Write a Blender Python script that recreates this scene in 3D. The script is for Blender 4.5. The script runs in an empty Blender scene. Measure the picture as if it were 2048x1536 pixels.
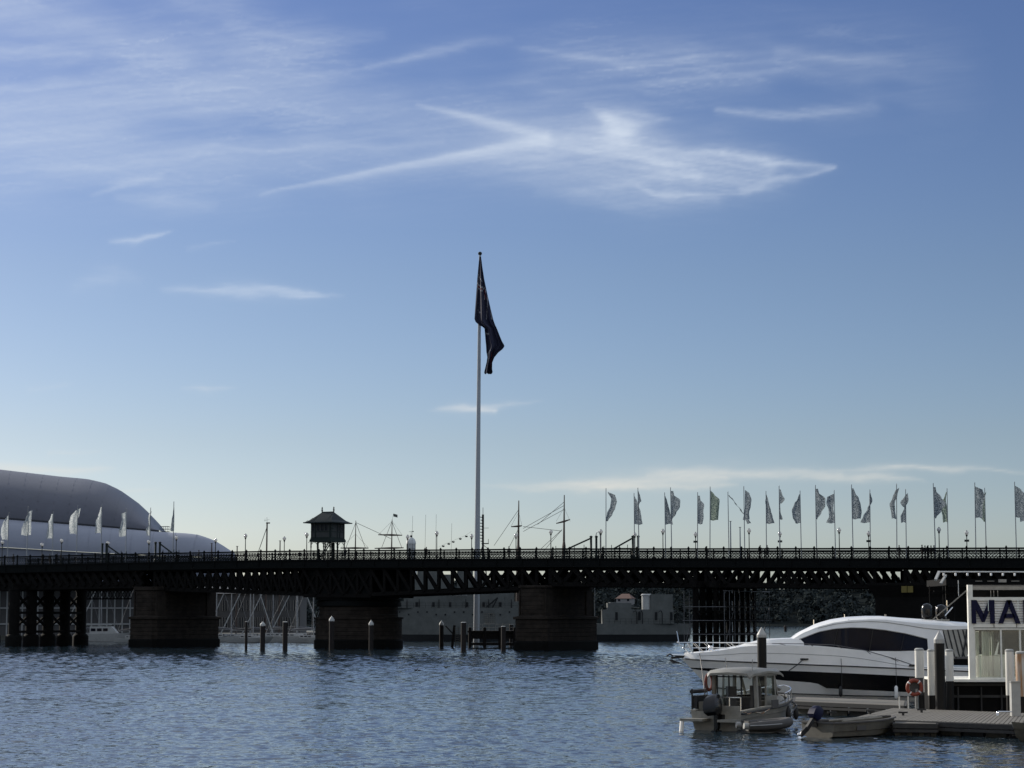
import bpy, math, random
import numpy as np
from mathutils import Vector, Matrix

random.seed(7)
R = math.radians
SC = bpy.context.scene
COL = SC.collection

# ------------------------------------------------------------------ camera, sky, sun, exposure
PITCH = R(6.09)
EYE = 4.7
FPX = 4380.0
cam_data = bpy.data.cameras.new('camera')
cam_data.sensor_width = 36.0
cam_data.lens = 36.0 * FPX / 2048.0
cam_data.clip_start = 0.5
cam_data.clip_end = 40000
cam = bpy.data.objects.new('camera', cam_data)
COL.objects.link(cam)
cam.location = (0, 0, EYE)
cam.rotation_euler = (R(90) + PITCH, 0, 0)
SC.camera = cam

SUN_EL = R(24)
SUN_LEFT = R(47)            # degrees to the left of the view axis (+Y)
sun_dir = Vector((-math.sin(SUN_LEFT) * math.cos(SUN_EL), math.cos(SUN_LEFT) * math.cos(SUN_EL), math.sin(SUN_EL)))
world = bpy.data.worlds.new('World')
SC.world = world
world.use_nodes = True
wn, wl = world.node_tree.nodes, world.node_tree.links
wn.clear()
sky = wn.new('ShaderNodeTexSky')
sky.sky_type = 'NISHITA'
sky.sun_disc = False
sky.sun_elevation = SUN_EL
sky.sun_rotation = -SUN_LEFT
sky.altitude = 0
sky.air_density = 1.0
sky.dust_density = 0.45
sky.ozone_density = 2.0
bg = wn.new('ShaderNodeBackground')
bg.inputs['Strength'].default_value = 0.1
tint = wn.new('ShaderNodeMix')
tint.data_type = 'RGBA'
tint.blend_type = 'MULTIPLY'
tint.inputs[0].default_value = 1.0
K = 0.095 ** 1.35 / 0.1
tint.inputs[7].default_value = (0.85 * K, 0.84 * K, 1.01 * K, 1)
wo = wn.new('ShaderNodeOutputWorld')
gam = wn.new('ShaderNodeGamma')
gam.inputs[1].default_value = 1.35
# the low sky is greyer than clear-air theory: a thin milky layer over the harbour, the same all round
geo = wn.new('ShaderNodeTexCoord')
sep = wn.new('ShaderNodeSeparateXYZ')
wl.new(geo.outputs['Generated'], sep.inputs[0])
milk = wn.new('ShaderNodeValToRGB')
er = milk.color_ramp.elements
er[0].position = 0.0; er[0].color = (0.82, 1.0, 1.24, 1)
er[1].position = 0.30; er[1].color = (1.04, 1.0, 1.02, 1)
for ps, c in ((0.038, (0.99, 1.05, 1.18, 1)), (0.080, (1.00, 0.99, 1.01, 1)), (0.155, (1.03, 0.99, 0.96, 1))):
    e = er.new(ps); e.color = c
wl.new(sep.outputs[2], milk.inputs[0])
mk = wn.new('ShaderNodeMix'); mk.data_type = 'RGBA'; mk.blend_type = 'MULTIPLY'; mk.inputs[0].default_value = 1.0
wl.new(sky.outputs[0], mk.inputs[6]); wl.new(milk.outputs[0], mk.inputs[7])
wl.new(mk.outputs[2], gam.inputs[0])
wl.new(gam.outputs[0], tint.inputs[6])
wl.new(tint.outputs[2], bg.inputs[0])
wl.new(bg.outputs[0], wo.inputs[0])

sun_data = bpy.data.lights.new('sun', 'SUN')
sun_data.energy = 5.0
sun_data.angle = R(0.5)
sun_data.color = (1.0, 0.93, 0.82)
sun = bpy.data.objects.new('sun', sun_data)
COL.objects.link(sun)
sun.rotation_euler = (-sun_dir).to_track_quat('-Z', 'Y').to_euler()
sun.location = (-100, 60, 80)

SC.view_settings.view_transform = 'Standard'
SC.view_settings.look = 'None'
SC.view_settings.exposure = 0.0
SC.view_settings.gamma = 1.0
SC.view_settings.use_curve_mapping = False
SC.render.engine = 'CYCLES'
SC.cycles.max_bounces = 6
SC.cycles.transparent_max_bounces = 12
SC.cycles.use_denoising = True
SC.cycles.denoiser = 'OPENIMAGEDENOISE'
SC.cycles.sample_clamp_indirect = 4.0

# ------------------------------------------------------------------ helpers
CT, ST = math.cos(PITCH), math.sin(PITCH)

def at(px, py, Y):
    """world point at depth Y along the sight line of photo pixel (px, py)"""
    u, v = (px - 1024.0) / FPX, (768.0 - py) / FPX
    dy, dz = CT - v * ST, ST + v * CT
    return Vector((u / dy * Y, Y, EYE + dz / dy * Y))

def tag(o, label=None, cat=None, group=None, kind=None):
    if label: o['label'] = label
    if cat: o['category'] = cat
    if group: o['group'] = group
    if kind: o['kind'] = kind
    return o

def thing(name, label, cat, loc=(0, 0, 0), rz=0.0, group=None):
    o = bpy.data.objects.new(name, None)
    o.empty_display_size = 0.3
    COL.objects.link(o)
    o.location = loc
    o.rotation_euler = (0, 0, rz)
    return tag(o, label, cat, group)

def dup(o, parent=None):
    c = o.copy()
    COL.objects.link(c)
    if parent is not None: c.parent = parent
    for ch in o.children: dup(ch, c)
    return c

def lerp_tab(xs, ys, x):
    return float(np.interp(x, xs, ys))

class MB:
    def __init__(s):
        s.v, s.f, s.m = [], [], []
    def add(s, vs, fs, mi=0):
        n = len(s.v)
        s.v.extend([tuple(p) for p in vs])
        for f in fs:
            s.f.append(tuple(i + n for i in f)); s.m.append(mi)
        return s
    def box(s, c, d, rz=0.0, mi=0, taper=1.0):
        hx, hy, hz = d[0] / 2, d[1] / 2, d[2] / 2
        ca, sa = math.cos(rz), math.sin(rz)
        vs = []
        for z, k in ((-hz, 1.0), (hz, taper)):
            for x, y in ((-hx, -hy), (hx, -hy), (hx, hy), (-hx, hy)):
                x, y = x * k, y * k
                vs.append((c[0] + x * ca - y * sa, c[1] + x * sa + y * ca, c[2] + z))
        return s.add(vs, [(3, 2, 1, 0), (4, 5, 6, 7), (0, 1, 5, 4), (1, 2, 6, 5), (2, 3, 7, 6), (3, 0, 4, 7)], mi)
    def bbox(s, a, b, mi=0):
        return s.box([(a[i] + b[i]) / 2 for i in range(3)], [abs(b[i] - a[i]) for i in range(3)], 0, mi)
    def bar(s, p0, p1, w, h=None, mi=0, up=(0, 0, 1)):
        h = w if h is None else h
        p0, p1 = Vector(p0), Vector(p1)
        d = (p1 - p0)
        if d.length < 1e-6: return s
        d.normalize()
        u = Vector(up)
        if abs(d.dot(u)) > 0.97: u = Vector((1, 0, 0))
        a = d.cross(u).normalized()
        b = a.cross(d).normalized()
        vs = []
        for p in (p0, p1):
            for i, j in ((-1, -1), (1, -1), (1, 1), (-1, 1)):
                vs.append(p + a * (i * w / 2) + b * (j * h / 2))
        return s.add(vs, [(3, 2, 1, 0), (4, 5, 6, 7), (0, 1, 5, 4), (1, 2, 6, 5), (2, 3, 7, 6), (3, 0, 4, 7)], mi)
    def tube(s, pts, r, n=8, mi=0, cap=True):
        pts = [Vector(p) for p in pts]
        rs = r if isinstance(r, (list, tuple)) else [r] * len(pts)
        vs, fs = [], []
        ref = None
        for i, p in enumerate(pts):
            d = (pts[min(i + 1, len(pts) - 1)] - pts[max(i - 1, 0)])
            d.normalize()
            if ref is None:
                ref = Vector((0, 0, 1)) if abs(d.z) < 0.9 else Vector((1, 0, 0))
            a = d.cross(ref).normalized()
            b = a.cross(d).normalized()
            ref = b
            for k in range(n):
                t = 2 * math.pi * k / n
                vs.append(p + (a * math.cos(t) + b * math.sin(t)) * rs[i])
        for i in range(len(pts) - 1):
            for k in range(n):
                k2 = (k + 1) % n
                fs.append((i * n + k, i * n + k2, (i + 1) * n + k2, (i + 1) * n + k))
        if cap:
            fs.append(tuple(range(n - 1, -1, -1)))
            fs.append(tuple((len(pts) - 1) * n + k for k in range(n)))
        return s.add(vs, fs, mi)
    def lathe(s, prof, c=(0, 0, 0), n=16, mi=0, sy=1.0):
        vs, fs = [], []
        for r, z in prof:
            for k in range(n):
                t = 2 * math.pi * k / n
                vs.append((c[0] + r * math.cos(t), c[1] + r * math.sin(t) * sy, c[2] + z))
        m = len(prof)
        for i in range(m - 1):
            for k in range(n):
                k2 = (k + 1) % n
                fs.append((i * n + k, i * n + k2, (i + 1) * n + k2, (i + 1) * n + k))
        fs.append(tuple(range(n - 1, -1, -1)))
        fs.append(tuple((m - 1) * n + k for k in range(n)))
        return s.add(vs, fs, mi)
    def sphere(s, c, r, n=12, mi=0, sz=1.0):
        prof = [(max(r * math.sin(math.pi * i / 8), r * 0.02), -r * sz * math.cos(math.pi * i / 8)) for i in range(9)]
        return s.lathe(prof, c, n, mi)
    def loft(s, rings, closed=False, mi=0, caps=False):
        n = len(rings[0])
        vs = [p for r in rings for p in r]
        fs = []
        for i in range(len(rings) - 1):
            for k in range(n if closed else n - 1):
                k2 = (k + 1) % n
                fs.append((i * n + k, i * n + k2, (i + 1) * n + k2, (i + 1) * n + k))
        if caps:
            fs.append(tuple(range(n - 1, -1, -1)))
            fs.append(tuple((len(rings) - 1) * n + k for k in range(n)))
        return s.add(vs, fs, mi)
    def prism(s, poly, y0, y1, mi=0):
        """polygon in x,z extruded along y"""
        n = len(poly)
        vs = [(x, y0, z) for x, z in poly] + [(x, y1, z) for x, z in poly]
        fs = [tuple(range(n)), tuple(range(2 * n - 1, n - 1, -1))]
        for k in range(n):
            k2 = (k + 1) % n
            fs.append((k2, k, n + k, n + k2))
        return s.add(vs, fs, mi)
    def mesh(s, name, mats, smooth=None):
        me = bpy.data.meshes.new(name)
        me.from_pydata(s.v, [], s.f)
        mats = mats if isinstance(mats, (list, tuple)) else [mats]
        for m in mats: me.materials.append(m)
        if len(mats) > 1: me.polygons.foreach_set('material_index', s.m)
        if smooth is not None:
            me.polygons.foreach_set('use_smooth', [True] * len(me.polygons))
            me.set_sharp_from_angle(angle=R(smooth))
        me.update()
        return me
    def build(s, name, mats, parent=None, smooth=None, loc=None):
        o = bpy.data.objects.new(name, s.mesh(name, mats, smooth))
        COL.objects.link(o)
        if parent is not None: o.parent = parent
        if loc is not None: o.location = loc
        return o

def inst(name, me, parent=None, loc=(0, 0, 0), rot=(0, 0, 0)):
    o = bpy.data.objects.new(name, me)
    COL.objects.link(o)
    if parent is not None: o.parent = parent
    o.location = loc
    o.rotation_euler = rot
    return o

# ------------------------------------------------------------------ materials
def mat(name, col, rough=0.6, metal=0.0, var=0.25, scale=3.0, bump=0.0, stretch=(1, 1, 1), spec=0.5, col2=None):
    m = bpy.data.materials.new(name)
    m.use_nodes = True
    n, l = m.node_tree.nodes, m.node_tree.links
    p = n['Principled BSDF']
    p.inputs['Roughness'].default_value = rough
    p.inputs['Metallic'].default_value = metal
    p.inputs['Specular IOR Level'].default_value = spec
    tc = n.new('ShaderNodeTexCoord')
    mp = n.new('ShaderNodeMapping')
    mp.inputs['Scale'].default_value = stretch
    l.new(tc.outputs['Object'], mp.inputs[0])
    nz = n.new('ShaderNodeTexNoise')
    nz.inputs['Scale'].default_value = scale
    nz.inputs['Detail'].default_value = 5
    nz.inputs['Roughness'].default_value = 0.65
    l.new(mp.outputs[0], nz.inputs['Vector'])
    cr = n.new('ShaderNodeValToRGB')
    a = [max(0.0, c * (1 - var)) for c in col]
    b = [min(1.0, c * (1 + var)) for c in col]
    if col2: a, b = col, col2
    cr.color_ramp.elements[0].position = 0.42 if col2 else 0.3
    cr.color_ramp.elements[1].position = 0.58 if col2 else 0.7
    cr.color_ramp.elements[0].color = (*a, 1)
    cr.color_ramp.elements[1].color = (*b, 1)
    l.new(nz.outputs['Fac'], cr.inputs[0])
    l.new(cr.outputs[0], p.inputs['Base Color'])
    rr = n.new('ShaderNodeMapRange')
    rr.inputs['To Min'].default_value = max(0.02, rough - 0.12)
    rr.inputs['To Max'].default_value = min(1.0, rough + 0.12)
    l.new(nz.outputs['Fac'], rr.inputs['Value'])
    l.new(rr.outputs[0], p.inputs['Roughness'])
    if bump > 0:
        bp = n.new('ShaderNodeBump')
        bp.inputs['Strength'].default_value = 0.6
        bp.inputs['Distance'].default_value = bump
        l.new(nz.outputs['Fac'], bp.inputs['Height'])
        l.new(bp.outputs[0], p.inputs['Normal'])
    return m

M = {}
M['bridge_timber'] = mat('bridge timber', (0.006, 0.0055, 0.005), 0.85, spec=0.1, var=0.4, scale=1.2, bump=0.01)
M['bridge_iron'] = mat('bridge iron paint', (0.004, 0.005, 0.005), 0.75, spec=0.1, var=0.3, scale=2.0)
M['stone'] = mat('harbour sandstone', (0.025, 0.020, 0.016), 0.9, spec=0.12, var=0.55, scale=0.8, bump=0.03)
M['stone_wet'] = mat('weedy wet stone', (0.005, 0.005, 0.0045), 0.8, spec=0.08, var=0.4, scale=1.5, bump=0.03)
M['deck'] = mat('bridge deck asphalt', (0.05, 0.05, 0.05), 0.9)
M['pole_white'] = mat('white pole paint', (0.31, 0.33, 0.35), 0.35, var=0.06)
M['pole_grey'] = mat('grey banner pole', (0.22, 0.24, 0.26), 0.4, metal=0.4, var=0.1)
M['lamp_post'] = mat('lamp post paint', (0.02, 0.026, 0.026), 0.5, spec=0.2)

M['roof_slate'] = mat('cabin roof green iron', (0.014, 0.022, 0.024), 0.6, var=0.25, scale=4, spec=0.2)
M['cabin_wall'] = mat('cabin wall cream', (0.045, 0.048, 0.047), 0.7, var=0.15, spec=0.2)
M['cabin_trim'] = mat('cabin trim dark green', (0.012, 0.02, 0.018), 0.6, spec=0.2)
M['dark_glass'] = mat('dark window glass', (0.003, 0.0045, 0.012), 0.05, var=0.2, spec=0.14)
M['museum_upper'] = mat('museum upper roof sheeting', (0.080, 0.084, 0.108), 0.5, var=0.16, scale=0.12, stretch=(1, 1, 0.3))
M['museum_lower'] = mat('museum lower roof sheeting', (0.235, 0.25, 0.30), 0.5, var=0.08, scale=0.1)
M['museum_fascia'] = mat('museum dark fascia', (0.02, 0.022, 0.028), 0.6)
M['ship_grey'] = mat('navy grey paint', (0.10, 0.105, 0.098), 0.6, var=0.18, scale=0.6, spec=0.2)
M['ship_dark'] = mat('boot topping black', (0.012, 0.013, 0.014), 0.6, spec=0.2)
M['mast_wood'] = mat('varnished spar', (0.045, 0.024, 0.014), 0.5, var=0.3)
M['rope'] = mat('tarred rigging', (0.02, 0.02, 0.02), 0.8)
M['white_gel'] = mat('white gelcoat', (0.80, 0.79, 0.76), 0.22, var=0.05, scale=1.2)
M['white_dirty'] = mat('weathered white gelcoat', (0.205, 0.197, 0.172), 0.45, var=0.2, scale=3)
M['alu'] = mat('dull aluminium', (0.28, 0.28, 0.27), 0.42, metal=0.7, var=0.2, scale=4)
M['steel'] = mat('polished stainless', (0.75, 0.75, 0.75), 0.14, metal=1.0, var=0.05)
M['steel_dark_reflection'] = mat('stainless painted with dark reflection', (0.10, 0.10, 0.105), 0.35, metal=0.6, var=0.1)  # same steel as the bow rail; its dark reflection is put into the colour
M['black_gel'] = mat('black hull band', (0.004, 0.004, 0.005), 0.12, var=0.2, spec=0.2)
M['black_rubber'] = mat('black rubber', (0.012, 0.012, 0.013), 0.6)
M['black_cowl'] = mat('black engine cowl', (0.005, 0.005, 0.006), 0.22, spec=0.35)
M['pile_black'] = mat('black pile sleeve', (0.012, 0.011, 0.010), 0.55, var=0.4, scale=2, stretch=(1, 1, 0.25), spec=0.2)
M['pile_white'] = mat('white pile sleeve', (0.70, 0.68, 0.62), 0.4, var=0.14, scale=3, stretch=(1, 1, 0.2))
M['pile_rust'] = mat('rust streaked pile sleeve', (0.34, 0.17, 0.07), 0.6, scale=3.2, stretch=(1.2, 1.2, 0.1), col2=(0.58, 0.56, 0.50))
M['cap_grey'] = mat('pale pile cap', (0.36, 0.36, 0.34), 0.5, var=0.12)
M['pile_timber'] = mat('dark timber pile', (0.018, 0.015, 0.014), 0.8, var=0.4, bump=0.01, spec=0.2)
M['pontoon_top'] = mat('pontoon decking', (0.115, 0.106, 0.09), 0.8, var=0.3, scale=6, stretch=(0.3, 3, 1))
M['pontoon_side'] = mat('pontoon fender board', (0.032, 0.031, 0.03), 0.8, var=0.35, scale=3)
M['concrete_float'] = mat('concrete float', (0.07, 0.067, 0.055), 0.9, var=0.4, scale=2.5, bump=0.02)
M['float_dark'] = mat('weedy float', (0.02, 0.02, 0.021), 0.8, var=0.4)
M['ring_orange'] = mat('life ring orange', (0.22, 0.036, 0.016), 0.5, var=0.12)
M['coil_red'] = mat('dull red rope', (0.13, 0.035, 0.025), 0.9)
M['ring_white'] = mat('life ring white band', (0.7, 0.7, 0.68), 0.5)
M['kiosk_white'] = mat('kiosk frame white paint', (0.80, 0.79, 0.72), 0.5, var=0.08)
M['kiosk_board'] = mat('kiosk weatherboard', (0.80, 0.79, 0.75), 0.55, var=0.1, stretch=(0.3, 1, 3))
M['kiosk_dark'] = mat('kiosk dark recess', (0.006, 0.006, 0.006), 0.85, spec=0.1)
M['sign_navy'] = mat('navy sign letter', (0.004, 0.005, 0.03), 0.6, spec=0.2, var=0.1)
M['canvas'] = mat('cockpit canvas', (0.36, 0.35, 0.31), 0.85, var=0.15)
M['curtain'] = mat('white curtain', (0.75, 0.73, 0.66), 0.9, var=0.08)
M['leaf_green'] = mat('green crate', (0.22, 0.38, 0.10), 0.7)
M['cream'] = mat('cream box', (0.095, 0.088, 0.07), 0.7)
M['pink_hatch'] = mat('pale pink hatch cover', (0.55, 0.44, 0.38), 0.6)
M['tower_white'] = mat('lighthouse white paint', (0.55, 0.56, 0.54), 0.6, var=0.1)
M['foliage'] = mat('far foliage', (0.030, 0.036, 0.036), 0.9, spec=0.0, var=0.4, scale=0.05)
M['earth'] = mat('wooded slope', (0.016, 0.019, 0.019), 0.95, spec=0.0, var=0.3, scale=0.05)
M['concrete_pale'] = mat('pale paving', (0.42, 0.40, 0.36), 0.85, var=0.1, scale=0.4)
M['stone_pale'] = mat('cream stone facing', (0.52, 0.47, 0.38), 0.85, var=0.08, scale=0.3)
M['render_white'] = mat('white render', (0.70, 0.67, 0.60), 0.8, var=0.06, scale=0.3)
M['mast_grey'] = mat('grey mast', (0.22, 0.22, 0.22), 0.5)
M['hull_grey'] = mat('dim white hull', (0.30, 0.30, 0.285), 0.5, var=0.15)
M['shed'] = mat('wharf shed cladding', (0.065, 0.062, 0.06), 0.8, var=0.2, scale=0.3)
M['shed_roof'] = mat('wharf shed roof', (0.10, 0.10, 0.105), 0.6, var=0.2, scale=0.3)
M['house_roof'] = mat('terracotta house roof', (0.15, 0.085, 0.065), 0.8)
M['house_wall'] = mat('pale house wall', (0.22, 0.21, 0.20), 0.8)
M['skin'] = mat('clothed figure dark', (0.03, 0.03, 0.034), 0.9, var=0.3, scale=8)
M['skin2'] = mat('clothed figure brown', (0.06, 0.045, 0.035), 0.9, var=0.3, scale=8)
M['yellow'] = mat('yellow board', (0.13, 0.10, 0.015), 0.6, var=0.1)
M['flag_navy'] = mat('flag navy cloth', (0.010, 0.012, 0.035), 0.85, var=0.2)
M['flag_white'] = mat('flag white cloth', (0.22, 0.22, 0.24), 0.85, var=0.1)
M['flag_red'] = mat('flag red cloth', (0.16, 0.012, 0.016), 0.85, var=0.1)
M['scaffold'] = mat('scaffold tube', (0.13, 0.13, 0.135), 0.45, metal=0.4, var=0.2)
M['bird'] = mat('dark duck plumage', (0.02, 0.018, 0.016), 0.8)

def glass_mat(name, col, alpha):
    m = bpy.data.materials.new(name)
    m.use_nodes = True
    n, l = m.node_tree.nodes, m.node_tree.links
    n.clear()
    out = n.new('ShaderNodeOutputMaterial')
    mix = n.new('ShaderNodeMixShader')
    tr = n.new('ShaderNodeBsdfTransparent'); tr.inputs[0].default_value = (*col, 1)
    gl = n.new('ShaderNodeBsdfGlossy'); gl.inputs['Roughness'].default_value = 0.04
    fr = n.new('ShaderNodeFresnel'); fr.inputs[0].default_value = 1.45
    ad = n.new('ShaderNodeMath'); ad.operation = 'ADD'; ad.inputs[1].default_value = alpha
    l.new(fr.outputs[0], ad.inputs[0])
    l.new(ad.outputs[0], mix.inputs[0])
    l.new(tr.outputs[0], mix.inputs[1]); l.new(gl.outputs[0], mix.inputs[2])
    l.new(mix.outputs[0], out.inputs[0])
    return m
M['glass'] = glass_mat('clear glass', (0.82, 0.88, 0.86), 0.05)
M['glass_hazy'] = glass_mat('milky glass', (0.75, 0.82, 0.80), 0.25)

def banner_mat(name, ca, cb, trans):
    m = bpy.data.materials.new(name)
    m.use_nodes = True
    n, l = m.node_tree.nodes, m.node_tree.links
    n.clear()
    out = n.new('ShaderNodeOutputMaterial')
    tc = n.new('ShaderNodeTexCoord')
    vo = n.new('ShaderNodeTexVoronoi'); vo.feature = 'DISTANCE_TO_EDGE'; vo.inputs['Scale'].default_value = 5.5
    nz = n.new('ShaderNodeTexNoise'); nz.inputs['Scale'].default_value = 3.0; nz.inputs['Detail'].default_value = 3
    mx = n.new('ShaderNodeMix'); mx.data_type = 'RGBA'; mx.blend_type = 'ADD'; mx.inputs[0].default_value = 0.5
    l.new(tc.outputs['Object'], nz.inputs['Vector'])
    l.new(tc.outputs['Object'], mx.inputs[6]); l.new(nz.outputs['Color'], mx.inputs[7])
    l.new(mx.outputs[2], vo.inputs['Vector'])
    cr = n.new('ShaderNodeValToRGB')
    cr.color_ramp.elements[0].position = 0.04; cr.color_ramp.elements[0].color = (*cb, 1)
    cr.color_ramp.elements[1].position = 0.14; cr.color_ramp.elements[1].color = (*ca, 1)
    l.new(vo.outputs['Distance'], cr.inputs[0])
    d = n.new('ShaderNodeBsdfDiffuse'); t = n.new('ShaderNodeBsdfTranslucent')
    l.new(cr.outputs[0], d.inputs[0]); l.new(cr.outputs[0], t.inputs[0])
    ms = n.new('ShaderNodeMixShader'); ms.inputs[0].default_value = trans
    l.new(d.outputs[0], ms.inputs[1]); l.new(t.outputs[0], ms.inputs[2])
    l.new(ms.outputs[0], out.inputs[0])
    return m
M['banner_dark'] = banner_mat('dark patterned banner', (0.07, 0.095, 0.115), (0.42, 0.46, 0.47), 0.3)
M['banner_green'] = banner_mat('green patterned banner', (0.07, 0.10, 0.095), (0.40, 0.47, 0.38), 0.3)
M['banner_pale'] = banner_mat('pale patterned banner', (0.22, 0.26, 0.28), (0.62, 0.64, 0.63), 0.6)

def globe_mat():
    m = bpy.data.materials.new('frosted lamp globe')
    m.use_nodes = True
    n, l = m.node_tree.nodes, m.node_tree.links
    n.clear()
    out = n.new('ShaderNodeOutputMaterial')
    d = n.new('ShaderNodeBsdfDiffuse'); d.inputs[0].default_value = (0.85, 0.85, 0.83, 1)
    t = n.new('ShaderNodeBsdfTranslucent'); t.inputs[0].default_value = (0.85, 0.85, 0.83, 1)
    g = n.new('ShaderNodeBsdfGlossy'); g.inputs['Roughness'].default_value = 0.12
    f = n.new('ShaderNodeFresnel'); f.inputs[0].default_value = 1.5
    a = n.new('ShaderNodeMixShader'); a.inputs[0].default_value = 0.55
    b = n.new('ShaderNodeMixShader')
    l.new(d.outputs[0], a.inputs[1]); l.new(t.outputs[0], a.inputs[2])
    l.new(f.outputs[0], b.inputs[0]); l.new(a.outputs[0], b.inputs[1]); l.new(g.outputs[0], b.inputs[2])
    l.new(b.outputs[0], out.inputs[0])
    return m
M['globe'] = globe_mat()

# ------------------------------------------------------------------ water
def water_material():
    m = bpy.data.materials.new('harbour water')
    m.use_nodes = True
    n, l = m.node_tree.nodes, m.node_tree.links
    p = n['Principled BSDF']
    p.inputs['Base Color'].default_value = (0.012, 0.022, 0.030, 1)
    p.inputs['Roughness'].default_value = 0.06
    p.inputs['IOR'].default_value = 1.333
    tc = n.new('ShaderNodeTexCoord')
    def noise(sc, stretch, detail, rough=0.55, w=None):
        mp = n.new('ShaderNodeMapping'); mp.inputs['Scale'].default_value = stretch
        l.new(tc.outputs['Object'], mp.inputs[0])
        z = n.new('ShaderNodeTexNoise'); z.inputs['Scale'].default_value = sc
        z.inputs['Detail'].default_value = detail; z.inputs['Roughness'].default_value = rough
        l.new(mp.outputs[0], z.inputs['Vector'])
        return z.outputs['Fac']
    def math_(op, a, b):
        k = n.new('ShaderNodeMath'); k.operation = op
        for i, q in enumerate((a, b)):
            if isinstance(q, (int, float)): k.inputs[i].default_value = q
            else: l.new(q, k.inputs[i])
        return k.outputs[0]
    mid = noise(1.1, (1, 0.9, 1), 3)
    fine = noise(3.2, (1, 0.9, 1), 2)
    h = math_('ADD', math_('MULTIPLY', mid, 0.30), math_('MULTIPLY', fine, 0.10))
    bp = n.new('ShaderNodeBump')
    bp.inputs['Strength'].default_value = 1.0
    bp.inputs['Distance'].default_value = 0.16
    l.new(h, bp.inputs['Height'])
    l.new(bp.outputs[0], p.inputs['Normal'])
    return m
M['water'] = water_material()
def vnoise(x, y, seed):
    xi, yi = np.floor(x).astype(np.int64), np.floor(y).astype(np.int64)
    fx, fy = x - xi, y - yi
    fx, fy = fx * fx * fx * (fx * (fx * 6 - 15) + 10), fy * fy * fy * (fy * (fy * 6 - 15) + 10)
    def h(a, b):
        q = (a * 374761393 + b * 668265263 + seed * 1274126177) & 0x7fffffff
        q = ((q ^ (q >> 13)) * 1274126177) & 0x7fffffff
        return ((q ^ (q >> 16)) & 0xffff) / 65535.0
    return (h(xi, yi) * (1 - fx) + h(xi + 1, yi) * fx) * (1 - fy) + (h(xi, yi + 1) * (1 - fx) + h(xi + 1, yi + 1) * fx) * fy

def fbm(x, y, seed, octv=5, gain=0.55):
    a, t, s = 1.0, 0.0, 0.0
    for i in range(octv):
        s = s + a * vnoise(x * 2 ** i, y * 2 ** i, seed + i * 17)
        t += a
        a *= gain
    return s / t


def water():
    # a ripple-shaped sheet over the near harbour, carried on by a plain sheet to the horizon
    d = [46.0]
    while d[-1] < 620: d.append(d[-1] + max(0.12, 0.00145 * d[-1]))
    d = np.array(d); nr = len(d); nc = 720
    t = np.linspace(-1, 1, nc)
    Yg = np.repeat(d[:, None], nc, 1)
    half = 0.275 * d + 6.0
    Xg = half[:, None] * t[None, :]
    rng = np.random.RandomState(5)
    Z = np.zeros_like(Xg)
    n = 46
    lam = np.exp(np.linspace(np.log(0.45), np.log(2.3), n))
    for i in range(n):
        th = R(-20) + rng.normal(0, 0.75)         # travel direction off the view axis
        k = 2 * math.pi / lam[i]
        amp = 0.0040 * lam[i]
        ph = rng.uniform(0, 6.283)
        a = amp
        arg = k * (Xg * math.sin(th) + Yg * math.cos(th)) + ph
        fade = np.clip((lam[i] - 2.6 * np.gradient(d)) / (1.2 * np.gradient(d)), 0, 1)[:, None]
        a = amp * (1.3 if lam[i] < 0.95 else np.clip((d - 40) / 110, 0.35, 1.75)[:, None])
        Z += a * fade * np.sin(arg + 0.35 * np.sin(arg))
    gust = fbm(Xg / 34, Yg / 15, 77, 4)
    gust2 = fbm(Xg / 7, Yg / 5, 78, 3)
    Z *= WAVE * (0.78 + 0.45 * np.clip((gust - 0.28) / 0.4, 0, 1)) * (0.75 + 0.5 * gust2)
    edge = np.minimum(np.clip((1 - np.abs(t)) * 18, 0, 1)[None, :], np.clip((d - d[0]) / 6, 0, 1)[:, None])
    edge = np.minimum(edge, np.clip((620 - d) / 120, 0, 1)[:, None])
    Z *= edge
    V = np.stack([Xg, Yg, Z], -1).reshape(-1, 3)
    idx = np.arange(nr * nc).reshape(nr, nc)
    q = np.stack([idx[:-1, :-1], idx[:-1, 1:], idx[1:, 1:], idx[1:, :-1]], -1).reshape(-1, 4)
    big = np.array([(-14000, -1500, 0), (14000, -1500, 0), (14000, 14000, 0), (-14000, 14000, 0)], float)
    o = len(V)
    V = np.concatenate([V, big])
    c = [idx[0, 0], idx[0, -1], idx[-1, -1], idx[-1, 0]]
    ring = np.array([(o, o + 1, c[1], c[0]), (o + 1, o + 2, c[2], c[1]), (o + 2, o + 3, c[3], c[2]), (o + 3, o, c[0], c[3])])
    q = np.concatenate([q, ring])
    me = bpy.data.meshes.new('water')
    me.vertices.add(len(V)); me.vertices.foreach_set('co', V.astype(np.float32).ravel())
    me.loops.add(q.size); me.loops.foreach_set('vertex_index', q.astype(np.int32).ravel())
    me.polygons.add(len(q)); me.polygons.foreach_set('loop_start', np.arange(0, q.size, 4, dtype=np.int32))
    me.polygons.foreach_set('use_smooth', [True] * len(q))
    me.update(calc_edges=True)
    me.materials.append(M['water'])
    ob = bpy.data.objects.new('water', me)
    COL.objects.link(ob)
    tag(ob, 'rippled blue-grey harbour water', None, None, 'structure')
WAVE = 0.74
water()

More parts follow.
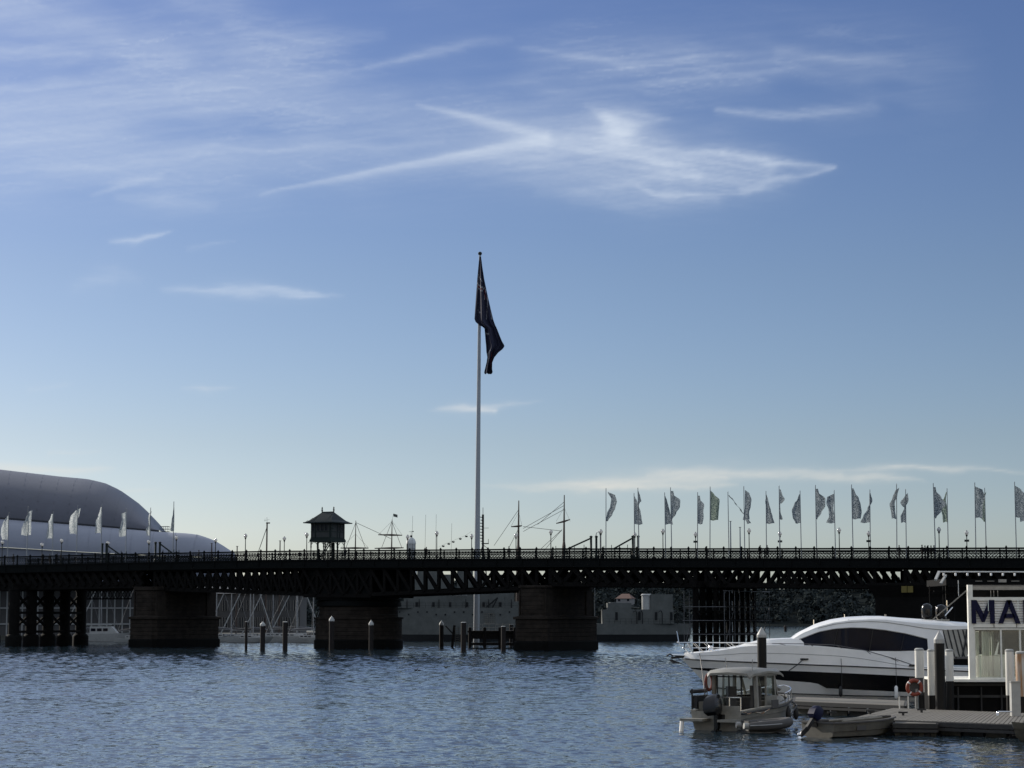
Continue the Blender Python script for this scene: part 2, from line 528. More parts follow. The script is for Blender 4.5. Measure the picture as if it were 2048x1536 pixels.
# ------------------------------------------------------------------ cirrus clouds on a far shell of sky
def cirrus():
    az = np.concatenate([np.linspace(-180, -15.5, 110), np.arange(-15, 15.001, 0.05), np.linspace(15.5, 180, 110)])
    el = np.concatenate([np.arange(0.15, 17.5, 0.05), np.linspace(18, 90, 50)])
    A, E = np.meshgrid(np.radians(az), np.radians(el))
    # the cloud pattern is laid out over azimuth and elevation; units are 1/4380 rad so that the numbers are easy to plan
    Ac, Ec = np.clip(A, -0.42, 0.42), np.minimum(E, 0.5)
    v = np.tan(Ec) / np.cos(Ac)
    Yp = 768 - FPX * (v * CT - ST) / (CT + v * ST)
    Xp = 1024 + FPX * np.tan(Ac) * (CT - (768 - Yp) / FPX * ST)
    Yp = Yp - (E - Ec) * FPX
    Xp = Xp + (A - Ac) * FPX * np.cos(np.minimum(E, 1.2))
    wx = (fbm(Xp / 170, Yp / 90, 3) - 0.5) * 70
    wy = (fbm(Xp / 190, Yp / 70, 11) - 0.5) * 34
    wx2 = (fbm(Xp / 60, Yp / 22, 5) - 0.5) * 26; wy2 = (fbm(Xp / 70, Yp / 18, 15) - 0.5) * 13
    x, y = Xp + wx * 0.5, Yp + wy * 0.7
    D = np.zeros_like(x)
    strk = fbm(Xp / 260 + Yp / 600, (Yp + Xp * 0.10) / 14, 21, 5, 0.6)
    strk2 = fbm(Xp / 120, (Yp - Xp * 0.15) / 9, 31, 4, 0.6)
    soft = fbm(Xp / 420, Yp / 130, 41, 4)
    def sm(a, b, t):
        t = np.clip((t - a) / (b - a), 0, 1)
        return t * t * (3 - 2 * t)
    # broad veil, upper left, fading to the right and downwards
    veil = sm(470, 250, y + 0.00 * x) * sm(1300, 300, x) * sm(0.10, 0.70, soft)
    D += veil * (0.16 + 0.16 * sm(0.25, 0.75, soft) + 0.13 * sm(0.30, 0.80, strk))
    # veil over the top right
    v2 = np.exp(-((y - 150) / 85) ** 2) * sm(850, 1150, x) * sm(2010, 1700, x) * sm(0.25, 0.7, soft)
    D += v2 * (0.14 + 0.16 * sm(0.30, 0.80, strk))
    fil = fbm(Xp / 560 + wx2 / 120, (Yp + 0.10 * Xp + wy * 0.8 + wy2) / 15, 71, 4, 0.5)
    fil2 = fbm(Xp / 420, (Yp - 0.20 * Xp + wy * 0.7 + wy2) / 17, 81, 4, 0.5)
    rid = sm(0.80, 1.0, 1 - np.abs(2 * fil - 1)) * sm(0.42, 0.7, fbm(Xp / 150, Yp / 60, 73, 3)) + 0.7 * sm(0.84, 1.0, 1 - np.abs(2 * fil2 - 1)) * sm(0.45, 0.75, fbm(Xp / 190, Yp / 70, 83, 3))
    D += rid * (0.17 * veil + 0.15 * v2)
    def stroke(pts, wd, amp, tex=0.6, under=0.0, warp=1.0):
        nonlocal D
        xx, yy = Xp + wx * 0.3 * warp + wx2 * warp, Yp + wy * 0.4 * warp + wy2 * warp
        best = np.full_like(x, 1e9); par = np.zeros_like(x); sgn = np.zeros_like(x)
        L = [0]
        for (a, b), (c, d) in zip(pts[:-1], pts[1:]): L.append(L[-1] + math.hypot(c - a, d - b))
        for i, ((a, b), (c, d)) in enumerate(zip(pts[:-1], pts[1:])):
            dx, dy = c - a, d - b
            q = dx * dx + dy * dy
            t = np.clip(((xx - a) * dx + (yy - b) * dy) / q, 0, 1)
            ex, ey = xx - (a + t * dx), yy - (b + t * dy)
            dist = np.sqrt(ex * ex + ey * ey)
            k = dist < best
            best = np.where(k, dist, best)
            par = np.where(k, (L[i] + t * math.sqrt(q)) / L[-1], par)
            sgn = np.where(k, ey, sgn)
        W = np.interp(par, np.linspace(0, 1, len(wd)), wd)
        if under: W = np.where(sgn > 0, W * (1 + under), W)
        Am = np.interp(par, np.linspace(0, 1, len(amp)), amp)
        g = 0.65 * np.exp(-(best / np.maximum(W, 0.5)) ** 2) + 0.35 * np.exp(-(best / np.maximum(W * 1.5, 0.5)) ** 1.2)
        D += g * Am * ((1 - tex) + tex * 2.0 * strk2 * (0.5 + strk))
    # the crossed streaks and the bright wisp, in a faint patch of ice haze
    D += 0.13 * np.exp(-(((x - 1120) / 330) ** 2 + ((y - 300 - (x - 1120) * 0.06) / 75) ** 2) ** 1.3) * (0.5 + strk)
    stroke([(835, 207), (960, 236), (1090, 272)], [3, 7, 10], [0.15, 0.62, 0.5], 0.35, 0.5, 0.35)
    stroke([(520, 388), (640, 361), (780, 334), (920, 309), (1090, 276)], [2, 3.5, 5, 6.5, 9], [0.14, 0.40, 0.6, 0.72, 0.55], 0.25, 1.2, 0.35)
    stroke([(900, 330), (1100, 315), (1250, 330)], [22, 32, 30], [0.0, 0.28, 0.2], 0.6)
    stroke([(1060, 278), (1150, 272), (1240, 272)], [16, 20, 26], [0.35, 0.45, 0.5], 0.5)
    stroke([(1180, 212), (1215, 235), (1245, 262)], [6, 16, 22], [0.15, 0.55, 0.5], 0.5)
    stroke([(1210, 243), (1265, 240), (1335, 232)], [14, 12, 5], [0.55, 0.45, 0.1], 0.5)
    stroke([(1230, 262), (1290, 290), (1370, 306), (1450, 306)], [24, 20, 12, 8], [0.5, 0.35, 0.32, 0.4], 0.5)
    stroke([(1130, 290), (1260, 305), (1345, 335), (1400, 352)], [10, 12, 12, 10], [0.3, 0.35, 0.4, 0.3], 0.6)
    stroke([(1300, 330), (1420, 330), (1540, 338)], [26, 34, 22], [0.28, 0.40, 0.3], 0.7)
    stroke([(1450, 308), (1550, 325), (1665, 331)], [5, 7, 3], [0.45, 0.5, 0.2], 0.4)
    stroke([(1660, 333), (1570, 358), (1490, 378)], [3, 8, 9], [0.2, 0.4, 0.3], 0.4)
    stroke([(1280, 374), (1320, 385), (1400, 386), (1500, 384)], [4, 5, 4, 4], [0.25, 0.45, 0.3, 0.12], 0.4)
    stroke([(1080, 378), (1230, 372), (1340, 352)], [9, 14, 12], [0.08, 0.28, 0.28], 0.6)
    stroke([(1150, 398), (1300, 402), (1440, 394)], [14, 22, 14], [0.05, 0.22, 0.15], 0.6)
    stroke([(1350, 360), (1450, 366), (1540, 355)], [18, 20, 16], [0.22, 0.25, 0.2], 0.7)
    stroke([(1435, 221), (1540, 229), (1640, 225), (1740, 214)], [6, 9, 10, 14], [0.18, 0.25, 0.25, 0.12], 0.6)
    stroke([(1040, 96), (1180, 116), (1260, 130), (1390, 114)], [9, 9, 9, 7], [0.1, 0.22, 0.28, 0.12], 0.6)
    stroke([(1560, 108), (1700, 118), (1800, 122)], [10, 12, 8], [0.1, 0.15, 0.08], 0.6)
    stroke([(730, 134), (840, 108), (930, 86), (1010, 78)], [5, 8, 10, 8], [0.15, 0.24, 0.2, 0.05], 0.5)
    stroke([(450, 45), (620, 78), (760, 70)], [10, 14, 10], [0.08, 0.15, 0.06], 0.6)
    # low left wisps
    stroke([(190, 392), (245, 372), (320, 350)], [5, 9, 7], [0.12, 0.28, 0.15], 0.5)
    stroke([(240, 400), (330, 398), (420, 405)], [10, 16, 8], [0.1, 0.2, 0.06], 0.6)
    stroke([(0, 102), (80, 104), (170, 112)], [16, 14, 8], [0.25, 0.28, 0.1], 0.6)
    stroke([(0, 285), (110, 270), (200, 268)], [9, 8, 5], [0.22, 0.22, 0.08], 0.6)
    stroke([(200, 335), (420, 300), (700, 292), (880, 284)], [8, 12, 9, 5], [0.08, 0.18, 0.16, 0.06], 0.6)
    stroke([(0, 335), (150, 338), (300, 330)], [10, 14, 10], [0.15, 0.22, 0.1], 0.6)
    stroke([(212, 479), (262, 481), (305, 474), (345, 464)], [3, 5, 4, 2], [0.12, 0.5, 0.5, 0.1], 0.4)
    stroke([(375, 500), (440, 490), (475, 484)], [3, 4, 2], [0.05, 0.14, 0.05], 0.4)
    stroke([(330, 580), (450, 577), (540, 580), (640, 590), (690, 588)], [4, 7, 8, 5, 3], [0.08, 0.34, 0.4, 0.5, 0.08], 0.5, 0.3)
    stroke([(560, 592), (615, 595), (660, 592)], [2, 3, 2], [0.1, 0.4, 0.15], 0.3)
    stroke([(150, 575), (230, 545), (280, 560)], [12, 20, 12], [0.05, 0.14, 0.05], 0.6)
    stroke([(360, 774), (420, 773), (475, 775)], [3, 5, 2], [0.05, 0.26, 0.05], 0.4)
    stroke([(60, 780), (130, 772)], [5, 4], [0.1, 0.06], 0.4)
    stroke([(870, 820), (930, 817), (985, 819)], [3, 6, 4], [0.12, 0.62, 0.7], 0.4)
    stroke([(960, 812), (1020, 807), (1090, 805)], [4, 4, 2], [0.35, 0.2, 0.05], 0.4)
    stroke([(100, 907), (195, 902)], [3, 3], [0.18, 0.08], 0.4)
    # low cream bands
    stroke([(-80, 936), (60, 938), (150, 941), (228, 938)], [6, 8, 6, 3], [0.7, 0.7, 0.55, 0.15], 0.35)
    stroke([(240, 982), (320, 979)], [3, 3], [0.25, 0.05], 0.4)
    stroke([(960, 968), (1080, 972), (1200, 968), (1300, 960), (1450, 955)], [3, 6, 11, 12, 8], [0.1, 0.35, 0.62, 0.62, 0.35], 0.45)
    stroke([(1060, 980), (1200, 978), (1340, 976), (1480, 968)], [3, 6, 6, 4], [0.1, 0.45, 0.45, 0.15], 0.45)
    stroke([(1300, 950), (1450, 945), (1560, 946), (1680, 950)], [6, 9, 9, 6], [0.25, 0.5, 0.55, 0.3], 0.45)
    stroke([(1600, 955), (1720, 955), (1850, 962)], [4, 7, 3], [0.2, 0.55, 0.1], 0.4)
    stroke([(1640, 940), (1800, 936), (1960, 938), (2060, 946)], [4, 6, 5, 3], [0.15, 0.38, 0.35, 0.12], 0.5)
    # unseen cloud added overhead and all round to lift ambient light, thinning towards horizon
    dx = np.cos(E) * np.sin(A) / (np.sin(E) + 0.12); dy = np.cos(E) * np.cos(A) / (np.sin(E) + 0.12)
    fill_veil = fbm(dx * 1.6 + 9, dy * 2.6 + 4, 51, 5)
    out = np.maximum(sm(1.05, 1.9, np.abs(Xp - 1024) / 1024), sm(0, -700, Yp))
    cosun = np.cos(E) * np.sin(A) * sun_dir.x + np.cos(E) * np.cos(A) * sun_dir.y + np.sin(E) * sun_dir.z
    gap = sm(math.cos(R(7)), math.cos(R(19)), cosun)          # hole cut in the unseen cloud to let the sun through undimmed
    D += out * sm(3, 22, np.degrees(E)) * (0.55 + 1.1 * sm(0.34, 0.68, fill_veil))
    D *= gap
    # fine fibres
    D *= 0.84 + 0.45 * (fbm(Xp / 70, (Yp + 0.10 * Xp + wy2) / 5.0, 61, 4) - 0.30)
    D *= sm(0.1, 0.8, np.degrees(E))
    D = np.clip(1 - np.exp(-D * 1.15), 0, 0.93)
    Rr = 24000.0
    Pv = np.stack([np.sin(A) * np.cos(E) * Rr, np.cos(A) * np.cos(E) * Rr, np.sin(E) * Rr], -1).reshape(-1, 3)
    ne, na = A.shape
    idx = np.arange(ne * na).reshape(ne, na)
    q = np.stack([idx[:-1, :-1], idx[:-1, 1:], idx[1:, 1:], idx[1:, :-1]], -1).reshape(-1, 4)
    Df = D.reshape(-1)
    keep = (Df[q].max(1) > 0.004)
    q = q[keep]
    used, inv = np.unique(q, return_inverse=True)
    Pv, Df = Pv[used], Df[used]
    q = inv.reshape(-1, 4)
    me = bpy.data.meshes.new('cirrus_cloud')
    me.vertices.add(len(Pv)); me.vertices.foreach_set('co', Pv.astype(np.float32).ravel())
    me.loops.add(q.size); me.loops.foreach_set('vertex_index', q.astype(np.int32).ravel())
    me.polygons.add(len(q)); me.polygons.foreach_set('loop_start', np.arange(0, q.size, 4, dtype=np.int32))
    me.update(calc_edges=True)
    at_ = me.attributes.new('cover', 'FLOAT', 'POINT')
    at_.data.foreach_set('value', Df.astype(np.float32))
    me.polygons.foreach_set('use_smooth', [True] * len(q))
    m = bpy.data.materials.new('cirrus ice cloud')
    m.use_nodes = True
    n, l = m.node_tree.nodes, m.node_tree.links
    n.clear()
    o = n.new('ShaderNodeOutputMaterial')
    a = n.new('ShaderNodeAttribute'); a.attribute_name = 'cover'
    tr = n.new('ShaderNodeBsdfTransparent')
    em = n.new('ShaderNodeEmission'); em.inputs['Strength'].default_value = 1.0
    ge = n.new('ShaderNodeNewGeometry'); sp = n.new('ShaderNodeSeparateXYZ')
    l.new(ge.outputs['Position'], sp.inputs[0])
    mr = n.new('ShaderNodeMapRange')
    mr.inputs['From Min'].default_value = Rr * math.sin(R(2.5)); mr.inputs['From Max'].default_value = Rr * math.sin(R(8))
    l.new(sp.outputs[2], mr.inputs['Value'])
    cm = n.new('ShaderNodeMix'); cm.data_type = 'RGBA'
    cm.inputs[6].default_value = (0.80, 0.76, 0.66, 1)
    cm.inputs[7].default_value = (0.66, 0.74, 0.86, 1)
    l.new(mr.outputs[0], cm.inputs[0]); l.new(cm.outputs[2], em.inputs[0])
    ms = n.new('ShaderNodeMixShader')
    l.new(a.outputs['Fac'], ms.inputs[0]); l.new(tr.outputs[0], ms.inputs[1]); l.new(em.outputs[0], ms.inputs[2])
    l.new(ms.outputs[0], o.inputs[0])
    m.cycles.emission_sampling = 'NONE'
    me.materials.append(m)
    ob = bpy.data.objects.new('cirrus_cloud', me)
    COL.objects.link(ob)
    tag(ob, 'thin wispy cirrus streaks high in the blue sky, plus added cloud out of view', None, None, 'stuff')
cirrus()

# ------------------------------------------------------------------ the bridge (local axes: s along it to the right, t across it away from us, z up)
BR = math.atan2(-0.447, 0.894)
CX, CY = math.cos(BR), math.sin(BR)
NX, NY = -CY, CX
_k = (669 - 1024.0) / FPX / 1.0057
_x = _k * 322.0 / (1 + 0.5 * _k)
B0 = (_x, 322.0 - 0.5 * _x)

def s_at(px, t=0.0):
    k = (px - 1024.0) / FPX / 1.0057
    return (k * (B0[1] + t * NY) - B0[0] - t * NX) / (CX - k * CY)

def bw(s, t, z=0.0):
    return Vector((B0[0] + s * CX + t * NX, B0[1] + s * CY + t * NY, z))

S_L, S_R = s_at(-70), s_at(2130)
_dx = [s_at(p) for p in (-70, 250, 519, 661, 1100, 1640, 2130)]
_dz = [13.30, 13.52, 13.62, 13.55, 13.30, 12.80, 12.42]
def zd(s):
    return lerp_tab(_dx, _dz, s)
WID = 14.5
SW0, SW1 = s_at(300), s_at(1073)          # ends of the swing span
BENT = s_at(1388)
ABUT = s_at(1752)

bridge = thing('bridge', 'long dark timber and iron bridge on stone piers across the harbour', 'bridge', (B0[0], B0[1], 0), BR)

# deck and its edge girders, in short lengths so that it follows the gentle hump
ss = np.linspace(S_L, S_R, 45)
dk, gd = MB(), MB()
for a, b in zip(ss[:-1], ss[1:]):
    za, zb = zd(a), zd(b)
    dk.add([(a, 0.32, za), (b, 0.32, zb), (b, WID - 0.32, zb), (a, WID - 0.32, za),
            (a, 0.32, za - 0.4), (b, 0.32, zb - 0.4), (b, WID - 0.32, zb - 0.4), (a, WID - 0.32, za - 0.4)],
           [(0, 1, 2, 3), (7, 6, 5, 4), (0, 4, 5, 1), (3, 2, 6, 7)])
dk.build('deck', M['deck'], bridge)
for t0 in (0.0, WID - 0.3):
    g = MB()
    for a, b in zip(ss[:-1], ss[1:]):
        za, zb = zd(a), zd(b)
        for (o0, o1, y0, y1) in ((0.04, -1.32, t0, t0 + 0.3),):
            g.add([(a, y0, za + o1), (b, y0, zb + o1), (b, y1, zb + o1), (a, y1, za + o1),
                   (a, y0, za + o0), (b, y0, zb + o0), (b, y1, zb + o0), (a, y1, za + o0)],
                  [(3, 2, 1, 0), (4, 5, 6, 7), (0, 1, 5, 4), (2, 3, 7, 6)])
        sgn = -1 if t0 == 0 else 1
        yy = t0 if t0 == 0 else t0 + 0.3
        for zo in (-0.10, -1.22):
            g.bar((a, yy + sgn * 0.07, za + zo), (b, yy + sgn * 0.07, zb + zo), 0.13, 0.16)
        g.box((a, yy + sgn * 0.06, za - 0.66), (0.16, 0.11, 0.92))
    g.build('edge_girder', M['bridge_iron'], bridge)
cb = MB()
for s in np.arange(S_L + 1, S_R, 2.65):
    cb.box((s, WID / 2, zd(s) - 0.85), (0.42, WID - 0.8, 0.85))
tag(cb.build('cross_beam', M['bridge_timber'], bridge), None, None, None, 'stuff')

# railings: post and panel meshes shared along both edges
PITCHR = 2.65
pm = MB()
pm.box((0, 0, 0.66), (0.17, 0.17, 1.32)); pm.box((0, 0, 0.08), (0.26, 0.26, 0.16)); pm.box((0, 0, 1.42), (0.24, 0.24, 0.12)); pm.sphere((0, 0, 1.53), 0.10, 6)
post_me = pm.mesh('railing_post', M['bridge_iron'])
pn = MB()
L = PITCHR - 0.19
pn.box((0, 0, 0.10), (L, 0.07, 0.10)); pn.box((0, 0, 0.56), (L, 0.06, 0.06)); pn.box((0, 0, 1.03), (L, 0.06, 0.10))
nb = 5
for i in range(nb):
    x0, x1 = -L / 2 + L * i / nb, -L / 2 + L * (i + 1) / nb
    for z0, z1 in ((0.15, 0.53), (0.59, 0.98)):
        pn.bar((x0, 0, z0), (x1, 0, z1), 0.045, 0.05)
        pn.bar((x0, 0.03, z1), (x1, 0.03, z0), 0.045, 0.05)
        pn.box(((x0 + x1) / 2, 0.015, (z0 + z1) / 2), (0.13, 0.05, 0.13), 0)
for i in range(nb + 1):
    x = -L / 2 + L * i / nb
    pn.box((x, 0.012, 0.78), (0.05, 0.04, 0.42))
panel_me = pn.mesh('railing_panel', M['bridge_iron'])
npan = int((S_R - S_L) / PITCHR)
for t0, off in ((0.15, 0.0), (WID - 0.15, 0.9)):
    rail = bpy.data.objects.new('railing', None)
    COL.objects.link(rail); rail.parent = bridge
    top = MB()
    for i in range(npan + 1):
        s = S_L + off + i * PITCHR
        z = zd(s) + 0.04
        inst('railing_post', post_me, rail, (s, t0, z))
        if i < npan:
            z2 = zd(s + PITCHR) + 0.04
            inst('railing_panel', panel_me, rail, (s + PITCHR / 2, t0, (z + z2) / 2), (0, -math.atan2(z2 - z, PITCHR), 0))
            top.bar((s, t0, z + 1.26), (s + PITCHR, t0, z2 + 1.26), 0.20, 0.22)
    top.build('handrail', M['bridge_iron'], rail)

# trusses
TL = (0.75, 5.1, 9.4, WID - 0.75)
def truss(s0, s1, bot, style, n, lines, wd, thick_chord, name='truss'):
    """bot(s) = depth of the lower chord below the deck"""
    for li, t in enumerate(lines):
        tr = bpy.data.objects.new(name, None)
        COL.objects.link(tr); tr.parent = bridge
        ch, tc_ = MB(), MB()
        st = np.linspace(s0, s1, n + 1)
        for a, b in zip(st[:-1], st[1:]):
            ch.bar((a, t, zd(a) - bot(a)), (b, t, zd(b) - bot(b)), 0.42, thick_chord)
            tc_.bar((a, t, zd(a) - 1.45), (b, t, zd(b) - 1.45), 0.40, 0.24)
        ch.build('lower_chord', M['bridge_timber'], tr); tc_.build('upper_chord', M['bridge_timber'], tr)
        for i, s in enumerate(st):
            if thick_chord > 0.61 and i % 4: continue
            o = MB().bar((s, t, zd(s) - bot(s)), (s, t, zd(s) - 1.4), wd, wd * 0.9, up=(0, 1, 0)).build('truss_post', M['bridge_timber'], tr)
        for i in range(n):
            a, b = st[i], st[i + 1]
            za0, zb0 = zd(a) - bot(a) + 0.15, zd(b) - bot(b) + 0.15
            za1, zb1 = zd(a) - 1.5, zd(b) - 1.5
            down = style(i, n)
            if down in ('\\', 'x'):
                MB().bar((a, t - 0.14, za1), (b, t - 0.14, zb0), wd, wd, up=(0, 1, 0)).build('brace', M['bridge_timber'], tr)
            if down in ('/', 'x'):
                MB().bar((a, t + 0.14, za0), (b, t + 0.14, zb1), wd * 0.9, wd * 0.9, up=(0, 1, 0)).build('brace', M['bridge_timber'], tr)

smid = (SW0 + SW1) / 2
def swing_bot(s):
    return 5.5 - 1.25 * abs(s - 0.0) / (SW1 - 0.0) if s > 0 else 5.5 - 1.25 * abs(s) / abs(SW0)
T4 = (0.75, 5.08, 9.41, WID - 0.75)
def fan(s):                       # how far along s the next truss line (4.33 m farther away) appears to slide, seen from the water
    p = bw(s, 0); k = p.x / p.y
    return 4.33 * abs((k * NY - NX) / (CX - k * CY))
truss(6.0, SW1 - 0.3, swing_bot, lambda i, n: '\\' if i < 7 or i % 2 else 'x', 12, T4, 0.42, 0.55)
nl = int(round((-6.3 - SW0) / (fan(SW0 / 2) / 2)))
truss(SW0 + 0.3, -6.0, swing_bot, lambda i, n: 'x', nl, T4, 0.40, 0.6)
truss(-6.0, 6.0, lambda s: 5.5, lambda i, n: 'x', 5, TL, 0.4, 0.55)
fix = lambda s: 3.75
L1, L2 = BENT - SW1 - 2.0, ABUT - BENT - 1.9
n1, n2 = int(round(L1 / fan((SW1 + BENT) / 2))), int(round(L2 / fan((BENT + ABUT) / 2)))
truss(SW1 + 2.0, BENT, fix, lambda i, n: ('x', '/', 'x', 'x', 'x', '\\', 'x', '\\', '\\', '\\', 'x', 'x')[min(11, int(12 * i / n))], n1, T4, 0.60, 0.62)
truss(BENT + 1.6, ABUT - 0.3, fix, lambda i, n: 'x' if i < 2 else ('/' if i < n * 0.40 else ('x' if i < n * 0.52 else '\\')), n2, T4, 0.46, 0.62)
truss(ABUT + 4, S_R, fix, lambda i, n: 'x', 16, T4, 0.5, 0.75)
truss(S_L, SW0 - 2.0, fix, lambda i, n: 'x', 22, T4, 0.6, 0.75)

# bottom laterals and pipes hung under the swing span
uh = MB()
for t in (2.4, 3.0, 14.0):
    uh.tube([(6.5, t, zd(6) - 5.0), (SW1 * 0.5, t, zd(SW1 * .5) - 4.55), (SW1 - 1, t, zd(SW1) - 3.95)], 0.16, 6)
for s in np.linspace(8, SW1 - 2, 9):
    uh.bar((s, 0.8, zd(s) - swing_bot(s) + 0.1), (s, WID - 0.8, zd(s) - swing_bot(s) + 0.1), 0.25, 0.3)
uh.build('underside_bracing', M['bridge_iron'], bridge)

# swing pivot housing and the round stone pivot pier
ph = MB()
ph.box((0, WID / 2, 9.9), (11.6, 12.4, 4.2)); ph.box((-1.6, 1.2, 9.0), (4.6, 0.5, 3.2)); ph.box((3.6, 1.3, 10.0), (3.4, 0.4, 2.2))
ph.lathe([(6.3, 6.4), (6.5, 6.5), (6.5, 7.2), (6.2, 7.4), (6.2, 7.9), (5.6, 8.0)], (0, WID / 2, 0), 40)
ph.build('pivot_housing', M['bridge_iron'], bridge, 30)

def round_pier():
    root = bpy.data.objects.new('pier', None); COL.objects.link(root); root.parent = bridge
    c = (0, WID / 2, 0)
    up, lo, wet = MB(), MB(), MB()
    z = 4.6
    while z < 6.3:
        up.lathe([(6.09, z + 0.01), (6.12, z + 0.05), (6.12, z + 0.55), (6.09, z + 0.59)], c, 44); z += 0.6
    up.build('upper_drum', M['stone'], root, 25)
    z = 1.35
    while z < 4.5:
        lo.lathe([(6.69, z + 0.01), (6.72, z + 0.05), (6.72, z + 0.58), (6.69, z + 0.62)], c, 44); z += 0.63
    lo.lathe([(6.6, 4.45), (6.95, 4.5), (6.95, 4.75), (6.2, 4.8)], c, 44)
    lo.build('lower_drum', M['stone'], root, 25)
    wet.lathe([(6.9, -1.5), (6.9, 1.2), (6.7, 1.4)], c, 44)
    wet.build('waterline_course', M['stone_wet'], root, 25)
round_pier()

def long_pier(sc, top):
    """narrow stone pier lying across the bridge: courses with recessed joints, plinth, end pilasters"""
    root = bpy.data.objects.new('pier', None); COL.objects.link(root); root.parent = bridge
    t0, t1, hw = -1.7, WID + 1.0, 2.05
    def ring(k, z):
        h, a, b = hw + k, t0 - k, t1 + k
        c = 0.55
        return [(sc - h, a + c, z), (sc - h + c, a, z), (sc + h - c, a, z), (sc + h, a + c, z),
                (sc + h, b - c, z), (sc + h - c, b, z), (sc - h + c, b, z), (sc - h, b - c, z)]
    up, lo, wet, bl = MB(), MB(), MB(), MB()
    z = 4.6
    while z < top - 0.7:
        up.loft([ring(-0.05, z), ring(0.0, z + 0.05), ring(0.0, z + 0.58), ring(-0.05, z + 0.62)], True); z += 0.62
    up.loft([ring(-0.05, z), ring(0.22, z + 0.1), ring(0.22, top - 0.05), ring(0.1, top)], True, caps=True)
    for tt in (t0 + 1.6, t1 - 1.6):
        for sg in (-1, 1):
            up.bbox((sc + sg * (hw - 0.1), tt - 1.3, 4.9), (sc + sg * (hw + 0.16), tt + 1.3, top - 0.75))
    up.build('upper_courses', M['stone'], root, 20)
    z = 1.3
    while z < 4.2:
        lo.loft([ring(0.48, z), ring(0.55, z + 0.05), ring(0.55, z + 0.58), ring(0.48, z + 0.62)], True); z += 0.62
    lo.loft([ring(0.5, z), ring(0.8, z + 0.08), ring(0.8, z + 0.4), ring(0.0, z + 0.62)], True, caps=True)
    lo.build('plinth', M['stone'], root, 20)
    wet.loft([ring(0.72, -1.5), ring(0.72, 1.15), ring(0.55, 1.34)], True, caps=True)
    wet.build('waterline_course', M['stone_wet'], root, 20)
    return root
long_pier(SW0, zd(SW0) - 3.95)
long_pier(SW1, zd(SW1) - 3.95)

# drain pipe down the right pier
dp = MB().tube([(SW1 + 2.35, 15.2, 9.2), (SW1 + 2.35, 15.2, 1.0)], 0.10, 6)
dp.build('drain_pipe', M['pole_grey'], bridge)

# timber and iron bents
def bent(sc, cols, r, pads, bw_=0.3):
    root = bpy.data.objects.new('trestle', None); COL.objects.link(root); root.parent = bridge
    top = zd(sc) - 3.75
    for t in cols:
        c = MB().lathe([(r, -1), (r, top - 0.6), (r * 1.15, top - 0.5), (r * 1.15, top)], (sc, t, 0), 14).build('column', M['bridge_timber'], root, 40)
        if pads:
            MB().lathe([(r * 1.5, -1), (r * 1.5, 1.5), (r * 1.25, 1.9), (r, 2.0)], (sc, t, 0), 14).build('column_base', M['stone_wet'], root, 40)
    br = MB()
    br.box((sc, (cols[0] + cols[-1]) / 2, top + 0.1), (1.0, cols[-1] - cols[0] + 2, 0.9))
    for a, b in zip(cols[:-1], cols[1:]):
        for z0, z1 in ((2.6, 5.4), (5.6, top - 0.8)):
            br.bar((sc - 0.2, a, z0), (sc - 0.2, b, z1), bw_, bw_ * 1.1); br.bar((sc + 0.25, a, z1), (sc + 0.25, b, z0), bw_, bw_ * 1.1)
    for z in (2.4, 5.5):
        br.bar((sc + 0.5, cols[0] - 0.5, z), (sc + 0.5, cols[-1] + 0.5, z), 0.3, 0.4)
    br.build('bracing', M['bridge_timber'], root)
s_b = s_at(28, -2.0)
bent(s_b, [-2 + 4.4 * i for i in range(5)], 0.92, True)
bent(s_b - 19, [-2 + 4.4 * i for i in range(5)], 0.92, True)
bent(BENT + 0.9, [-1.6 + 2.6 * i for i in range(8)], 0.42, False, 0.2)
bent(BENT + 3.4, [-0.4 + 2.6 * i for i in range(7)], 0.26, False, 0.16)

# gangway girder hung behind the left approach
gw = MB()
sg0, sg1 = s_at(165, 18.5), s_at(262, 18.5)
for z in (7.9, 9.3):
    gw.bar((sg0, 18.5, z), (sg1, 18.5, z), 0.2, 0.22)
nn = 14
for i in range(nn):
    a, b = sg0 + (sg1 - sg0) * i / nn, sg0 + (sg1 - sg0) * (i + 1) / nn
    gw.bar((a, 18.5, 7.9), (b, 18.5, 9.3), 0.09); gw.bar((a, 18.5, 9.3), (b, 18.5, 7.9), 0.09)
gw.build('service_gangway', M['bridge_iron'], bridge)

# heavy abutment pier under the right-hand spans, with a corbelled top and a yellow panel
ab = bpy.data.objects.new('pier', None); COL.objects.link(ab); ab.parent = bridge
m_ = MB()
a0, a1 = ABUT + 0.6, ABUT + 34
m_.bbox((a0, -2.2, -1.5), (a1, WID + 2, 7.4))
m_.add([(a0, -2.2, 7.4), (a1, -2.2, 7.4), (a1, WID + 2, 7.4), (a0, WID + 2, 7.4), (a0 - 1.0, -2.9, 9.0), (a1, -2.9, 9.0), (a1, WID + 2.6, 9.0), (a0 - 1.0, WID + 2.6, 9.0)],
       [(0, 1, 5, 4), (3, 0, 4, 7), (2, 3, 7, 6), (4, 5, 6, 7)])
m_.bbox((a0 - 0.9, -2.8, 9.0), (a1, WID + 2.5, 9.35))
m_.bbox((a0 + 0.5, -2.35, 8.05), (a0 + 7, -2.2, 8.2))
m_.build('stone_body', M['bridge_timber'], ab)
cbd = MB()
sy = s_at(1816, -2.9)
for k in (-0.42, 0.42):
    cbd.box((sy + k, -3.02, 8.45), (0.74, 0.1, 0.85))
cbd.build('yellow_panel', M['yellow'], ab)

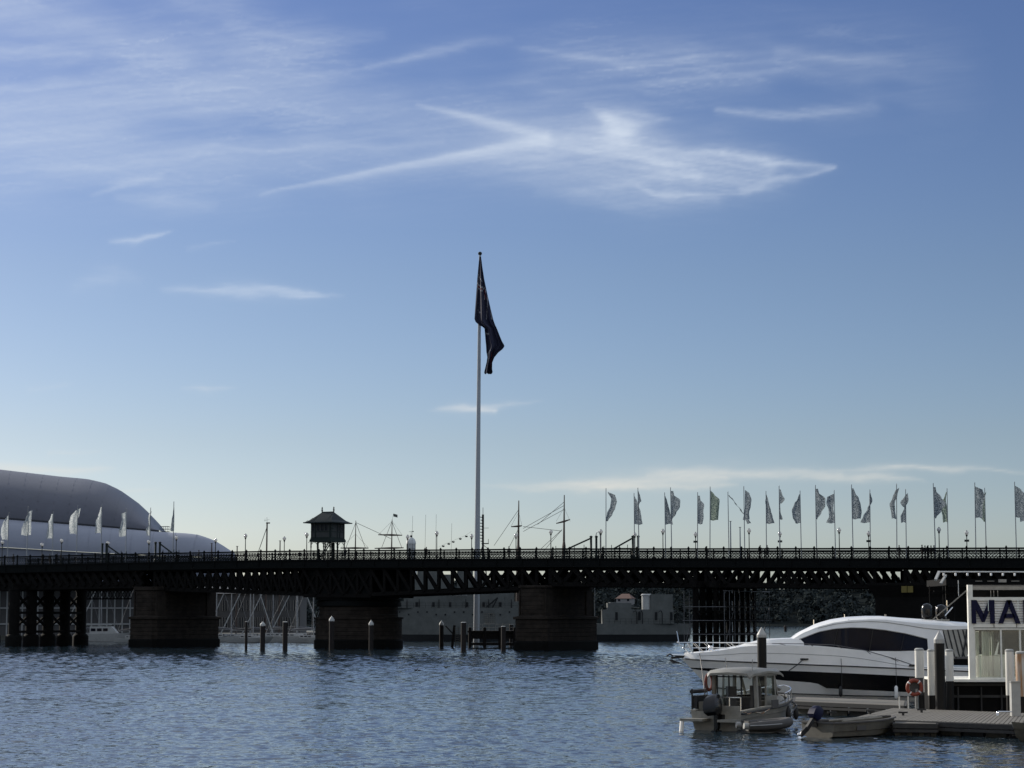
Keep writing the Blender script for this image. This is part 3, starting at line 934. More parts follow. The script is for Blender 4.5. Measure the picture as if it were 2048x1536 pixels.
# ------------------------------------------------------------------ the control cabin on the bridge
cabin = thing('control_cabin', 'dark hip-roofed control cabin raised on posts above the bridge deck', 'cabin', bw(s_at(654, 2.9), 2.9, zd(0)), BR)
HX, HY = 1.72, 2.1
cp_me = MB().lathe([(0.12, 0), (0.12, 0.25), (0.085, 0.3), (0.085, 1.9), (0.15, 1.98), (0.10, 2.1), (0.10, 2.75)], (0, 0, 0), 8).mesh('post', M['cabin_trim'])
for x in (-HX, -HX * 0.33, HX * 0.33, HX):
    for y in (-HY, HY): inst('post', cp_me, cabin, (x, y, 0))
for x in (-HX, HX): inst('post', cp_me, cabin, (x, 0, 0))
MB().box((0.5, 0.9, 1.35), (0.3, 0.3, 2.7)).build('stair_core', M['cabin_trim'], cabin)
bk = MB()
for y in (-HY, HY):
    for a, b in ((-HX, -HX * 0.33), (-HX * 0.33, HX * 0.33), (HX * 0.33, HX)):
        for x, sg in ((a, 1), (b, -1)):
            bk.bar((x, y, 2.3), (x + sg * 0.42, y, 2.74), 0.07)
bk.build('arch_brackets', M['cabin_trim'], cabin)
ld = MB()
for y in (-1.2, -0.65):
    ld.bar((-0.9, y, 0.0), (1.0, y, 2.75), 0.09, 0.14)
for i in range(9):
    k = i / 9 + 0.05
    ld.bar((-0.9 + 1.9 * k, -1.2, 2.75 * k), (-0.9 + 1.9 * k, -0.65, 2.75 * k), 0.12, 0.04)
ld.build('stair', M['cabin_trim'], cabin)
fl = MB()
fl.box((0, 0, 2.95), (2 * HX + 0.36, 2 * HY + 0.36, 0.36)); fl.box((0, 0, 3.22), (2 * HX + 0.2, 2 * HY + 0.2, 0.18))
for x in np.linspace(-HX - 0.3, HX + 0.3, 9):
    fl.box((x, -HY - 0.15, 2.70), (0.08, 0.06, 0.16))
fl.build('floor_frame', M['cabin_trim'], cabin)
wl_ = MB(); wl_.bbox((-HX, -HY, 3.3), (HX, HY, 5.75)); wl_.build('wall', M['cabin_wall'], cabin)
tr = MB()
def on(face, a, z0, z1, w, d, mb):
    if face == 'f': mb.bbox((a - w / 2, -HY - d, z0), (a + w / 2, -HY - 0.002, z1))
    else: mb.bbox((HX + 0.002, a - w / 2, z0), (HX + d, a + w / 2, z1))
for a in (-HX + 0.08, -0.95, HX - 0.08): on('f', a, 3.32, 5.74, 0.16, 0.07, tr)
for a in (-HY + 0.08, 0.0, 0.75, HY - 0.08): on('r', a, 3.32, 5.74, 0.16, 0.07, tr)
for z in (3.34, 4.25, 5.45):
    tr.bbox((-HX - 0.05, -HY - 0.05, z), (HX + 0.05, -HY - 0.001, z + 0.13))
    tr.bbox((HX + 0.001, -HY - 0.045, z + 0.01), (HX + 0.05, HY, z + 0.14))
tr.build('timber_framing', M['cabin_trim'], cabin)
def cab_window(face, a, w):
    wd_ = MB(); on(face, a, 4.42, 5.42, w, 0.03, wd_)
    o = wd_.build('window', M['dark_glass'], cabin)
    f_ = MB()
    for k in (-0.5, 0.0, 0.5): on(face, a + k * w, 4.40, 5.44, 0.06, 0.06, f_)
    on(face, a, 4.40, 4.46, w, 0.062, f_)
    f_.build('frame', M['cabin_wall'], o)
for a in (-1.32, -0.45, 0.3, 1.0): cab_window('f', a, 0.52)
for a in (0.38, 1.35): cab_window('r', a, 0.6)
dr = MB(); on('r', -1.2, 3.5, 5.4, 0.8, 0.035, dr); dr.build('door', M['cabin_wall'], cabin)
rf = MB()
ex, ey, rx = HX + 0.95, HY + 0.75, 1.05
e = [(-ex, -ey, 5.72), (ex, -ey, 5.72), (ex, ey, 5.72), (-ex, ey, 5.72)]
kx, ky, kz = HX + 0.2, HY + 0.1, 6.12
kk = [(-kx, -ky, kz), (kx, -ky, kz), (kx, ky, kz), (-kx, ky, kz)]
r0, r1 = (-rx, 0, 7.42), (rx, 0, 7.42)
rf.add(e + kk + [r0, r1], [(0, 1, 5, 4), (1, 2, 6, 5), (2, 3, 7, 6), (3, 0, 4, 7), (4, 5, 9, 8), (5, 6, 9), (6, 7, 8, 9), (7, 4, 8), (3, 2, 1, 0)])
for i in range(4):
    rf.bar(e[i], e[(i + 1) % 4], 0.10, 0.16)
rf.bar(r0, r1, 0.16, 0.16)
for x in np.linspace(-ex + 0.3, ex - 0.3, 15):
    k = max(0.0, 1 - max(0, abs(x) - rx) / (ex - rx))
    rf.bar((x, -ey * 0.99, 5.78), (x * (1 if abs(x) < rx else rx / abs(x) + (1 - rx / abs(x)) * (1 - k)), -ey + (ey) * k * 0.97, 5.78 + 1.6 * k ** 0.9), 0.035, 0.035)
rf.build('roof', M['roof_slate'], cabin)
for x in (-rx, rx):
    MB().lathe([(0.10, 7.4), (0.10, 7.65), (0.15, 7.7), (0.15, 7.8), (0.06, 7.85), (0.11, 8.0), (0.11, 8.1), (0.03, 8.25)], (x, 0, 0), 8).build('finial', M['roof_slate'], cabin)
bl = MB(); bl.bar((ex - 0.25, -ey + 0.3, 5.7), (ex - 0.25, -ey + 0.3, 4.95), 0.05); bl.lathe([(0.20, 4.62), (0.18, 4.8), (0.06, 4.95)], (ex - 0.25, -ey + 0.3, 0), 10)
bl.build('hanging_lamp', M['cabin_trim'], cabin)

# ------------------------------------------------------------------ lamps on the bridge
def lamp_post(px, far, label):
    t = WID - 1.0 if far else 0.75
    s = s_at(px, t)
    r = thing('lamp_post', label, 'street lamp', bw(s, t, zd(s)), BR, 'globe lamps along the bridge')
    return r
lp = MB().lathe([(0.16, 0), (0.16, 0.5), (0.10, 0.6), (0.075, 0.7), (0.06, 3.2), (0.07, 3.3), (0.16, 3.5), (0.17, 3.56)], (0, 0, 0), 8)
lamp_me = lp.mesh('post', M['lamp_post'], 50)
globe_me = MB().sphere((0, 0, 3.84), 0.29, 12).mesh('globe', M['globe'], 180)
cap_me = MB().lathe([(0.13, 4.08), (0.10, 4.14), (0.03, 4.2)], (0, 0, 0), 8).mesh('cap', M['lamp_post'])
speaker_me = MB().box((-0.2, 0, 2.75), (0.22, 0.2, 0.3)).box((0.2, 0, 2.75), (0.22, 0.2, 0.3)).mesh('speaker', M['lamp_post'])
LAMPS = [(1, 0, 'globe lamp at the bridge end farthest toward the museum'), (81, 1, 'globe lamp on the far rail in front of the museum wall, beside the walkers'),
 (120, 0, 'globe lamp on the near rail between two white banners'), (213, 1, 'globe lamp rising just behind the first gate post by the museum'),
 (295, 1, 'globe lamp between the two gates beside the museum'), (350, 0, 'globe lamp at the edge of the museum roof beside a furled banner'),
 (429, 1, 'globe lamp over the tail of the museum roof'), (489, 0, 'globe lamp alone against sky next to the museum roof'),
 (567, 1, 'globe lamp between the lone mast and the control cabin'), (612, 0, 'globe lamp right beside the control cabin posts'),
 (814.5, 1, 'globe lamp in front of the white lighthouse'), (873, 0, 'globe lamp between the lighthouse and the tall flagpole'),
 (943, 1, 'globe lamp hard against the tall white flagpole'), (1032, 1, 'globe lamp in front of the foremast of the tall ship'),
 (1102, 0, 'globe lamp between the two masts of the tall ship'), (1202.5, 0, 'globe lamp between the open gate and the first dark banner'),
 (1270.6, 1, 'globe lamp just above the second gate post among dark banners'), (1327, 0, 'globe lamp beside the pair of crossing dark banners'),
 (1392.6, 1, 'globe lamp with loudspeaker against a short banner pole'), (1500, 0, 'globe lamp next to the banner that blows away from its pole'),
 (1562, 1, 'globe lamp with loudspeakers behind the twisted banner'), (1681, 0, 'globe lamp close beside a banner with pinched waist'),
 (1740, 1, 'globe lamp with loudspeakers directly before a short banner pole'), (1881.5, 0, 'globe lamp near the crowd leaning on the rail'),
 (1937, 1, 'globe lamp with loudspeakers above the marina sign')]
for px, far, lab in LAMPS:
    r = lamp_post(px, far, lab)
    inst('post', lamp_me, r); inst('globe', globe_me, r); inst('cap', cap_me, r)
    if 'loudspeaker' in lab: inst('speaker', speaker_me, r)

# ------------------------------------------------------------------ banner poles
def banner_mesh(side, prof, hgt, fold, seed):
    """prof: list of (inner offset, outer offset) from the pole, top to bottom, metres; folds give it depth"""
    rg = random.Random(seed)
    nr, nc = 18, 9
    mb = MB()
    ph = rg.uniform(0, 6)
    rows = []
    for i in range(nr):
        k = i / (nr - 1)
        q = k * (len(prof) - 1)
        j = min(int(q), len(prof) - 2)
        u = q - j
        u = u * u * (3 - 2 * u)
        a = prof[j][0] * (1 - u) + prof[j + 1][0] * u
        b = prof[j][1] * (1 - u) + prof[j + 1][1] * u
        dip = 0.22 * (1 - k) if abs(b - a) > 0.3 else 0.0
        row = []
        for c in range(nc):
            v = c / (nc - 1)
            x = side * (a + (b - a) * v)
            y = fold * (math.sin(v * 5.5 + ph + k * 2.2) * 0.16 * v + math.sin(k * 4.0 + ph) * 0.22 * v)
            z = hgt - k * 4.2 - dip * v * 2.0 + 0.06 * math.sin(v * 6 + ph) * k
            row.append((x, y, z))
        rows.append(row)
    return mb.loft(rows)

def banner_pole(px, far, prof, side, label, group, m, top=None, seed=1, rz=0.0, H=10.1):
    t = WID - 0.9 if far else 0.55
    s = s_at(px, t)
    lean = Vector((random.uniform(-0.008, 0.008), 0, 0))
    r = thing('banner_pole', label, 'banner', bw(s, t, zd(s)), BR + rz, group)
    r.rotation_euler = (random.uniform(-0.006, 0.006), random.uniform(-0.014, 0.014), BR + rz)
    MB().lathe([(0.075, 0), (0.07, 3), (0.05, H - 0.1), (0.06, H - 0.05), (0.02, H)], (0, 0, 0), 8).build('pole', M['pole_grey'], r, 60)
    o = banner_mesh(side, prof, H - 0.55, 1.0, seed).build('banner', m, r, 180)
    o.rotation_euler = (0, 0, -BR * 0.6)
    return r

I = 0.06
full = [(I, 0.5), (I, 1.35), (I, 1.30), (I, 1.22), (I, 1.15)]
bow = [(0.25, 1.3), (0.75, 1.55), (0.62, 1.35), (0.15, 0.95), (-0.02, 0.35)]
wedge = [(I, 0.15), (I, 0.55), (I, 0.75), (I, 1.0), (I, 1.15)]
leaf = [(I, 0.15), (I, 0.9), (I, 1.25), (I, 1.15), (I, 0.75)]
furl = [(I, 0.12), (I, 0.5), (I, 0.12), (I, 0.10), (I, 0.08)]
away = [(I, 0.2), (0.9, 1.25), (1.7, 2.0), (2.4, 2.75), (2.7, 3.3)]
hook = [(I, 0.2), (I, 0.75), (-0.05, 0.12), (-0.03, 0.16), (I, 0.45)]
pinch = [(I, 1.05), (I, 1.15), (0.15, 0.85), (I, 0.8), (I, 1.2)]
twist = [(-0.35, 0.2), (-0.1, 0.55), (0.25, 0.95), (0.2, 0.75), (I, 0.65)]
taper = [(I, 0.35), (I, 1.35), (I, 1.30), (I, 0.75), (I, 0.15)]
RG = 'dark banners along the right half of the bridge'
RIGHT = [
 (1212.4, 0, bow, 1, 'D', 'curling banner that bows out from its pole, first of the dark row beside the gate'),
 (1270, 1, [(I, 0.1), (I, 0.65), (I, 0.95), (I, 1.1), (I, 1.25)], 1, 'D', 'short-looking banner spreading towards its foot over the second gate post'),
 (1279, 0, furl, 1, 'D', 'furled banner tangled at the top of its pole above the second gate'),
 (1332.3, 1, wedge, 1, 'D', 'triangular banner whose edge is crossed by a taller pole'),
 (1344.6, 0, taper, 1, 'D', 'broad banner narrowing to a point, overlapping the triangular one'),
 (1396, 1, [(I, 0.3), (I, 0.95), (I, 0.85), (I, 0.9), (I, 0.75)], 1, 'D', 'notched banner on a pole beside the lamp with one loudspeaker'),
 (1421, 0, full, 1, 'G', 'full square greenish banner spread flat beside a lone walker'),
 (1459.4, 1, away, 1, 'D', 'thin banner blown away from its pole in a long slant'),
 (1491, 0, [(0.15, 0.75), (0.12, 1.05), (0.12, 0.95), (I, 0.7), (-0.2, 0.75)], 1, 'D', 'banner swollen near its top behind which a thin banner ends'),
 (1534.5, 1, [(I, 0.1), (-0.12, 0.45), (I, 0.7), (I, 0.95), (I, 1.2)], 1, 'D', 'skirt-shaped banner with wide foot above two walkers'),
 (1561.3, 0, hook, 1, 'D', 'hooked banner with a small flap at its pole top'),
 (1604.5, 1, leaf, -1, 'D', 'leaf-shaped banner turned towards the museum with frayed foot'),
 (1635.3, 0, taper, 1, 'D', 'pointed banner like a knife blade, tip downwards'),
 (1673, 1, pinch, -1, 'D', 'pinch-waisted banner turned back towards the museum'),
 (1708.5, 0, [(I, 0.25), (I, 0.95), (I, 1.2), (I, 1.3), (I, 1.15)], 1, 'D', 'wide rounded banner with slanted foot, halfway along the right stretch'),
 (1742.8, 1, [(-0.1, 0.1), (-0.35, 0.1), (I, 0.4), (I, 0.95), (I, 1.35)], -1, 'D', 'slender banner flaring into a triangle at its foot'),
 (1796, 0, twist, -1, 'D', 'twisted rope-like banner on a tall pole between walkers'),
 (1815, 1, [(-0.3, 0.1), (-0.4, 0.75), (I, 0.2), (I, 0.75), (I, 0.7)], -1, 'D', 'knotted hourglass banner next to the twisted one'),
 (1873.8, 0, [(I, 0.3), (I, 1.0), (I, 1.6), (I, 0.95), (I, 0.25)], 1, 'D', 'diamond-like banner at the crowd, reaching the next banner'),
 (1899.3, 1, [(I, 0.15), (0.2, 0.8), (I, 0.9), (I, 0.7), (I, 0.65)], -1, 'G', 'greenish banner touching the diamond-like banner'),
 (1954.6, 0, [(I, 1.0), (I, 1.3), (I, 1.05), (I, 0.95), (I, 0.95)], 1, 'D', 'tall flat banner above the marina sign'),
 (1975.4, 1, [(-0.2, 0.1), (0.05, 0.7), (I, 0.95), (I, 0.8), (I, 0.2)], -1, 'G', 'lens-shaped banner just behind the tall flat one'),
 (2036, 0, [(I, 0.8), (I, 1.5), (I, 1.55), (I, 1.5), (I, 1.45)], 1, 'D', 'broad banner at the end of the row nearest the marina'),
 (2062, 1, full, -1, 'D', 'banner half hidden behind the broad end banner'),
]
for i, (px, far, prof, side, mm, lab) in enumerate(RIGHT):
    banner_pole(px, far, prof, side, lab, RG, M['banner_green' if mm == 'G' else 'banner_dark'], seed=i + 3)
LG = 'pale banners before the museum'
LEFT = [
 (12, 1, [(I, 0.6), (I, 1.0), (I, 1.2), (I, 1.3), (I, 1.1)], -1, 'pale banner at the very end of the bridge before the museum'),
 (50.6, 0, [(-0.75, 0.1), (-0.65, 0.5), (-0.6, 0.8), (-0.65, 1.0), (-0.6, 1.0)], -1, 'pale banner split in two by its dark pole, nearest the bridge end'),
 (102.5, 1, [(I, 0.2), (I, 0.9), (I, 1.0), (I, 1.15), (I, 1.2)], -1, 'pale notched banner between the split one and the tangled one'),
 (150, 0, [(-0.5, 0.4), (-0.3, 1.1), (I, 1.3), (I, 1.35), (I, 1.25)], -1, 'pale banner with a tangled flap at its pole top'),
 (199.5, 0, [(I, 0.1), (-0.1, 0.6), (I, 1.1), (I, 1.1), (I, 1.15)], -1, 'pale banner hanging above the first gate post'),
 (249, 1, [(I, 0.95), (I, 0.9), (I, 1.1), (I, 1.35), (I, 1.2)], -1, 'pale banner alone between the two gates'),
 (297, 1, [(-0.2, 0.15), (I, 0.4), (I, 0.4), (I, 0.85), (I, 0.6)], -1, 'pale narrow banner at the edge of the high museum roof'),
]
for i, (px, far, prof, side, lab) in enumerate(LEFT):
    banner_pole(px, far, prof, side, lab, LG, M['banner_pale'], seed=i + 50, H=9.6)
banner_pole(344, 0, [(-0.05, 0.1), (-0.1, 0.2), (-0.12, 0.3), (-0.12, 0.35), (-0.1, 0.5)], -1, 'dark furled banner standing alone beside the rooftop platform', LG, M['banner_dark'], seed=60, H=9.6)

# ------------------------------------------------------------------ swing gates
def gate(px, arm, label, loop=False):
    s = s_at(px, 1.6)
    g = thing('swing_gate', label, 'gate', bw(s, 1.6, zd(s)), BR, 'iron gates at the ends of the swing span')
    for x in (-0.42, 0.42):
        MB().lathe([(0.26, 0), (0.26, 0.4), (0.17, 0.5), (0.17, 3.0), (0.24, 3.05), (0.24, 3.2), (0.08, 3.3)], (x, 0, 0), 8).build('gate_post', M['cabin_trim'], g, 50)
    if loop:
        MB().tube([(0.2, 0.3, 0.4), (0.2, 0.3, 3.3), (0.32, 0.3, 3.7), (0.55, 0.3, 3.9), (0.78, 0.3, 3.7), (0.9, 0.3, 3.3), (0.9, 0.3, 0.4)], 0.06, 6).build('hoop', M['pole_grey'], g)
    sg = 1 if arm > 0 else -1
    MB().bar((sg * 0.5, 0, 2.9), (arm, 0, 1.35), 0.16, 0.2).build('stay', M['cabin_trim'], g)
    b = MB().bar((sg * 0.5, 0, 1.45), (arm * 1.4, 0, 1.5), 0.12, 0.14)
    for k in (0.35, 0.7, 1.05, 1.38):
        b.bar((arm * k, 0, 0.1), (arm * k, 0, 2.0 if k < 1.3 else 1.9), 0.07)
    b.bar((sg * 0.5, 0, 0.4), (arm * 1.4, 0, 0.4), 0.08)
    b.build('boom', M['cabin_trim'], g)
gate(206, 3.2, 'iron gate by the museum, farther from the cabin')
gate(313, 3.0, 'iron gate at the museum end of the swing span, nearer the cabin')
gate(1188, -4.4, 'iron gate with tall hoop past the tall ship masts', True)
gate(1272, -3.6, 'iron gate below the furled banner')

# ------------------------------------------------------------------ people on the bridge
def person_body(var, m):
    """one continuous figure: trunk, head, arms and legs grown together from stacked rings"""
    mb = MB()
    a = 0.12 + 0.08 * var
    def ring(c, rx, ry, n=8):
        return [(c[0] + rx * math.cos(2 * math.pi * k / n), c[1] + ry * math.sin(2 * math.pi * k / n), c[2]) for k in range(n)]
    trunk = [((0, 0, .84), .15, .12), ((0, 0, 1.0), .15, .11), ((0, 0, 1.15), .155, .11), ((0, 0, 1.35), .20, .12), ((0, 0, 1.45), .17, .10), ((0, 0, 1.50), .06, .06),
             ((0, -.02, 1.56), .065, .075), ((0, -.03, 1.62), .085, .10), ((0, -.02, 1.70), .085, .10), ((0, -.01, 1.77), .05, .06)]
    mb.loft([ring(*q) for q in trunk], True, caps=True)
    for sg, sw in ((1, -a), (-1, a)):
        mb.tube([(sg * .08, 0, .9), (sg * .10, sw * .5, .48), (sg * .10, sw + .06, .08), (sg * .10, sw - .10, .04)], [.10, .07, .05, .045], 7)
        mb.tube([(sg * .19, 0, 1.40), (sg * .25, -.02, 1.13), (sg * .20, -.18 - .1 * var, .98), (sg * .18, -.25 - .1 * var, .97)], [.065, .05, .04, .035], 6)
    return mb.mesh('person', m, 60)
PM = [person_body(0, M['skin']), person_body(1, M['skin2']), person_body(0.5, M['skin'])]
PEOPLE = [(24, 0.9, 'person in dark clothes at the bridge end before the museum'), (83, 0.9, 'person leaning on the rail beside the far lamp before the museum'),
 (112, 0.9, 'first of two people side by side by the white banners'), (119, 1.3, 'second of two people side by side, nearer the first gate'),
 (97, 2.2, 'person in brown standing back from the rail before the museum'), (396, 1.0, 'person in dark clothes past the last pale banner'), (690, 1.2, 'person at the rail just past the control cabin'),
 (852, 1.0, 'person at the rail between lighthouse and lamp'), (1018, 1.0, 'person at the rail before the tall ship foremast'), (1414.8, 0.9, 'lone person walking beside the flat green banner'), (1522, 1.0, 'person with peaked hat between two banner poles'),
 (1536, 0.9, 'person right under the skirt-shaped banner'), (1801, 0.9, 'person next to the twisted banner pole'),
 (1847, 0.9, 'person at the end of the crowd away from the marina'), (1853, 1.2, 'second person in the crowd leaning on the rail'), (1859, 0.9, 'person in the middle of the crowd on the rail'),
 (1865, 1.2, 'fourth person in the crowd, in dark clothes'), (1871, 0.9, 'person in the crowd beside the tall banner pole')]
for i, (px, t, lab) in enumerate(PEOPLE):
    s = s_at(px, t)
    o = inst('person', PM[i % 3], None, bw(s, t, zd(s)), (0, 0, BR + random.uniform(-0.6, 0.6)))
    k = random.uniform(0.98, 1.06); o.scale = (k, k, k)
    tag(o, lab, 'person', 'people on the bridge')

# ------------------------------------------------------------------ tall flagpole with its draped flag
YP = 352.0
fp_base = at(952.5, 1290, YP); fp_base.z = 0
fp_top = at(960.0, 510, YP)
Hf = fp_top.z
fpole = thing('flagpole', 'towering white flagpole flying a dark navy flag behind the bridge', 'flagpole', fp_base)
off = fp_top - fp_base
MB().tube([(off.x * k, 0, Hf * k) for k in (0, 0.25, 0.5, 0.75, 1.0)], [0.50, 0.44, 0.36, 0.28, 0.17], 16).build('pole', M['pole_white'], fpole, 60)
MB().lathe([(0.2, 0), (0.3, 0.1), (0.32, 0.35), (0.2, 0.5), (0.05, 0.55)], (off.x, 0, Hf), 12).build('truck', M['lamp_post'], fpole, 40)
rows = [(514, 957.5, 961), (535, 955.5, 963.5), (560, 953.2, 967.5), (590, 951, 974), (620, 949, 981), (640, 947.8, 986), (646, 950, 988), (652, 957, 990.5), (658, 968, 993.5), (672, 969.3, 999), (684, 970.3, 1004), (692, 971.2, 1009),
        (698, 971.6, 1006), (706, 972, 996), (716, 974, 988), (726, 972.5, 984.2), (738, 969.5, 983.8), (746, 967.5, 985), (749, 969, 984)]
ys = np.linspace(514, 749, 72)
lx = np.interp(ys, [r[0] for r in rows], [r[1] for r in rows])
rxx = np.interp(ys, [r[0] for r in rows], [r[2] for r in rows])
fm = MB()
sc = YP / FPX
gridf = []
ncf = 30
for i, y in enumerate(ys):
    k = i / 71
    row = []
    zz = at(960, y, YP).z
    for c in range(ncf):
        v = c / (ncf - 1)
        px = lx[i] * (1 - v) + rxx[i] * v
        amp = 0.10 + 0.75 * min(1, k * 2.2)
        d = amp * (math.sin(v * 8.5 + 2.2 * k) * 0.7 + 0.45 * math.sin(v * 17 + 5 * k + 1.0)) - 0.55 - 0.3 * k
        row.append(((px - 952.5) * sc * 0.996, d, zz + 0.12 * math.sin(v * 8 + k * 3) * (1 if 2 < i < 70 else 0)))
    gridf.append(row)
fm.loft(gridf)
segs_w = [((952.5, 569), (967, 578), 1.6), ((951, 575), (966, 584), 1.0), ((956, 553), (963, 563), 1.0), ((975, 590), (972, 640), 0.8), ((979, 600), (983, 640), 0.8), ((971, 580), (968, 600), 0.9), ((986, 612), (990, 645), 0.7), ((955, 622), (960, 626), 0.8), ((973, 668), (976, 668), 2.0), ((980, 700), (973, 712), 0.8)]
segs_r = [((968, 582), (971, 600), 0.8), ((951.5, 572), (966, 581), 0.7), ((981, 735), (983, 705), 0.6)]
def near(p, segs):
    for (a, b), (c, d), wd in segs:
        q = (c - a) ** 2 + (d - b) ** 2
        t = max(0, min(1, ((p[0] - a) * (c - a) + (p[1] - b) * (d - b)) / q))
        if math.hypot(p[0] - a - t * (c - a), p[1] - b - t * (d - b)) < wd: return True
    return False
for i in range(71):
    for c in range(ncf - 1):
        v = (c + 0.5) / (ncf - 1)
        p = ((lx[i] + lx[i + 1]) / 2 * (1 - v) + (rxx[i] + rxx[i + 1]) / 2 * v, (ys[i] + ys[i + 1]) / 2)
        f = i * (ncf - 1) + c
        if near(p, segs_r): fm.m[f] = 2
        elif near(p, segs_w): fm.m[f] = 1
fm.build('flag', [M['flag_navy'], M['flag_white'], M['flag_red']], fpole, 180)

# platform of piles round the flagpole foot
plat = thing('fender_platform', 'low dark timber platform standing around the flagpole foot', 'jetty', at(985, 1290, 347).xy.to_3d())
pl = MB()
pl.box((0, 0, 1.9), (7.4, 5.0, 1.0)); pl.box((0, 0, 2.55), (7.8, 5.4, 0.25)); pl.box((0, 0, 0.6), (7.4, 5, 0.35))
pl.build('deck_beams', M['pile_timber'], plat)
for x in (-3.5, -1.2, 1.2, 3.5):
    MB().lathe([(0.26, -1), (0.26, 3.1), (0.1, 3.2)], (x, -2.6, 0), 10).build('pile', M['pile_timber'], plat)
rl = MB()
for x in np.linspace(-3.7, 3.7, 8): rl.bar((x, -2.6, 2.6), (x, -2.6, 3.7), 0.06)
for z in (3.2, 3.7): rl.bar((-3.7, -2.6, z), (3.7, -2.6, z), 0.06)
rl.build('rail', M['alu'], plat)
cg = thing('wire_cage', 'pale square wire cage on the flagpole platform', 'cage', at(979, 1246, 346))
cgb = MB()
for i in range(7):
    x = -0.85 + 1.7 * i / 6
    cgb.bar((x, -0.6, 0), (x, -0.6, 1.45), 0.05); cgb.bar((x, 0.6, 0), (x, 0.6, 1.45), 0.05)
for i in range(6):
    z = 1.45 * i / 5
    for y in (-0.6, 0.6): cgb.bar((-0.85, y, z), (0.85, y, z), 0.05)
    for x in (-0.85, 0.85): cgb.bar((x, -0.6, z), (x, 0.6, z), 0.05)
cgb.build('mesh_sides', M['white_dirty'], cg)
MB().box((0, 0, -0.04), (1.8, 1.3, 0.08)).build('base', M['alu'], cg)
lad = thing('fender_ladder', 'yellowed rung ladder on a leaning fender beside the flagpole platform', 'ladder', at(915, 1290, 348).xy.to_3d())
lb = MB()
for x in (-0.3, 0.3): lb.bar((x, 0, -0.5), (x - 0.1, 0.3, 3.2), 0.09)
for i in range(11): lb.bar((-0.3, 0, 0.1 + i * 0.29), (0.3, 0, 0.1 + i * 0.29), 0.08)
lb.build('rungs', M['cream'], lad)
MB().bar((-0.9, 0.4, -0.5), (-0.5, 0.6, 3.5), 0.4).bar((-1.9, 0.5, 3.4), (-0.4, 0.5, 1.8), 0.2).build('fender_beam', M['pile_timber'], lad)

# ------------------------------------------------------------------ mooring piles in the channel
def pile(px, py_base, py_top, wpx, label, name='mooring_pile', cone=True, mats=('pile_timber', 'cap_grey'), group='dark mooring piles by the bridge', caph=0.5):
    Y = EYE * FPX / (py_base - 1235.0)
    b = at(px, py_base, Y)
    top = at(px, py_top, Y).z
    r = wpx / 2 * Y / FPX
    g = thing(name, label, 'pile', (b.x, b.y, 0), 0, group)
    MB().lathe([(r, -2), (r, top - caph)], (0, 0, 0), 14).build('shaft', M[mats[0]], g, 40)
    if cone: MB().lathe([(r * 1.12, top - caph - 0.25), (r * 1.12, top - caph), (r * 0.08, top)], (0, 0, 0), 14).build('cap', M[mats[1]], g, 40)
    else: MB().lathe([(r * 1.02, top - caph), (r * 1.02, top - 0.05), (r * 0.7, top)], (0, 0, 0), 14).build('cap', M[mats[1]], g, 40)
    return g
for a in [(492, 1298, 1243, 5.5, 'thin dark pile, first of three beside the moored yachts', 0.05, 0), (525, 1300, 1243, 10, 'thick dark pile in the middle of the three by the yachts', 0.4, 1), (570, 1300, 1243, 10, 'thick dark pile with flat top, closest to the round pier', 0.1, 0),
          (663, 1299.5, 1232, 10, 'pale-capped pile against the left part of the round pier', 0.5, 1), (742, 1299.5, 1240, 9, 'pale-capped pile against the right part of the round pier', 0.5, 1),
          (883, 1294, 1241, 8.5, 'pale-capped pile standing alone before the grey warship', 0.5, 1), (927, 1302, 1244, 10.5, 'thick dark pile in front of the flagpole platform', 0.1, 0),
          (950.5, 1293, 1244, 8, 'dark pile right before the flagpole foot', 0.1, 0), (1007, 1301.5, 1252, 9.5, 'short dark pile at the platform end', 0.1, 0), (1022.5, 1292, 1248, 7.5, 'slim dark pile beside the right stone pier', 0.1, 0)]:
    pile(a[0], a[1], a[2], a[3], a[4], caph=a[5], cone=bool(a[6]))

# ------------------------------------------------------------------ scaffolding round the timber bent
sf = thing('scaffolding', 'thin grey scaffold tubes wrapped around the timber bent', 'scaffold', bw(BENT + 1, 0, 0), BR)
sfb = MB()
zt = zd(BENT) - 4.6
ts = np.linspace(-2.2, WID + 1.5, 10)
for x in (-1.6, 4.4):
    for t in ts: sfb.tube([(x, t, 0.2), (x, t, zt)], 0.05, 5)
    for z in (0.6, 2.4, 4.3, 6.2, zt): sfb.tube([(x, ts[0] - 0.3, z), (x, ts[-1] + 0.3, z)], 0.05, 5)
    for a, b in ((0, 2), (4, 6), (7, 9)): sfb.tube([(x, ts[a], 0.6), (x, ts[b], 6.2)], 0.04, 5)
for t in ts[::3]:
    for z in (2.4, 4.3, 6.2): sfb.tube([(-1.8, t, z), (4.6, t, z)], 0.045, 5)
sfb.build('tubes', M['scaffold'], sf)
bd = MB()
for z in (4.4, 6.3): bd.bbox((4.5, -2.2, z), (5.4, WID + 1.5, z + 0.08))
bd.build('walk_boards', M['bridge_timber'], sf)
# a light frame reaching out to the left of the bent
sf2 = bpy.data.objects.new('outrigger_frame', None); COL.objects.link(sf2); sf2.parent = sf
ob = MB()
for x in (-7.2, -4.6, -2): ob.tube([(x, 15, 0.3), (x, 15, 7.6)], 0.05, 5)
for z in (2.3, 3.8, 6.0, 6.7, 7.4): ob.tube([(-8.4, 15, z), (-1.5, 15, z)], 0.05, 5)
ob.build('tubes', M['scaffold'], sf2)

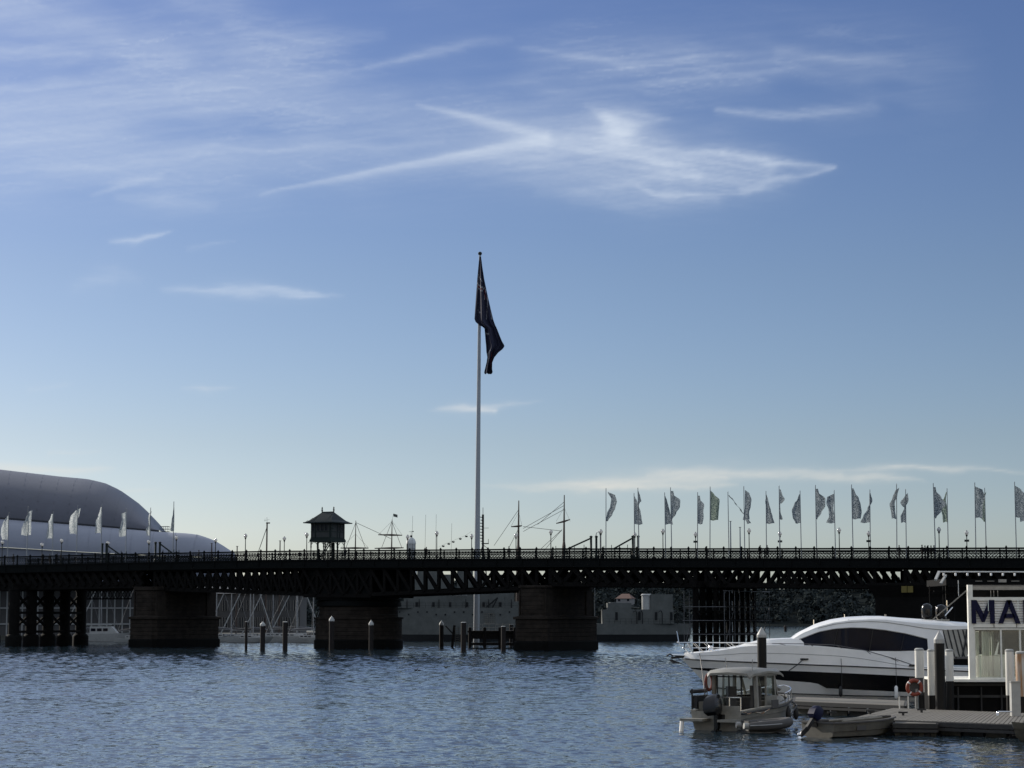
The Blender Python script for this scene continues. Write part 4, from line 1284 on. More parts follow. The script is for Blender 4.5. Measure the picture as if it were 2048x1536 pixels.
# ------------------------------------------------------------------ far shore
def hill():
    rng = np.random.RandomState(3)
    X = np.linspace(-700, 900, 130)
    Y = np.linspace(1250, 1900, 34)
    XX, YY = np.meshgrid(X, Y)
    k = np.clip((YY - 1262) / 160, 0, 1)
    prof = 22 + 8 * fbm(XX / 160, YY * 0 + 1, 91, 3) + 3.0 * np.sin(XX / 210 + 1)
    Z = k ** 0.8 * prof * 0.86 + 2.5 * (fbm(XX / 40, YY / 40, 92, 3) - 0.5) * k - 0.5
    V = np.stack([XX, YY, Z], -1).reshape(-1, 3)
    nr, nc = XX.shape
    idx = np.arange(nr * nc).reshape(nr, nc)
    q = np.stack([idx[:-1, :-1], idx[:-1, 1:], idx[1:, 1:], idx[1:, :-1]], -1).reshape(-1, 4)
    me = bpy.data.meshes.new('hill')
    me.from_pydata(V.tolist(), [], q.tolist())
    me.materials.append(M['earth'])
    o = bpy.data.objects.new('hill', me); COL.objects.link(o)
    tag(o, 'low wooded headland on the far side of the harbour', None, None, 'structure')
    # wood: leaf clumps gathered into crowns over the slope
    nt, nf = 2200, 60
    tx = rng.uniform(-640, 620, nt); ty = 1268 + 170 * rng.rand(nt) ** 1.3
    ia = np.abs(Y[None] - ty[:, None]).argmin(1); ib = np.abs(X[None] - tx[:, None]).argmin(1)
    r = rng.uniform(2.2, 6.0, nt) * (1 + 0.5 * (rng.rand(nt) > 0.85)); hgt = rng.uniform(3.0, 8.0, nt)
    th, ph = rng.uniform(0, 6.283, (nt, nf)), rng.uniform(-0.7, 1.5, (nt, nf))
    rr = r[:, None] * rng.uniform(0.6, 1.08, (nt, nf))
    C = np.stack([tx[:, None] + rr * np.cos(th) * np.cos(ph), ty[:, None] + rr * np.sin(th) * np.cos(ph), Z[ia, ib][:, None] + hgt[:, None] * 0.45 + rr * np.sin(ph) * 0.75], -1).reshape(-1, 3)
    ctr = np.repeat(np.stack([tx, ty, Z[ia, ib] + hgt * 0.3], -1), nf, 0)
    nrm = C - ctr; nrm /= np.linalg.norm(nrm, axis=1)[:, None]
    nrm += 0.45 * rng.normal(size=C.shape); nrm /= np.linalg.norm(nrm, axis=1)[:, None]
    u = np.cross(nrm, rng.normal(size=C.shape)); u /= np.linalg.norm(u, axis=1)[:, None]
    w_ = np.cross(nrm, u)
    s_ = rng.uniform(0.5, 1.2, (len(C), 1))
    V2 = np.stack([C - u * s_ - w_ * s_ * .6, C + u * s_ - w_ * s_ * .6, C + u * s_ * .7 + w_ * s_ * .8, C - u * s_ * .7 + w_ * s_ * .6], 1).reshape(-1, 3)
    vs, fs = V2.tolist(), np.arange(len(V2)).reshape(-1, 4).tolist()
    me = bpy.data.meshes.new('wood')
    me.from_pydata(vs, [], fs)
    me.materials.append(M['foliage'])
    o = bpy.data.objects.new('wood', me); COL.objects.link(o)
    tag(o, 'dark trees covering the far headland', None, None, 'stuff')
hill()

# houses on the far shore
def house(px, py, Y, wd, hg, label, roof='house_roof'):
    p = at(px, py, Y)
    r = thing('house', label, 'house', (p.x, p.y, p.z), random.uniform(-0.4, 0.4))
    MB().bbox((-wd / 2, -4, -6), (wd / 2, 4, hg)).build('wall', M['house_wall'], r)
    MB().add([(-wd / 2 - .5, -4.6, hg), (wd / 2 + .5, -4.6, hg), (wd / 2 + .5, 4.6, hg), (-wd / 2 - .5, 4.6, hg), (-wd / 4, 0, hg + 2.8), (wd / 4, 0, hg + 2.8)],
             [(0, 1, 5, 4), (1, 2, 5), (2, 3, 4, 5), (3, 0, 4), (3, 2, 1, 0)]).build('roof', M[roof], r)
    for k in (-0.3, 0.3):
        MB().box((k * wd, -4.04, hg * 0.55), (1.4, 0.1, 1.3)).build('window', M['dark_glass'], r)
house(1251, 1204, 1290, 9, 2.0, 'pale house with terracotta roof on the far shore above the warship')
#house(1262, 1207, 1275, 6, 1.6, 'small pale house lower down beside the terracotta roofed house')

# the city shore behind the camera, unseen: quay and blocks added to bounce sunlight
q_ = MB(); q_.bbox((-260, -420, -2.0), (260, 3.0, 3.05)); tag(q_.build('promenade', M['concrete_pale']), 'unseen pale paved promenade behind the camera, added for bounced light', None, None, 'structure')
BLK = [(-150, -70, 44, 40, 46, 'stone_pale', 'unseen pale block added for bounced light at the west end of the promenade'), (-96, -92, 46, 36, 62, 'render_white', 'unseen tall white tower added for bounced light on the promenade'), (-44, -84, 44, 30, 38, 'stone_pale', 'unseen low cream block added for bounced light beside the white tower'),
       (8, -100, 48, 34, 74, 'render_white', 'unseen tallest white tower added for bounced light in the middle of the promenade'), (62, -86, 44, 30, 44, 'stone_pale', 'unseen cream block added for bounced light right of the tallest tower'), (112, -74, 44, 36, 58, 'render_white', 'unseen white tower added for bounced light at the east end of the promenade'), (158, -40, 40, 60, 50, 'stone_pale', 'unseen cream corner block added for bounced light, facing across the bay')]
for x, y, w_, d_, h_, m_, lab in BLK:
    r = thing('bounce_block', lab, 'building', (x, y, 3.05))
    MB().bbox((-w_ / 2, -d_ / 2, 0), (w_ / 2, d_ / 2, h_)).build('wall', M[m_], r)
    MB().bbox((-w_ / 2 - .6, -d_ / 2 - .6, h_), (w_ / 2 + .6, d_ / 2 + .6, h_ + 1.2)).build('parapet', M[m_], r)
    g = MB()
    for fl in range(int(h_ // 4) - 1):
        for k in range(int(w_ // 5)):
            xx = -w_ / 2 + 2.5 + k * 5
            g.box((xx, d_ / 2 + 0.03, 5.5 + fl * 4), (1.7, 0.1, 1.6))
    tag(g.build('window', M['dark_glass'], r), None, None, None, 'stuff')

# long wharf sheds behind the moored yachts
def shed(x0, x1, Y, ztop, label, bays):
    a, b = at(x0, 1235, Y).x, at(x1, 1235, Y).x
    r = thing('wharf_shed', label, 'building', ((a + b) / 2, Y, 0))
    L_ = b - a
    MB().bbox((-L_ / 2, 0, -1), (L_ / 2, 18, ztop)).build('wall', M['shed'], r)
    MB().add([(-L_ / 2 - 1, -1, ztop), (L_ / 2 + 1, -1, ztop), (L_ / 2 + 1, 19, ztop), (-L_ / 2 - 1, 19, ztop), (-L_ / 2 - 1, 9, ztop + 2.6), (L_ / 2 + 1, 9, ztop + 2.6)],
             [(0, 1, 5, 4), (2, 3, 4, 5), (1, 2, 5), (3, 0, 4), (3, 2, 1, 0)]).build('roof', M['shed_roof'], r)
    for i in range(bays):
        x = -L_ / 2 + L_ * (i + 0.5) / bays
        for z in (ztop * 0.32, ztop * 0.72):
            f = MB().box((x, -0.05, z), (L_ / bays * 0.62, 0.12, ztop * 0.24)).build('window', M['dark_glass'], r)
            g = MB()
            for k in (-0.31, -0.1, 0.1, 0.31): g.box((x + k * L_ / bays, -0.1, z), (0.12, 0.14, ztop * 0.25))
            g.build('frame', M['white_dirty'], f)
    return r
shed(395, 600, 560, 10.8, 'grey two-storey wharf shed behind the moored sailing yachts', 13)
#shed(120, 300, 600, 10.0, 'long low wharf shed behind the motor cruiser by the left pier', 9)
#shed(-60, 100, 620, 9.0, 'wharf shed glimpsed through the timber trestle columns', 8)
g_ = MB(); g_.bbox((-170, 470, -1.0), (-36, 640, 0.9)); tag(g_.build('quay', M['concrete_float']), 'low quay on the museum side', None, None, 'structure')

# ------------------------------------------------------------------ the museum with its sail-like roof shells
def shell(name, outline_top, outline_bot, Yf, depth, m, parent, org, bulge=3.0, ribs=0):
    """curved roof sheet: from a lower edge (front) bowing up and back to the upper outline"""
    n, k = 60, 14
    rings = []
    xs = np.linspace(0, 1, n)
    tx = np.interp(xs, np.linspace(0, 1, len(outline_top)), [p[0] for p in outline_top])
    ty = np.interp(xs, np.linspace(0, 1, len(outline_top)), [p[1] for p in outline_top])
    bx = np.interp(xs, np.linspace(0, 1, len(outline_bot)), [p[0] for p in outline_bot])
    by = np.interp(xs, np.linspace(0, 1, len(outline_bot)), [p[1] for p in outline_bot])
    for i in range(n):
        row = []
        for j in range(k + 1):
            u = j / k
            Yd = Yf + depth * (1 - math.cos(u * math.pi / 2)) * 1.0
            px = bx[i] + (tx[i] - bx[i]) * u
            py = by[i] + (ty[i] - by[i]) * math.sin(u * math.pi / 2) ** 0.9
            row.append(at(px, py, Yd) - org)
        # over the ridge and down behind
        b0 = row[-1]
        for d_, dz in ((depth * 0.35, -0.6), (depth * 0.8, -2.0), (depth * 1.0, -3.5)):
            row.append(b0 + Vector((0, d_, dz)))
        rings.append(row)
    mb = MB().loft(rings)
    o = mb.build(name, m, parent, 60)
    return o
mo = at(120, 1235, 470); mo.z = 0
mus = thing('museum_building', 'large museum with curved white and grey sail-like roof shells beyond the bridge end', 'museum', mo)
top1 = [(-330, 1010), (-260, 965), (-160, 938), (-60, 935), (0, 939), (60, 946), (120, 953), (175, 958), (210, 966), (240, 980), (265, 998), (285, 1017), (302, 1037), (318, 1060)]
# resample by arclength so that rings keep an even spacing
def resample(pts, n=60):
    p = np.array(pts, float); d = np.concatenate([[0], np.cumsum(np.hypot(*(p[1:] - p[:-1]).T))])
    t = np.linspace(0, d[-1], n)
    return list(zip(np.interp(t, d, p[:, 0]), np.interp(t, d, p[:, 1])))
bot1 = [(-330, 1020), (15, 1036), (140, 1046), (318, 1061)]
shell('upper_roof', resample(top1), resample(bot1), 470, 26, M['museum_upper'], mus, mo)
top2 = [(-330, 1024), (15, 1039), (140, 1049), (318, 1063.5), (345, 1065), (372, 1066.5), (395, 1069), (420, 1077), (440, 1087), (455, 1097), (470, 1107)]
bot2 = [(-330, 1098), (0, 1094), (150, 1103), (330, 1112), (470, 1116)]
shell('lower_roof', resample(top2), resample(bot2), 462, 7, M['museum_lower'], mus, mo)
eb = MB()
e_top = [at(px, py, 462.6) - mo for px, py in resample(bot2, 40)]
eb.loft([[(p.x, p.y, p.z - 0.05) for p in e_top], [(p.x, p.y + 1.5, 12.0) for p in e_top]])
eb.build('eave_band', M['museum_lower'], mus)
fa = MB()
tp = resample(bot1, 30)
for (a, b), (c, d) in zip(tp[:-1], tp[1:]):
    fa.bar(at(a, b + 1.2, 469.0) - mo, at(c, d + 1.2, 469.0) - mo, 0.5, 0.38)
fa.build('gutter', M['museum_fascia'], mus)
wl2 = MB()
wl2.bbox((at(-330, 1235, 470).x - mo.x, 2, 0), (at(300, 1235, 470).x - mo.x, 60, 18.0))
wl2.build('wall', M['shed'], mus)
mu = MB()
for k in range(26):
    x = at(-100, 1235, 470).x - mo.x + k * 1.65
    mu.bbox((x, 1.8, 0.5), (x + 0.28, 1.98, 11.0))
for z in (3.2, 6.6): mu.bbox((at(-100, 1235, 470).x - mo.x, 1.7, z), (at(300, 1235, 470).x - mo.x, 1.79, z + 0.3))
mu.build('wall_mullion', M['hull_grey'], mus)
# roofing seams on both shells
for shell_top, shell_bot, Yf, dep, cnt, m in ((top1, bot1, 470, 26, 22, 'museum_upper'), (top2, bot2, 462, 7, 20, 'museum_lower')):
    t_, b_ = resample(shell_top, cnt), resample(shell_bot, cnt)
    sb = MB()
    for (tx, ty), (bx, by) in zip(t_, b_):
        pts = []
        for j in range(9):
            u = j / 8
            Yd = Yf + dep * (1 - math.cos(u * math.pi / 2)) - 0.04
            pts.append(at(bx + (tx - bx) * u, by + (ty - by) * math.sin(u * math.pi / 2) ** 0.9, Yd) - mo)
        for a, b in zip(pts[:-1], pts[1:]): sb.bar(a, b, 0.05, 0.08)
    tag(sb.build('standing_seam', M[m], mus), None, None, None, 'stuff')
pf = MB()
p0 = at(320, 1063, 474) - mo; p1 = at(338, 1063, 474) - mo
for z in (0, 0.55, 1.1):
    for dy in (0, 2): pf.bar(p0 + Vector((0, dy, z)), p1 + Vector((0, dy, z)), 0.07)
for k in range(6):
    q = p0.lerp(p1, k / 5)
    pf.bar(q, q + Vector((0, 0, 1.15)), 0.07)
pf.build('roof_platform_rail', M['museum_fascia'], mus)

# ------------------------------------------------------------------ lighthouse
lo = at(821.5, 1235, 482); lo.z = 0
lh = thing('lighthouse', 'small white lighthouse with domed lantern rising behind the bridge rail', 'lighthouse', lo)
zt_ = at(821.5, 1099, 482).z
k_ = 482 / FPX
MB().lathe([(1.7, 0), (1.25, zt_ - 3.2), (1.25, zt_ - 2.6)], (0, 0, 0), 20).build('tower', M['tower_white'], lh, 40)
MB().lathe([(1.9, zt_ - 2.6), (1.9, zt_ - 2.35)], (0, 0, 0), 20).build('gallery', M['tower_white'], lh, 40)
MB().lathe([(0.95, zt_ - 2.35), (0.95, zt_ + 1.25)], (0, 0, 0), 16).build('lantern', M['tower_white'], lh, 40)
ltr = MB()
for i in range(16):
    t = i * math.pi / 8
    ltr.bar((0.97 * math.cos(t), 0.97 * math.sin(t), zt_ - 2.3), (0.97 * math.cos(t), 0.97 * math.sin(t), zt_ + 1.3), 0.05)
for z in (zt_ - 1.0, zt_ + 0.2): ltr.lathe([(0.98, z), (1.0, z + 0.03), (0.98, z + 0.06)], (0, 0, 0), 16)
tag(ltr.build('glazing_bar', M['ship_grey'], lh), None, None, None, 'stuff')
MB().lathe([(1.08, zt_ + 1.25), (1.02, zt_ + 1.7), (0.85, zt_ + 2.15), (0.55, zt_ + 2.5), (0.2, zt_ + 2.65)], (0, 0, 0), 20).build('dome', M['tower_white'], lh, 60)
MB().sphere((0, 0, zt_ + 2.9), 0.27, 10).build('vent_ball', M['lamp_post'], lh)
vn = MB(); vn.bar((0, 0, zt_ + 3.1), (0, 0, zt_ + 4.1), 0.06); vn.bar((-0.5, 0, zt_ + 3.9), (0.5, 0, zt_ + 3.9), 0.05); vn.box((0.4, 0, zt_ + 3.95), (0.3, 0.03, 0.22))
vn.build('weather_vane', M['lamp_post'], lh)

# ------------------------------------------------------------------ hull helper
def hull(L, B, bow_z, mid_z, stern_z, draft=0.5, rake=0.6, transom=0.75, chine=0.8, flare=1.0, n=22, thick=True):
    """x from 0 (transom) to L (stem), keel at -draft; returns (sides mesh builder, deck outline)"""
    rings, deckl, deckr = [], [], []
    for i in range(n + 1):
        u = i / n
        b = B / 2 * (transom + (1 - transom) * min(1, u / 0.35)) if u < 0.35 else B / 2 * math.sqrt(max(0.0, 1 - ((u - 0.35) / 0.65) ** 2.2))
        b = max(b, 0.02)
        z = stern_z + (mid_z - stern_z) * min(1, u / 0.4) if u < 0.4 else mid_z + (bow_z - mid_z) * ((u - 0.4) / 0.6) ** 1.7
        cb = b * chine * (1 - 0.45 * max(0, (u - 0.55) / 0.45) * flare)
        cz = 0.05 + 0.30 * z * max(0, (u - 0.5) / 0.5) ** 2
        kz = -draft + (draft + z * 0.25) * max(0, (u - 0.72) / 0.28) ** 2.2
        xs = u * L
        def xr(zz): return xs + rake * max(0, (u - 0.7) / 0.3) ** 2 * (zz - z) * 1.0
        mz = (cz + z) / 2
        mbh = (cb + b) / 2 + 0.02 * b
        pts = [(xr(z), b, z), (xr(mz), mbh, mz), (xr(cz), cb, cz), (xr(kz), 0.0, kz), (xr(cz), -cb, cz), (xr(mz), -mbh, mz), (xr(z), -b, z)]
        rings.append(pts)
        deckl.append(pts[0]); deckr.append(pts[-1])
    mb = MB().loft(rings)
    mb.add(rings[0], [tuple(range(6, -1, -1))])
    return mb, deckl, deckr

def deck_cap(deckl, deckr, dz=-0.02):
    mb = MB()
    n = len(deckl)
    vs = [(p[0], p[1], p[2] + dz) for p in deckl] + [(p[0], p[1], p[2] + dz) for p in deckr]
    return mb.add(vs, [(i + 1, i, n + i, n + i + 1) for i in range(n - 1)])

# ------------------------------------------------------------------ sailing yachts in the marina
def sail_yacht(px, bow_left, L, mastx, label, Y, mast_h, hullm='hull_grey', furl=True):
    p = at(px, 1235, Y); p.z = 0
    r = thing('sailing_yacht', label, 'yacht', p, R(180 + random.uniform(-6, 6)) if bow_left else R(random.uniform(-6, 6)), 'moored sailing yachts')
    h, dl, dr_ = hull(L, L * 0.29, L * 0.125, L * 0.095, L * 0.095, 0.5, 0.9, 0.6, 0.85)
    h.build('hull', M[hullm], r, 35)
    deck_cap(dl, dr_).build('deck', M['hull_grey'], r)
    zdk = L * 0.1
    MB().loft([[(x, y * L * 0.09 * k, zdk + z * k2) for y, z in ((-1, 0), (-0.85, 0.5), (0.85, 0.5), (1, 0))] for x, k, k2 in ((L * .28, 1, 1), (L * .5, 1, 1), (L * .66, .7, .7), (L * .72, .5, 0.1))], False).build('coachroof', M[hullm], r)
    wn_ = MB()
    for sg in (-1, 1):
        for x in (0.33, 0.41, 0.49): wn_.box((L * x, sg * L * 0.0865, zdk + 0.26), (L * 0.055, 0.06, 0.18))
    wn_.build('window', M['dark_glass'], r)
    mx = L * mastx
    MB().tube([(mx, 0, zdk), (mx, 0, zdk + mast_h)], [0.10, 0.07], 8).build('mast', M['mast_grey'], r)
    bm = MB().tube([(mx, 0, zdk + 1.5), (L * 0.1, 0, zdk + 1.35)], 0.08, 8); bm.build('boom', M['mast_grey'], r)
    MB().tube([(mx - 0.3, 0, zdk + 1.68), (L * 0.3, 0, zdk + 1.62), (L * 0.12, 0, zdk + 1.5)], [0.2, 0.17, 0.1], 8).build('sail_cover', M['shed_roof' if random.random() < 0.5 else 'shed'], r)
    if furl: MB().tube([(L * 0.985, 0, L * 0.13), (mx + (L - mx) * 0.5, 0, zdk + mast_h * 0.48), (mx + 0.1, 0, zdk + mast_h * 0.95)], [0.12, 0.10, 0.04], 6).build('furled_jib', M['hull_grey'], r)
    rg = MB()
    for sg in (-1, 1):
        rg.tube([(mx - 0.2, sg * L * 0.13, zdk), (mx, sg * L * 0.05, zdk + mast_h * 0.55), (mx, 0, zdk + mast_h * 0.95)], 0.02, 4)
        rg.bar((mx, 0, zdk + mast_h * 0.55), (mx, sg * L * 0.06, zdk + mast_h * 0.55), 0.05)
    rg.tube([(0.1, 0, zdk), (mx, 0, zdk + mast_h)], 0.02, 4)
    rg.build('rigging', M['mast_grey'], r)
    for sg in (-1, 1):
        ra = MB()
        q = [(d[0], sg * abs(d[1]) * 0.95, d[2]) for d in dl[1:-1:3]]
        for a in q: ra.bar(a, (a[0], a[1], a[2] + 0.6), 0.03)
        for a, b in zip(q[:-1], q[1:]): ra.bar((a[0], a[1], a[2] + 0.6), (b[0], b[1], b[2] + 0.6), 0.025)
        ra.build('guard_rail', M['mast_grey'], r)
    return r
sail_yacht(478, True, 10.5, 0.42, 'white sailing yacht beside the left stone pier', 428, 13.0)
sail_yacht(505, True, 9.5, 0.44, 'sailing yacht behind the thin dark pile', 439, 12.5, 'hull_grey')
sail_yacht(545, True, 10.5, 0.42, 'sailing yacht with bow behind the middle of three dark piles', 433, 13.2)
sail_yacht(592, True, 11.0, 0.42, 'sailing yacht whose stern lies behind the flat-topped dark pile', 441, 13.4, 'hull_grey')
sail_yacht(528, False, 11.5, 0.55, 'white sailing yacht pointing at the round pier', 424, 12.8)
sail_yacht(643, True, 10.5, 0.46, 'sailing yacht half hidden behind the round pier', 446, 12.0, 'hull_grey')
sail_yacht(243, True, 9.5, 0.44, 'sailing yacht behind the motor cruiser at the left pier', 452, 12.5, 'hull_grey')
sail_yacht(208, True, 9.0, 0.44, 'sailing yacht closest to the timber trestle', 460, 12.0, 'hull_grey')

sail_yacht(455, False, 9.0, 0.55, 'sailing yacht with stern hidden by the left stone pier', 418, 12.2)
sail_yacht(572, False, 9.5, 0.55, 'white sailing yacht behind the gap of the last two dark piles', 415, 12.6)
sail_yacht(618, False, 8.5, 0.5, 'sailing yacht whose bow touches the edge of the round pier', 408, 11.8)
sail_yacht(230, False, 8.0, 0.55, 'sailing yacht tucked against the left stone pier', 421, 11.6)
# motor cruiser between trestle and pier
mc0 = at(172, 1235, 432); mc0.z = 0
mc = thing('motor_cruiser', 'pale blue-grey motor cruiser moored between trestle and left stone pier', 'motor boat', mc0)
h, dl, dr_ = hull(9.4, 3.4, 1.9, 1.6, 1.5, 0.5, 0.8, 0.9, 0.85)
h.build('hull', M['hull_grey'], mc, 35); deck_cap(dl, dr_).build('deck', M['white_dirty'], mc)
MB().loft([[(x, y * k, 1.5 + z * k2) for y, z in ((-1.35, 0), (-1.2, 1.5), (1.2, 1.5), (1.35, 0))] for x, k, k2 in ((1.0, 1, 1), (5.2, 1, 1), (6.4, 0.8, 0.1))]).build('cabin', M['hull_grey'], mc)
MB().box((2.6, 0, 3.3), (4.6, 2.6, 0.14)).build('flybridge', M['hull_grey'], mc)
wb = MB()
for sg in (-1, 1):
    for x in (1.7, 2.9, 4.1): wb.box((x, sg * 1.30, 2.35), (0.9, 0.1, 0.55))
wb.build('window', M['dark_glass'], mc)

# ------------------------------------------------------------------ grey warship
wy = 449.0
kx_ = wy / FPX
w0 = at(1381, 1235, wy); w0.z = 0
ws = thing('warship', 'long grey warship moored behind the bridge with dark waterline band', 'warship', w0, R(180))
Lw = 66.0
def wz(py): return EYE - (py - 1235) * kx_
rings_l, rings_b = [], []
for i in range(25):
    u = i / 24
    x = u * Lw
    b = 5.2 * (0.55 + 0.45 * min(1, u / 0.25)) * (1 if u < 0.72 else max(0.02, 1 - ((u - 0.72) / 0.28) ** 2))
    zt2 = wz(1247) if u < 0.40 else wz(1216)
    zt2 += 0.9 * max(0, (u - 0.8) / 0.2)
    rings_l.append([(x, b, zt2), (x + 0.2, b * 1.0, wz(1268)), (x + 0.2, -b, wz(1268)), (x, -b, zt2)])
    rings_b.append([(x + .25, b * 0.995, wz(1268.3)), (x + 1.0, b * 0.93, -0.6), (x + 1.0, -b * 0.93, -0.6), (x + .25, -b * 0.995, wz(1268.3))])
hb = MB()
for ii in range(24):
    r0_, r1_ = rings_l[ii], rings_l[ii + 1]
    n = len(hb.v)
    hb.add(r0_ + r1_, [(0, 1, 5, 4), (2, 3, 7, 6), (3, 0, 4, 7)])
hb.add(rings_l[0], [(0, 3, 2, 1)])
hb.build('hull', M['ship_grey'], ws)
bb = MB().loft(rings_b); bb.add(rings_b[0], [(0, 3, 2, 1)]); bb.build('boot_topping', M['ship_dark'], ws)
def wbox(px0, px1, py0, py1, hw, name, m='ship_grey'):
    a, b = (1381 - px1) * kx_, (1381 - px0) * kx_
    return MB().bbox((a, -hw, wz(py1) + 0.01), (b, hw, wz(py0))).build(name, M[m], ws)
wbox(1205, 1345, 1219, 1247.2, 4.0, 'after_deckhouse')
wbox(1300, 1344, 1189, 1219.2, 2.6, 'radar_house')
wbox(1215, 1262, 1206, 1219.2, 3.2, 'gun_platform')
wbox(790, 1040, 1203, 1216.2, 4.0, 'deckhouse')
wbox(812, 905, 1150, 1203.2, 2.8, 'forward_house')
wbox(838, 888, 1128, 1150.2, 2.2, 'wheelhouse')
wbox(917, 948, 1138, 1192.2, 1.8, 'funnel')
wbox(985, 1030, 1150, 1203.2, 2.4, 'after_house')
wbox(948, 985, 1160, 1192.2, 2.0, 'mast_house')
wbox(900, 1010, 1192, 1203.2, 3.0, 'bridge_house')
wbox(1060, 1190, 1200, 1216.2, 3.4, 'midship_house')
MB().lathe([(1.0, wz(1219)), (1.0, wz(1192)), (1.2, wz(1191)), (0.9, wz(1188))], ((1381 - 1293) * kx_, 1.5, 0), 12).build('radar_drum', M['cap_grey'], ws, 40)
dm = MB().box((0, 0, 0), (0.5, 0.1, 1.6)).mesh('door', M['ship_dark'])
for px in (1232, 1277, 1310, 1340): inst('door', dm, ws, ((1381 - px) * kx_, 4.06, wz(1232)))
pt = MB()
random.seed(11)
for px in list(range(805, 1035, 18)): pt.box(((1381 - px) * kx_, 5.25, wz(1224 + random.choice((0, 0, 5)))), (0.32, 0.12, 0.32))
for px in range(805, 1030, 33): pt.box(((1381 - px) * kx_, 4.05, wz(1209)), (0.5, 0.12, 0.9))
tag(pt.build('porthole', M['ship_dark'], ws), None, None, None, 'stuff')
pipes = MB()
for px in (819, 843, 882, 935, 980, 1025): pipes.bar(((1381 - px) * kx_, 4.15, wz(1217)), ((1381 - px) * kx_, 4.15, wz(1199)), 0.14)
for py in (1200, 1246):
    pass
pipes.build('vent_pipe', M['ship_dark'], ws)
for rng_, yy, pz in ((range(1206, 1382, 11), 5.0, 1247), (range(796, 1200, 12), 5.05, 1216)):
    wr = MB()
    yf = lambda px: yy - 1.8 * max(0, (px - 1330) / 50)
    pts = [((1381 - px) * kx_, yf(px)) for px in rng_]
    for x, y in pts: wr.bar((x, y, wz(pz)), (x, y, wz(pz) + 1.0), 0.05)
    for (x0, y0), (x1, y1) in zip(pts[:-1], pts[1:]):
        for dz in (0.5, 1.0): wr.bar((x0, y0, wz(pz) + dz), (x1, y1, wz(pz) + dz), 0.03)
    wr.build('guard_rail', M['ship_dark'], ws)
cn = MB()
for k in range(3): cn.tube([((1381 - (898 + 15 * k)) * kx_, 4.6, wz(1189.5)), ((1381 - (908 + 15 * k)) * kx_, 4.6, wz(1189.5))], 0.3, 8)
cn.build('liferaft_canister', M['cap_grey'], ws, 40)
cr = MB()
cr.bar(((1381 - 988) * kx_, 5, wz(1215)), ((1381 - 998) * kx_, 5, wz(1196)), 0.25); cr.bar(((1381 - 976) * kx_, 5, wz(1214)), ((1381 - 998) * kx_, 5, wz(1196)), 0.3); cr.bar(((1381 - 1004) * kx_, 5, wz(1219)), ((1381 - 1020) * kx_, 5, wz(1238)), 0.25)
cr.build('boat_crane', M['ship_dark'], ws)
gt = MB()
gx = (1381 - 1230) * kx_
gt.loft([[(gx + dx_ * k, dy_ * k, z_) for dx_, dy_ in ((-1.7, -1.5), (1.2, -1.5), (1.7, 0), (1.2, 1.5), (-1.7, 1.5))] for z_, k in ((wz(1219), 1.0), (wz(1208), 0.95), (wz(1205), 0.7))], True, caps=True)
for dy_ in (-0.5, 0.5): gt.tube([(gx - 1.2, dy_, wz(1212)), (gx - 5.0, dy_, wz(1216))], [0.2, 0.12], 7)
gt.build('gun_turret', M['ship_grey'], ws)
dv = MB()
for px in (1272, 1283, 1322, 1352):
    x = (1381 - px) * kx_
    dv.tube([(x, 4.2, wz(1247)), (x, 4.3, wz(1226)), (x + 0.3, 4.9, wz(1221)), (x + 0.8, 5.3, wz(1224))], 0.09, 6)
for px in (1306, 1338): dv.bar(((1381 - px) * kx_, 0, wz(1189)), ((1381 - px) * kx_, 0, wz(1176)), 0.07)
dv.bar(((1381 - 1310) * kx_, 0, wz(1184)), ((1381 - 1330) * kx_, 0, wz(1184)), 0.1)
dv.build('davit', M['ship_dark'], ws)
# lattice mast with antenna rungs
mt = MB()
xm = (1381 - 968) * kx_
mt.bar((xm, 0, wz(1192)), (xm, 0, wz(1030)), 0.42); mt.bar((xm, 0, wz(1030)), (xm, 0, wz(1016)), 0.1)
for i, py in enumerate(range(1036, 1090, 6)):
    wdt = (0.7, 0.5, 0.8, 0.9, 0.7, 0.8, 0.6, 0.7, 0.5)[i % 9]
    mt.bar((xm - 0.15, 0, wz(py)), (xm + wdt, 0, wz(py) + 0.1), 0.16)
    if i % 2: mt.bar((xm, -wdt, wz(py)), (xm, wdt, wz(py)), 0.12)
mt.bar((xm - 1.2, 0, wz(1088)), (xm + 0.3, 0, wz(1088)), 0.2); mt.bar((xm - 1.1, 0, wz(1088)), (xm - 1.1, 0, wz(1079)), 0.1)
mt.bar((xm - 1.2, 0, wz(1057)), (xm + 0.1, 0, wz(1057)), 0.07)
mt.bar((xm, 0, wz(1090)), (xm - 1.6, 0, wz(1103)), 0.1); mt.bar((xm, 0, wz(1090)), (xm + 1.2, 0, wz(1130)), 0.2); mt.bar((xm, 0, wz(1090)), (xm - 1.2, 0, wz(1192)), 0.25); mt.bar((xm, 0, wz(1110)), (xm + 1.4, 0, wz(1192)), 0.25)
mt.build('lattice_mast', M['ship_dark'], ws)
for px, py in ((825, 1033), (851, 1031), (872, 1030), (903, 1048)):
    MB().bar(((1381 - px) * kx_, 1, wz(1205)), ((1381 - px - 3) * kx_, 1, wz(py)), 0.045).build('whip_aerial', M['ship_dark'], ws)
# string of signal pennants
sp = MB()
prev = None
for i, (px, py) in enumerate(((880, 1095), (887, 1091.5), (898, 1087), (907, 1083), (921, 1077), (933, 1072), (945, 1064))):
    q = Vector(((1381 - px) * kx_, 0.5, wz(py)))
    if prev: sp.bar(prev, q, 0.03)
    if 0 < i < 6: sp.add([q, q + Vector((-0.55, 0.05, -0.1)), q + Vector((-0.35, 0, -0.4)), q + Vector((0.1, 0.05, -0.3))], [(0, 1, 2, 3)])
    prev = q
sp.build('signal_pennants', M['ship_dark'], ws)

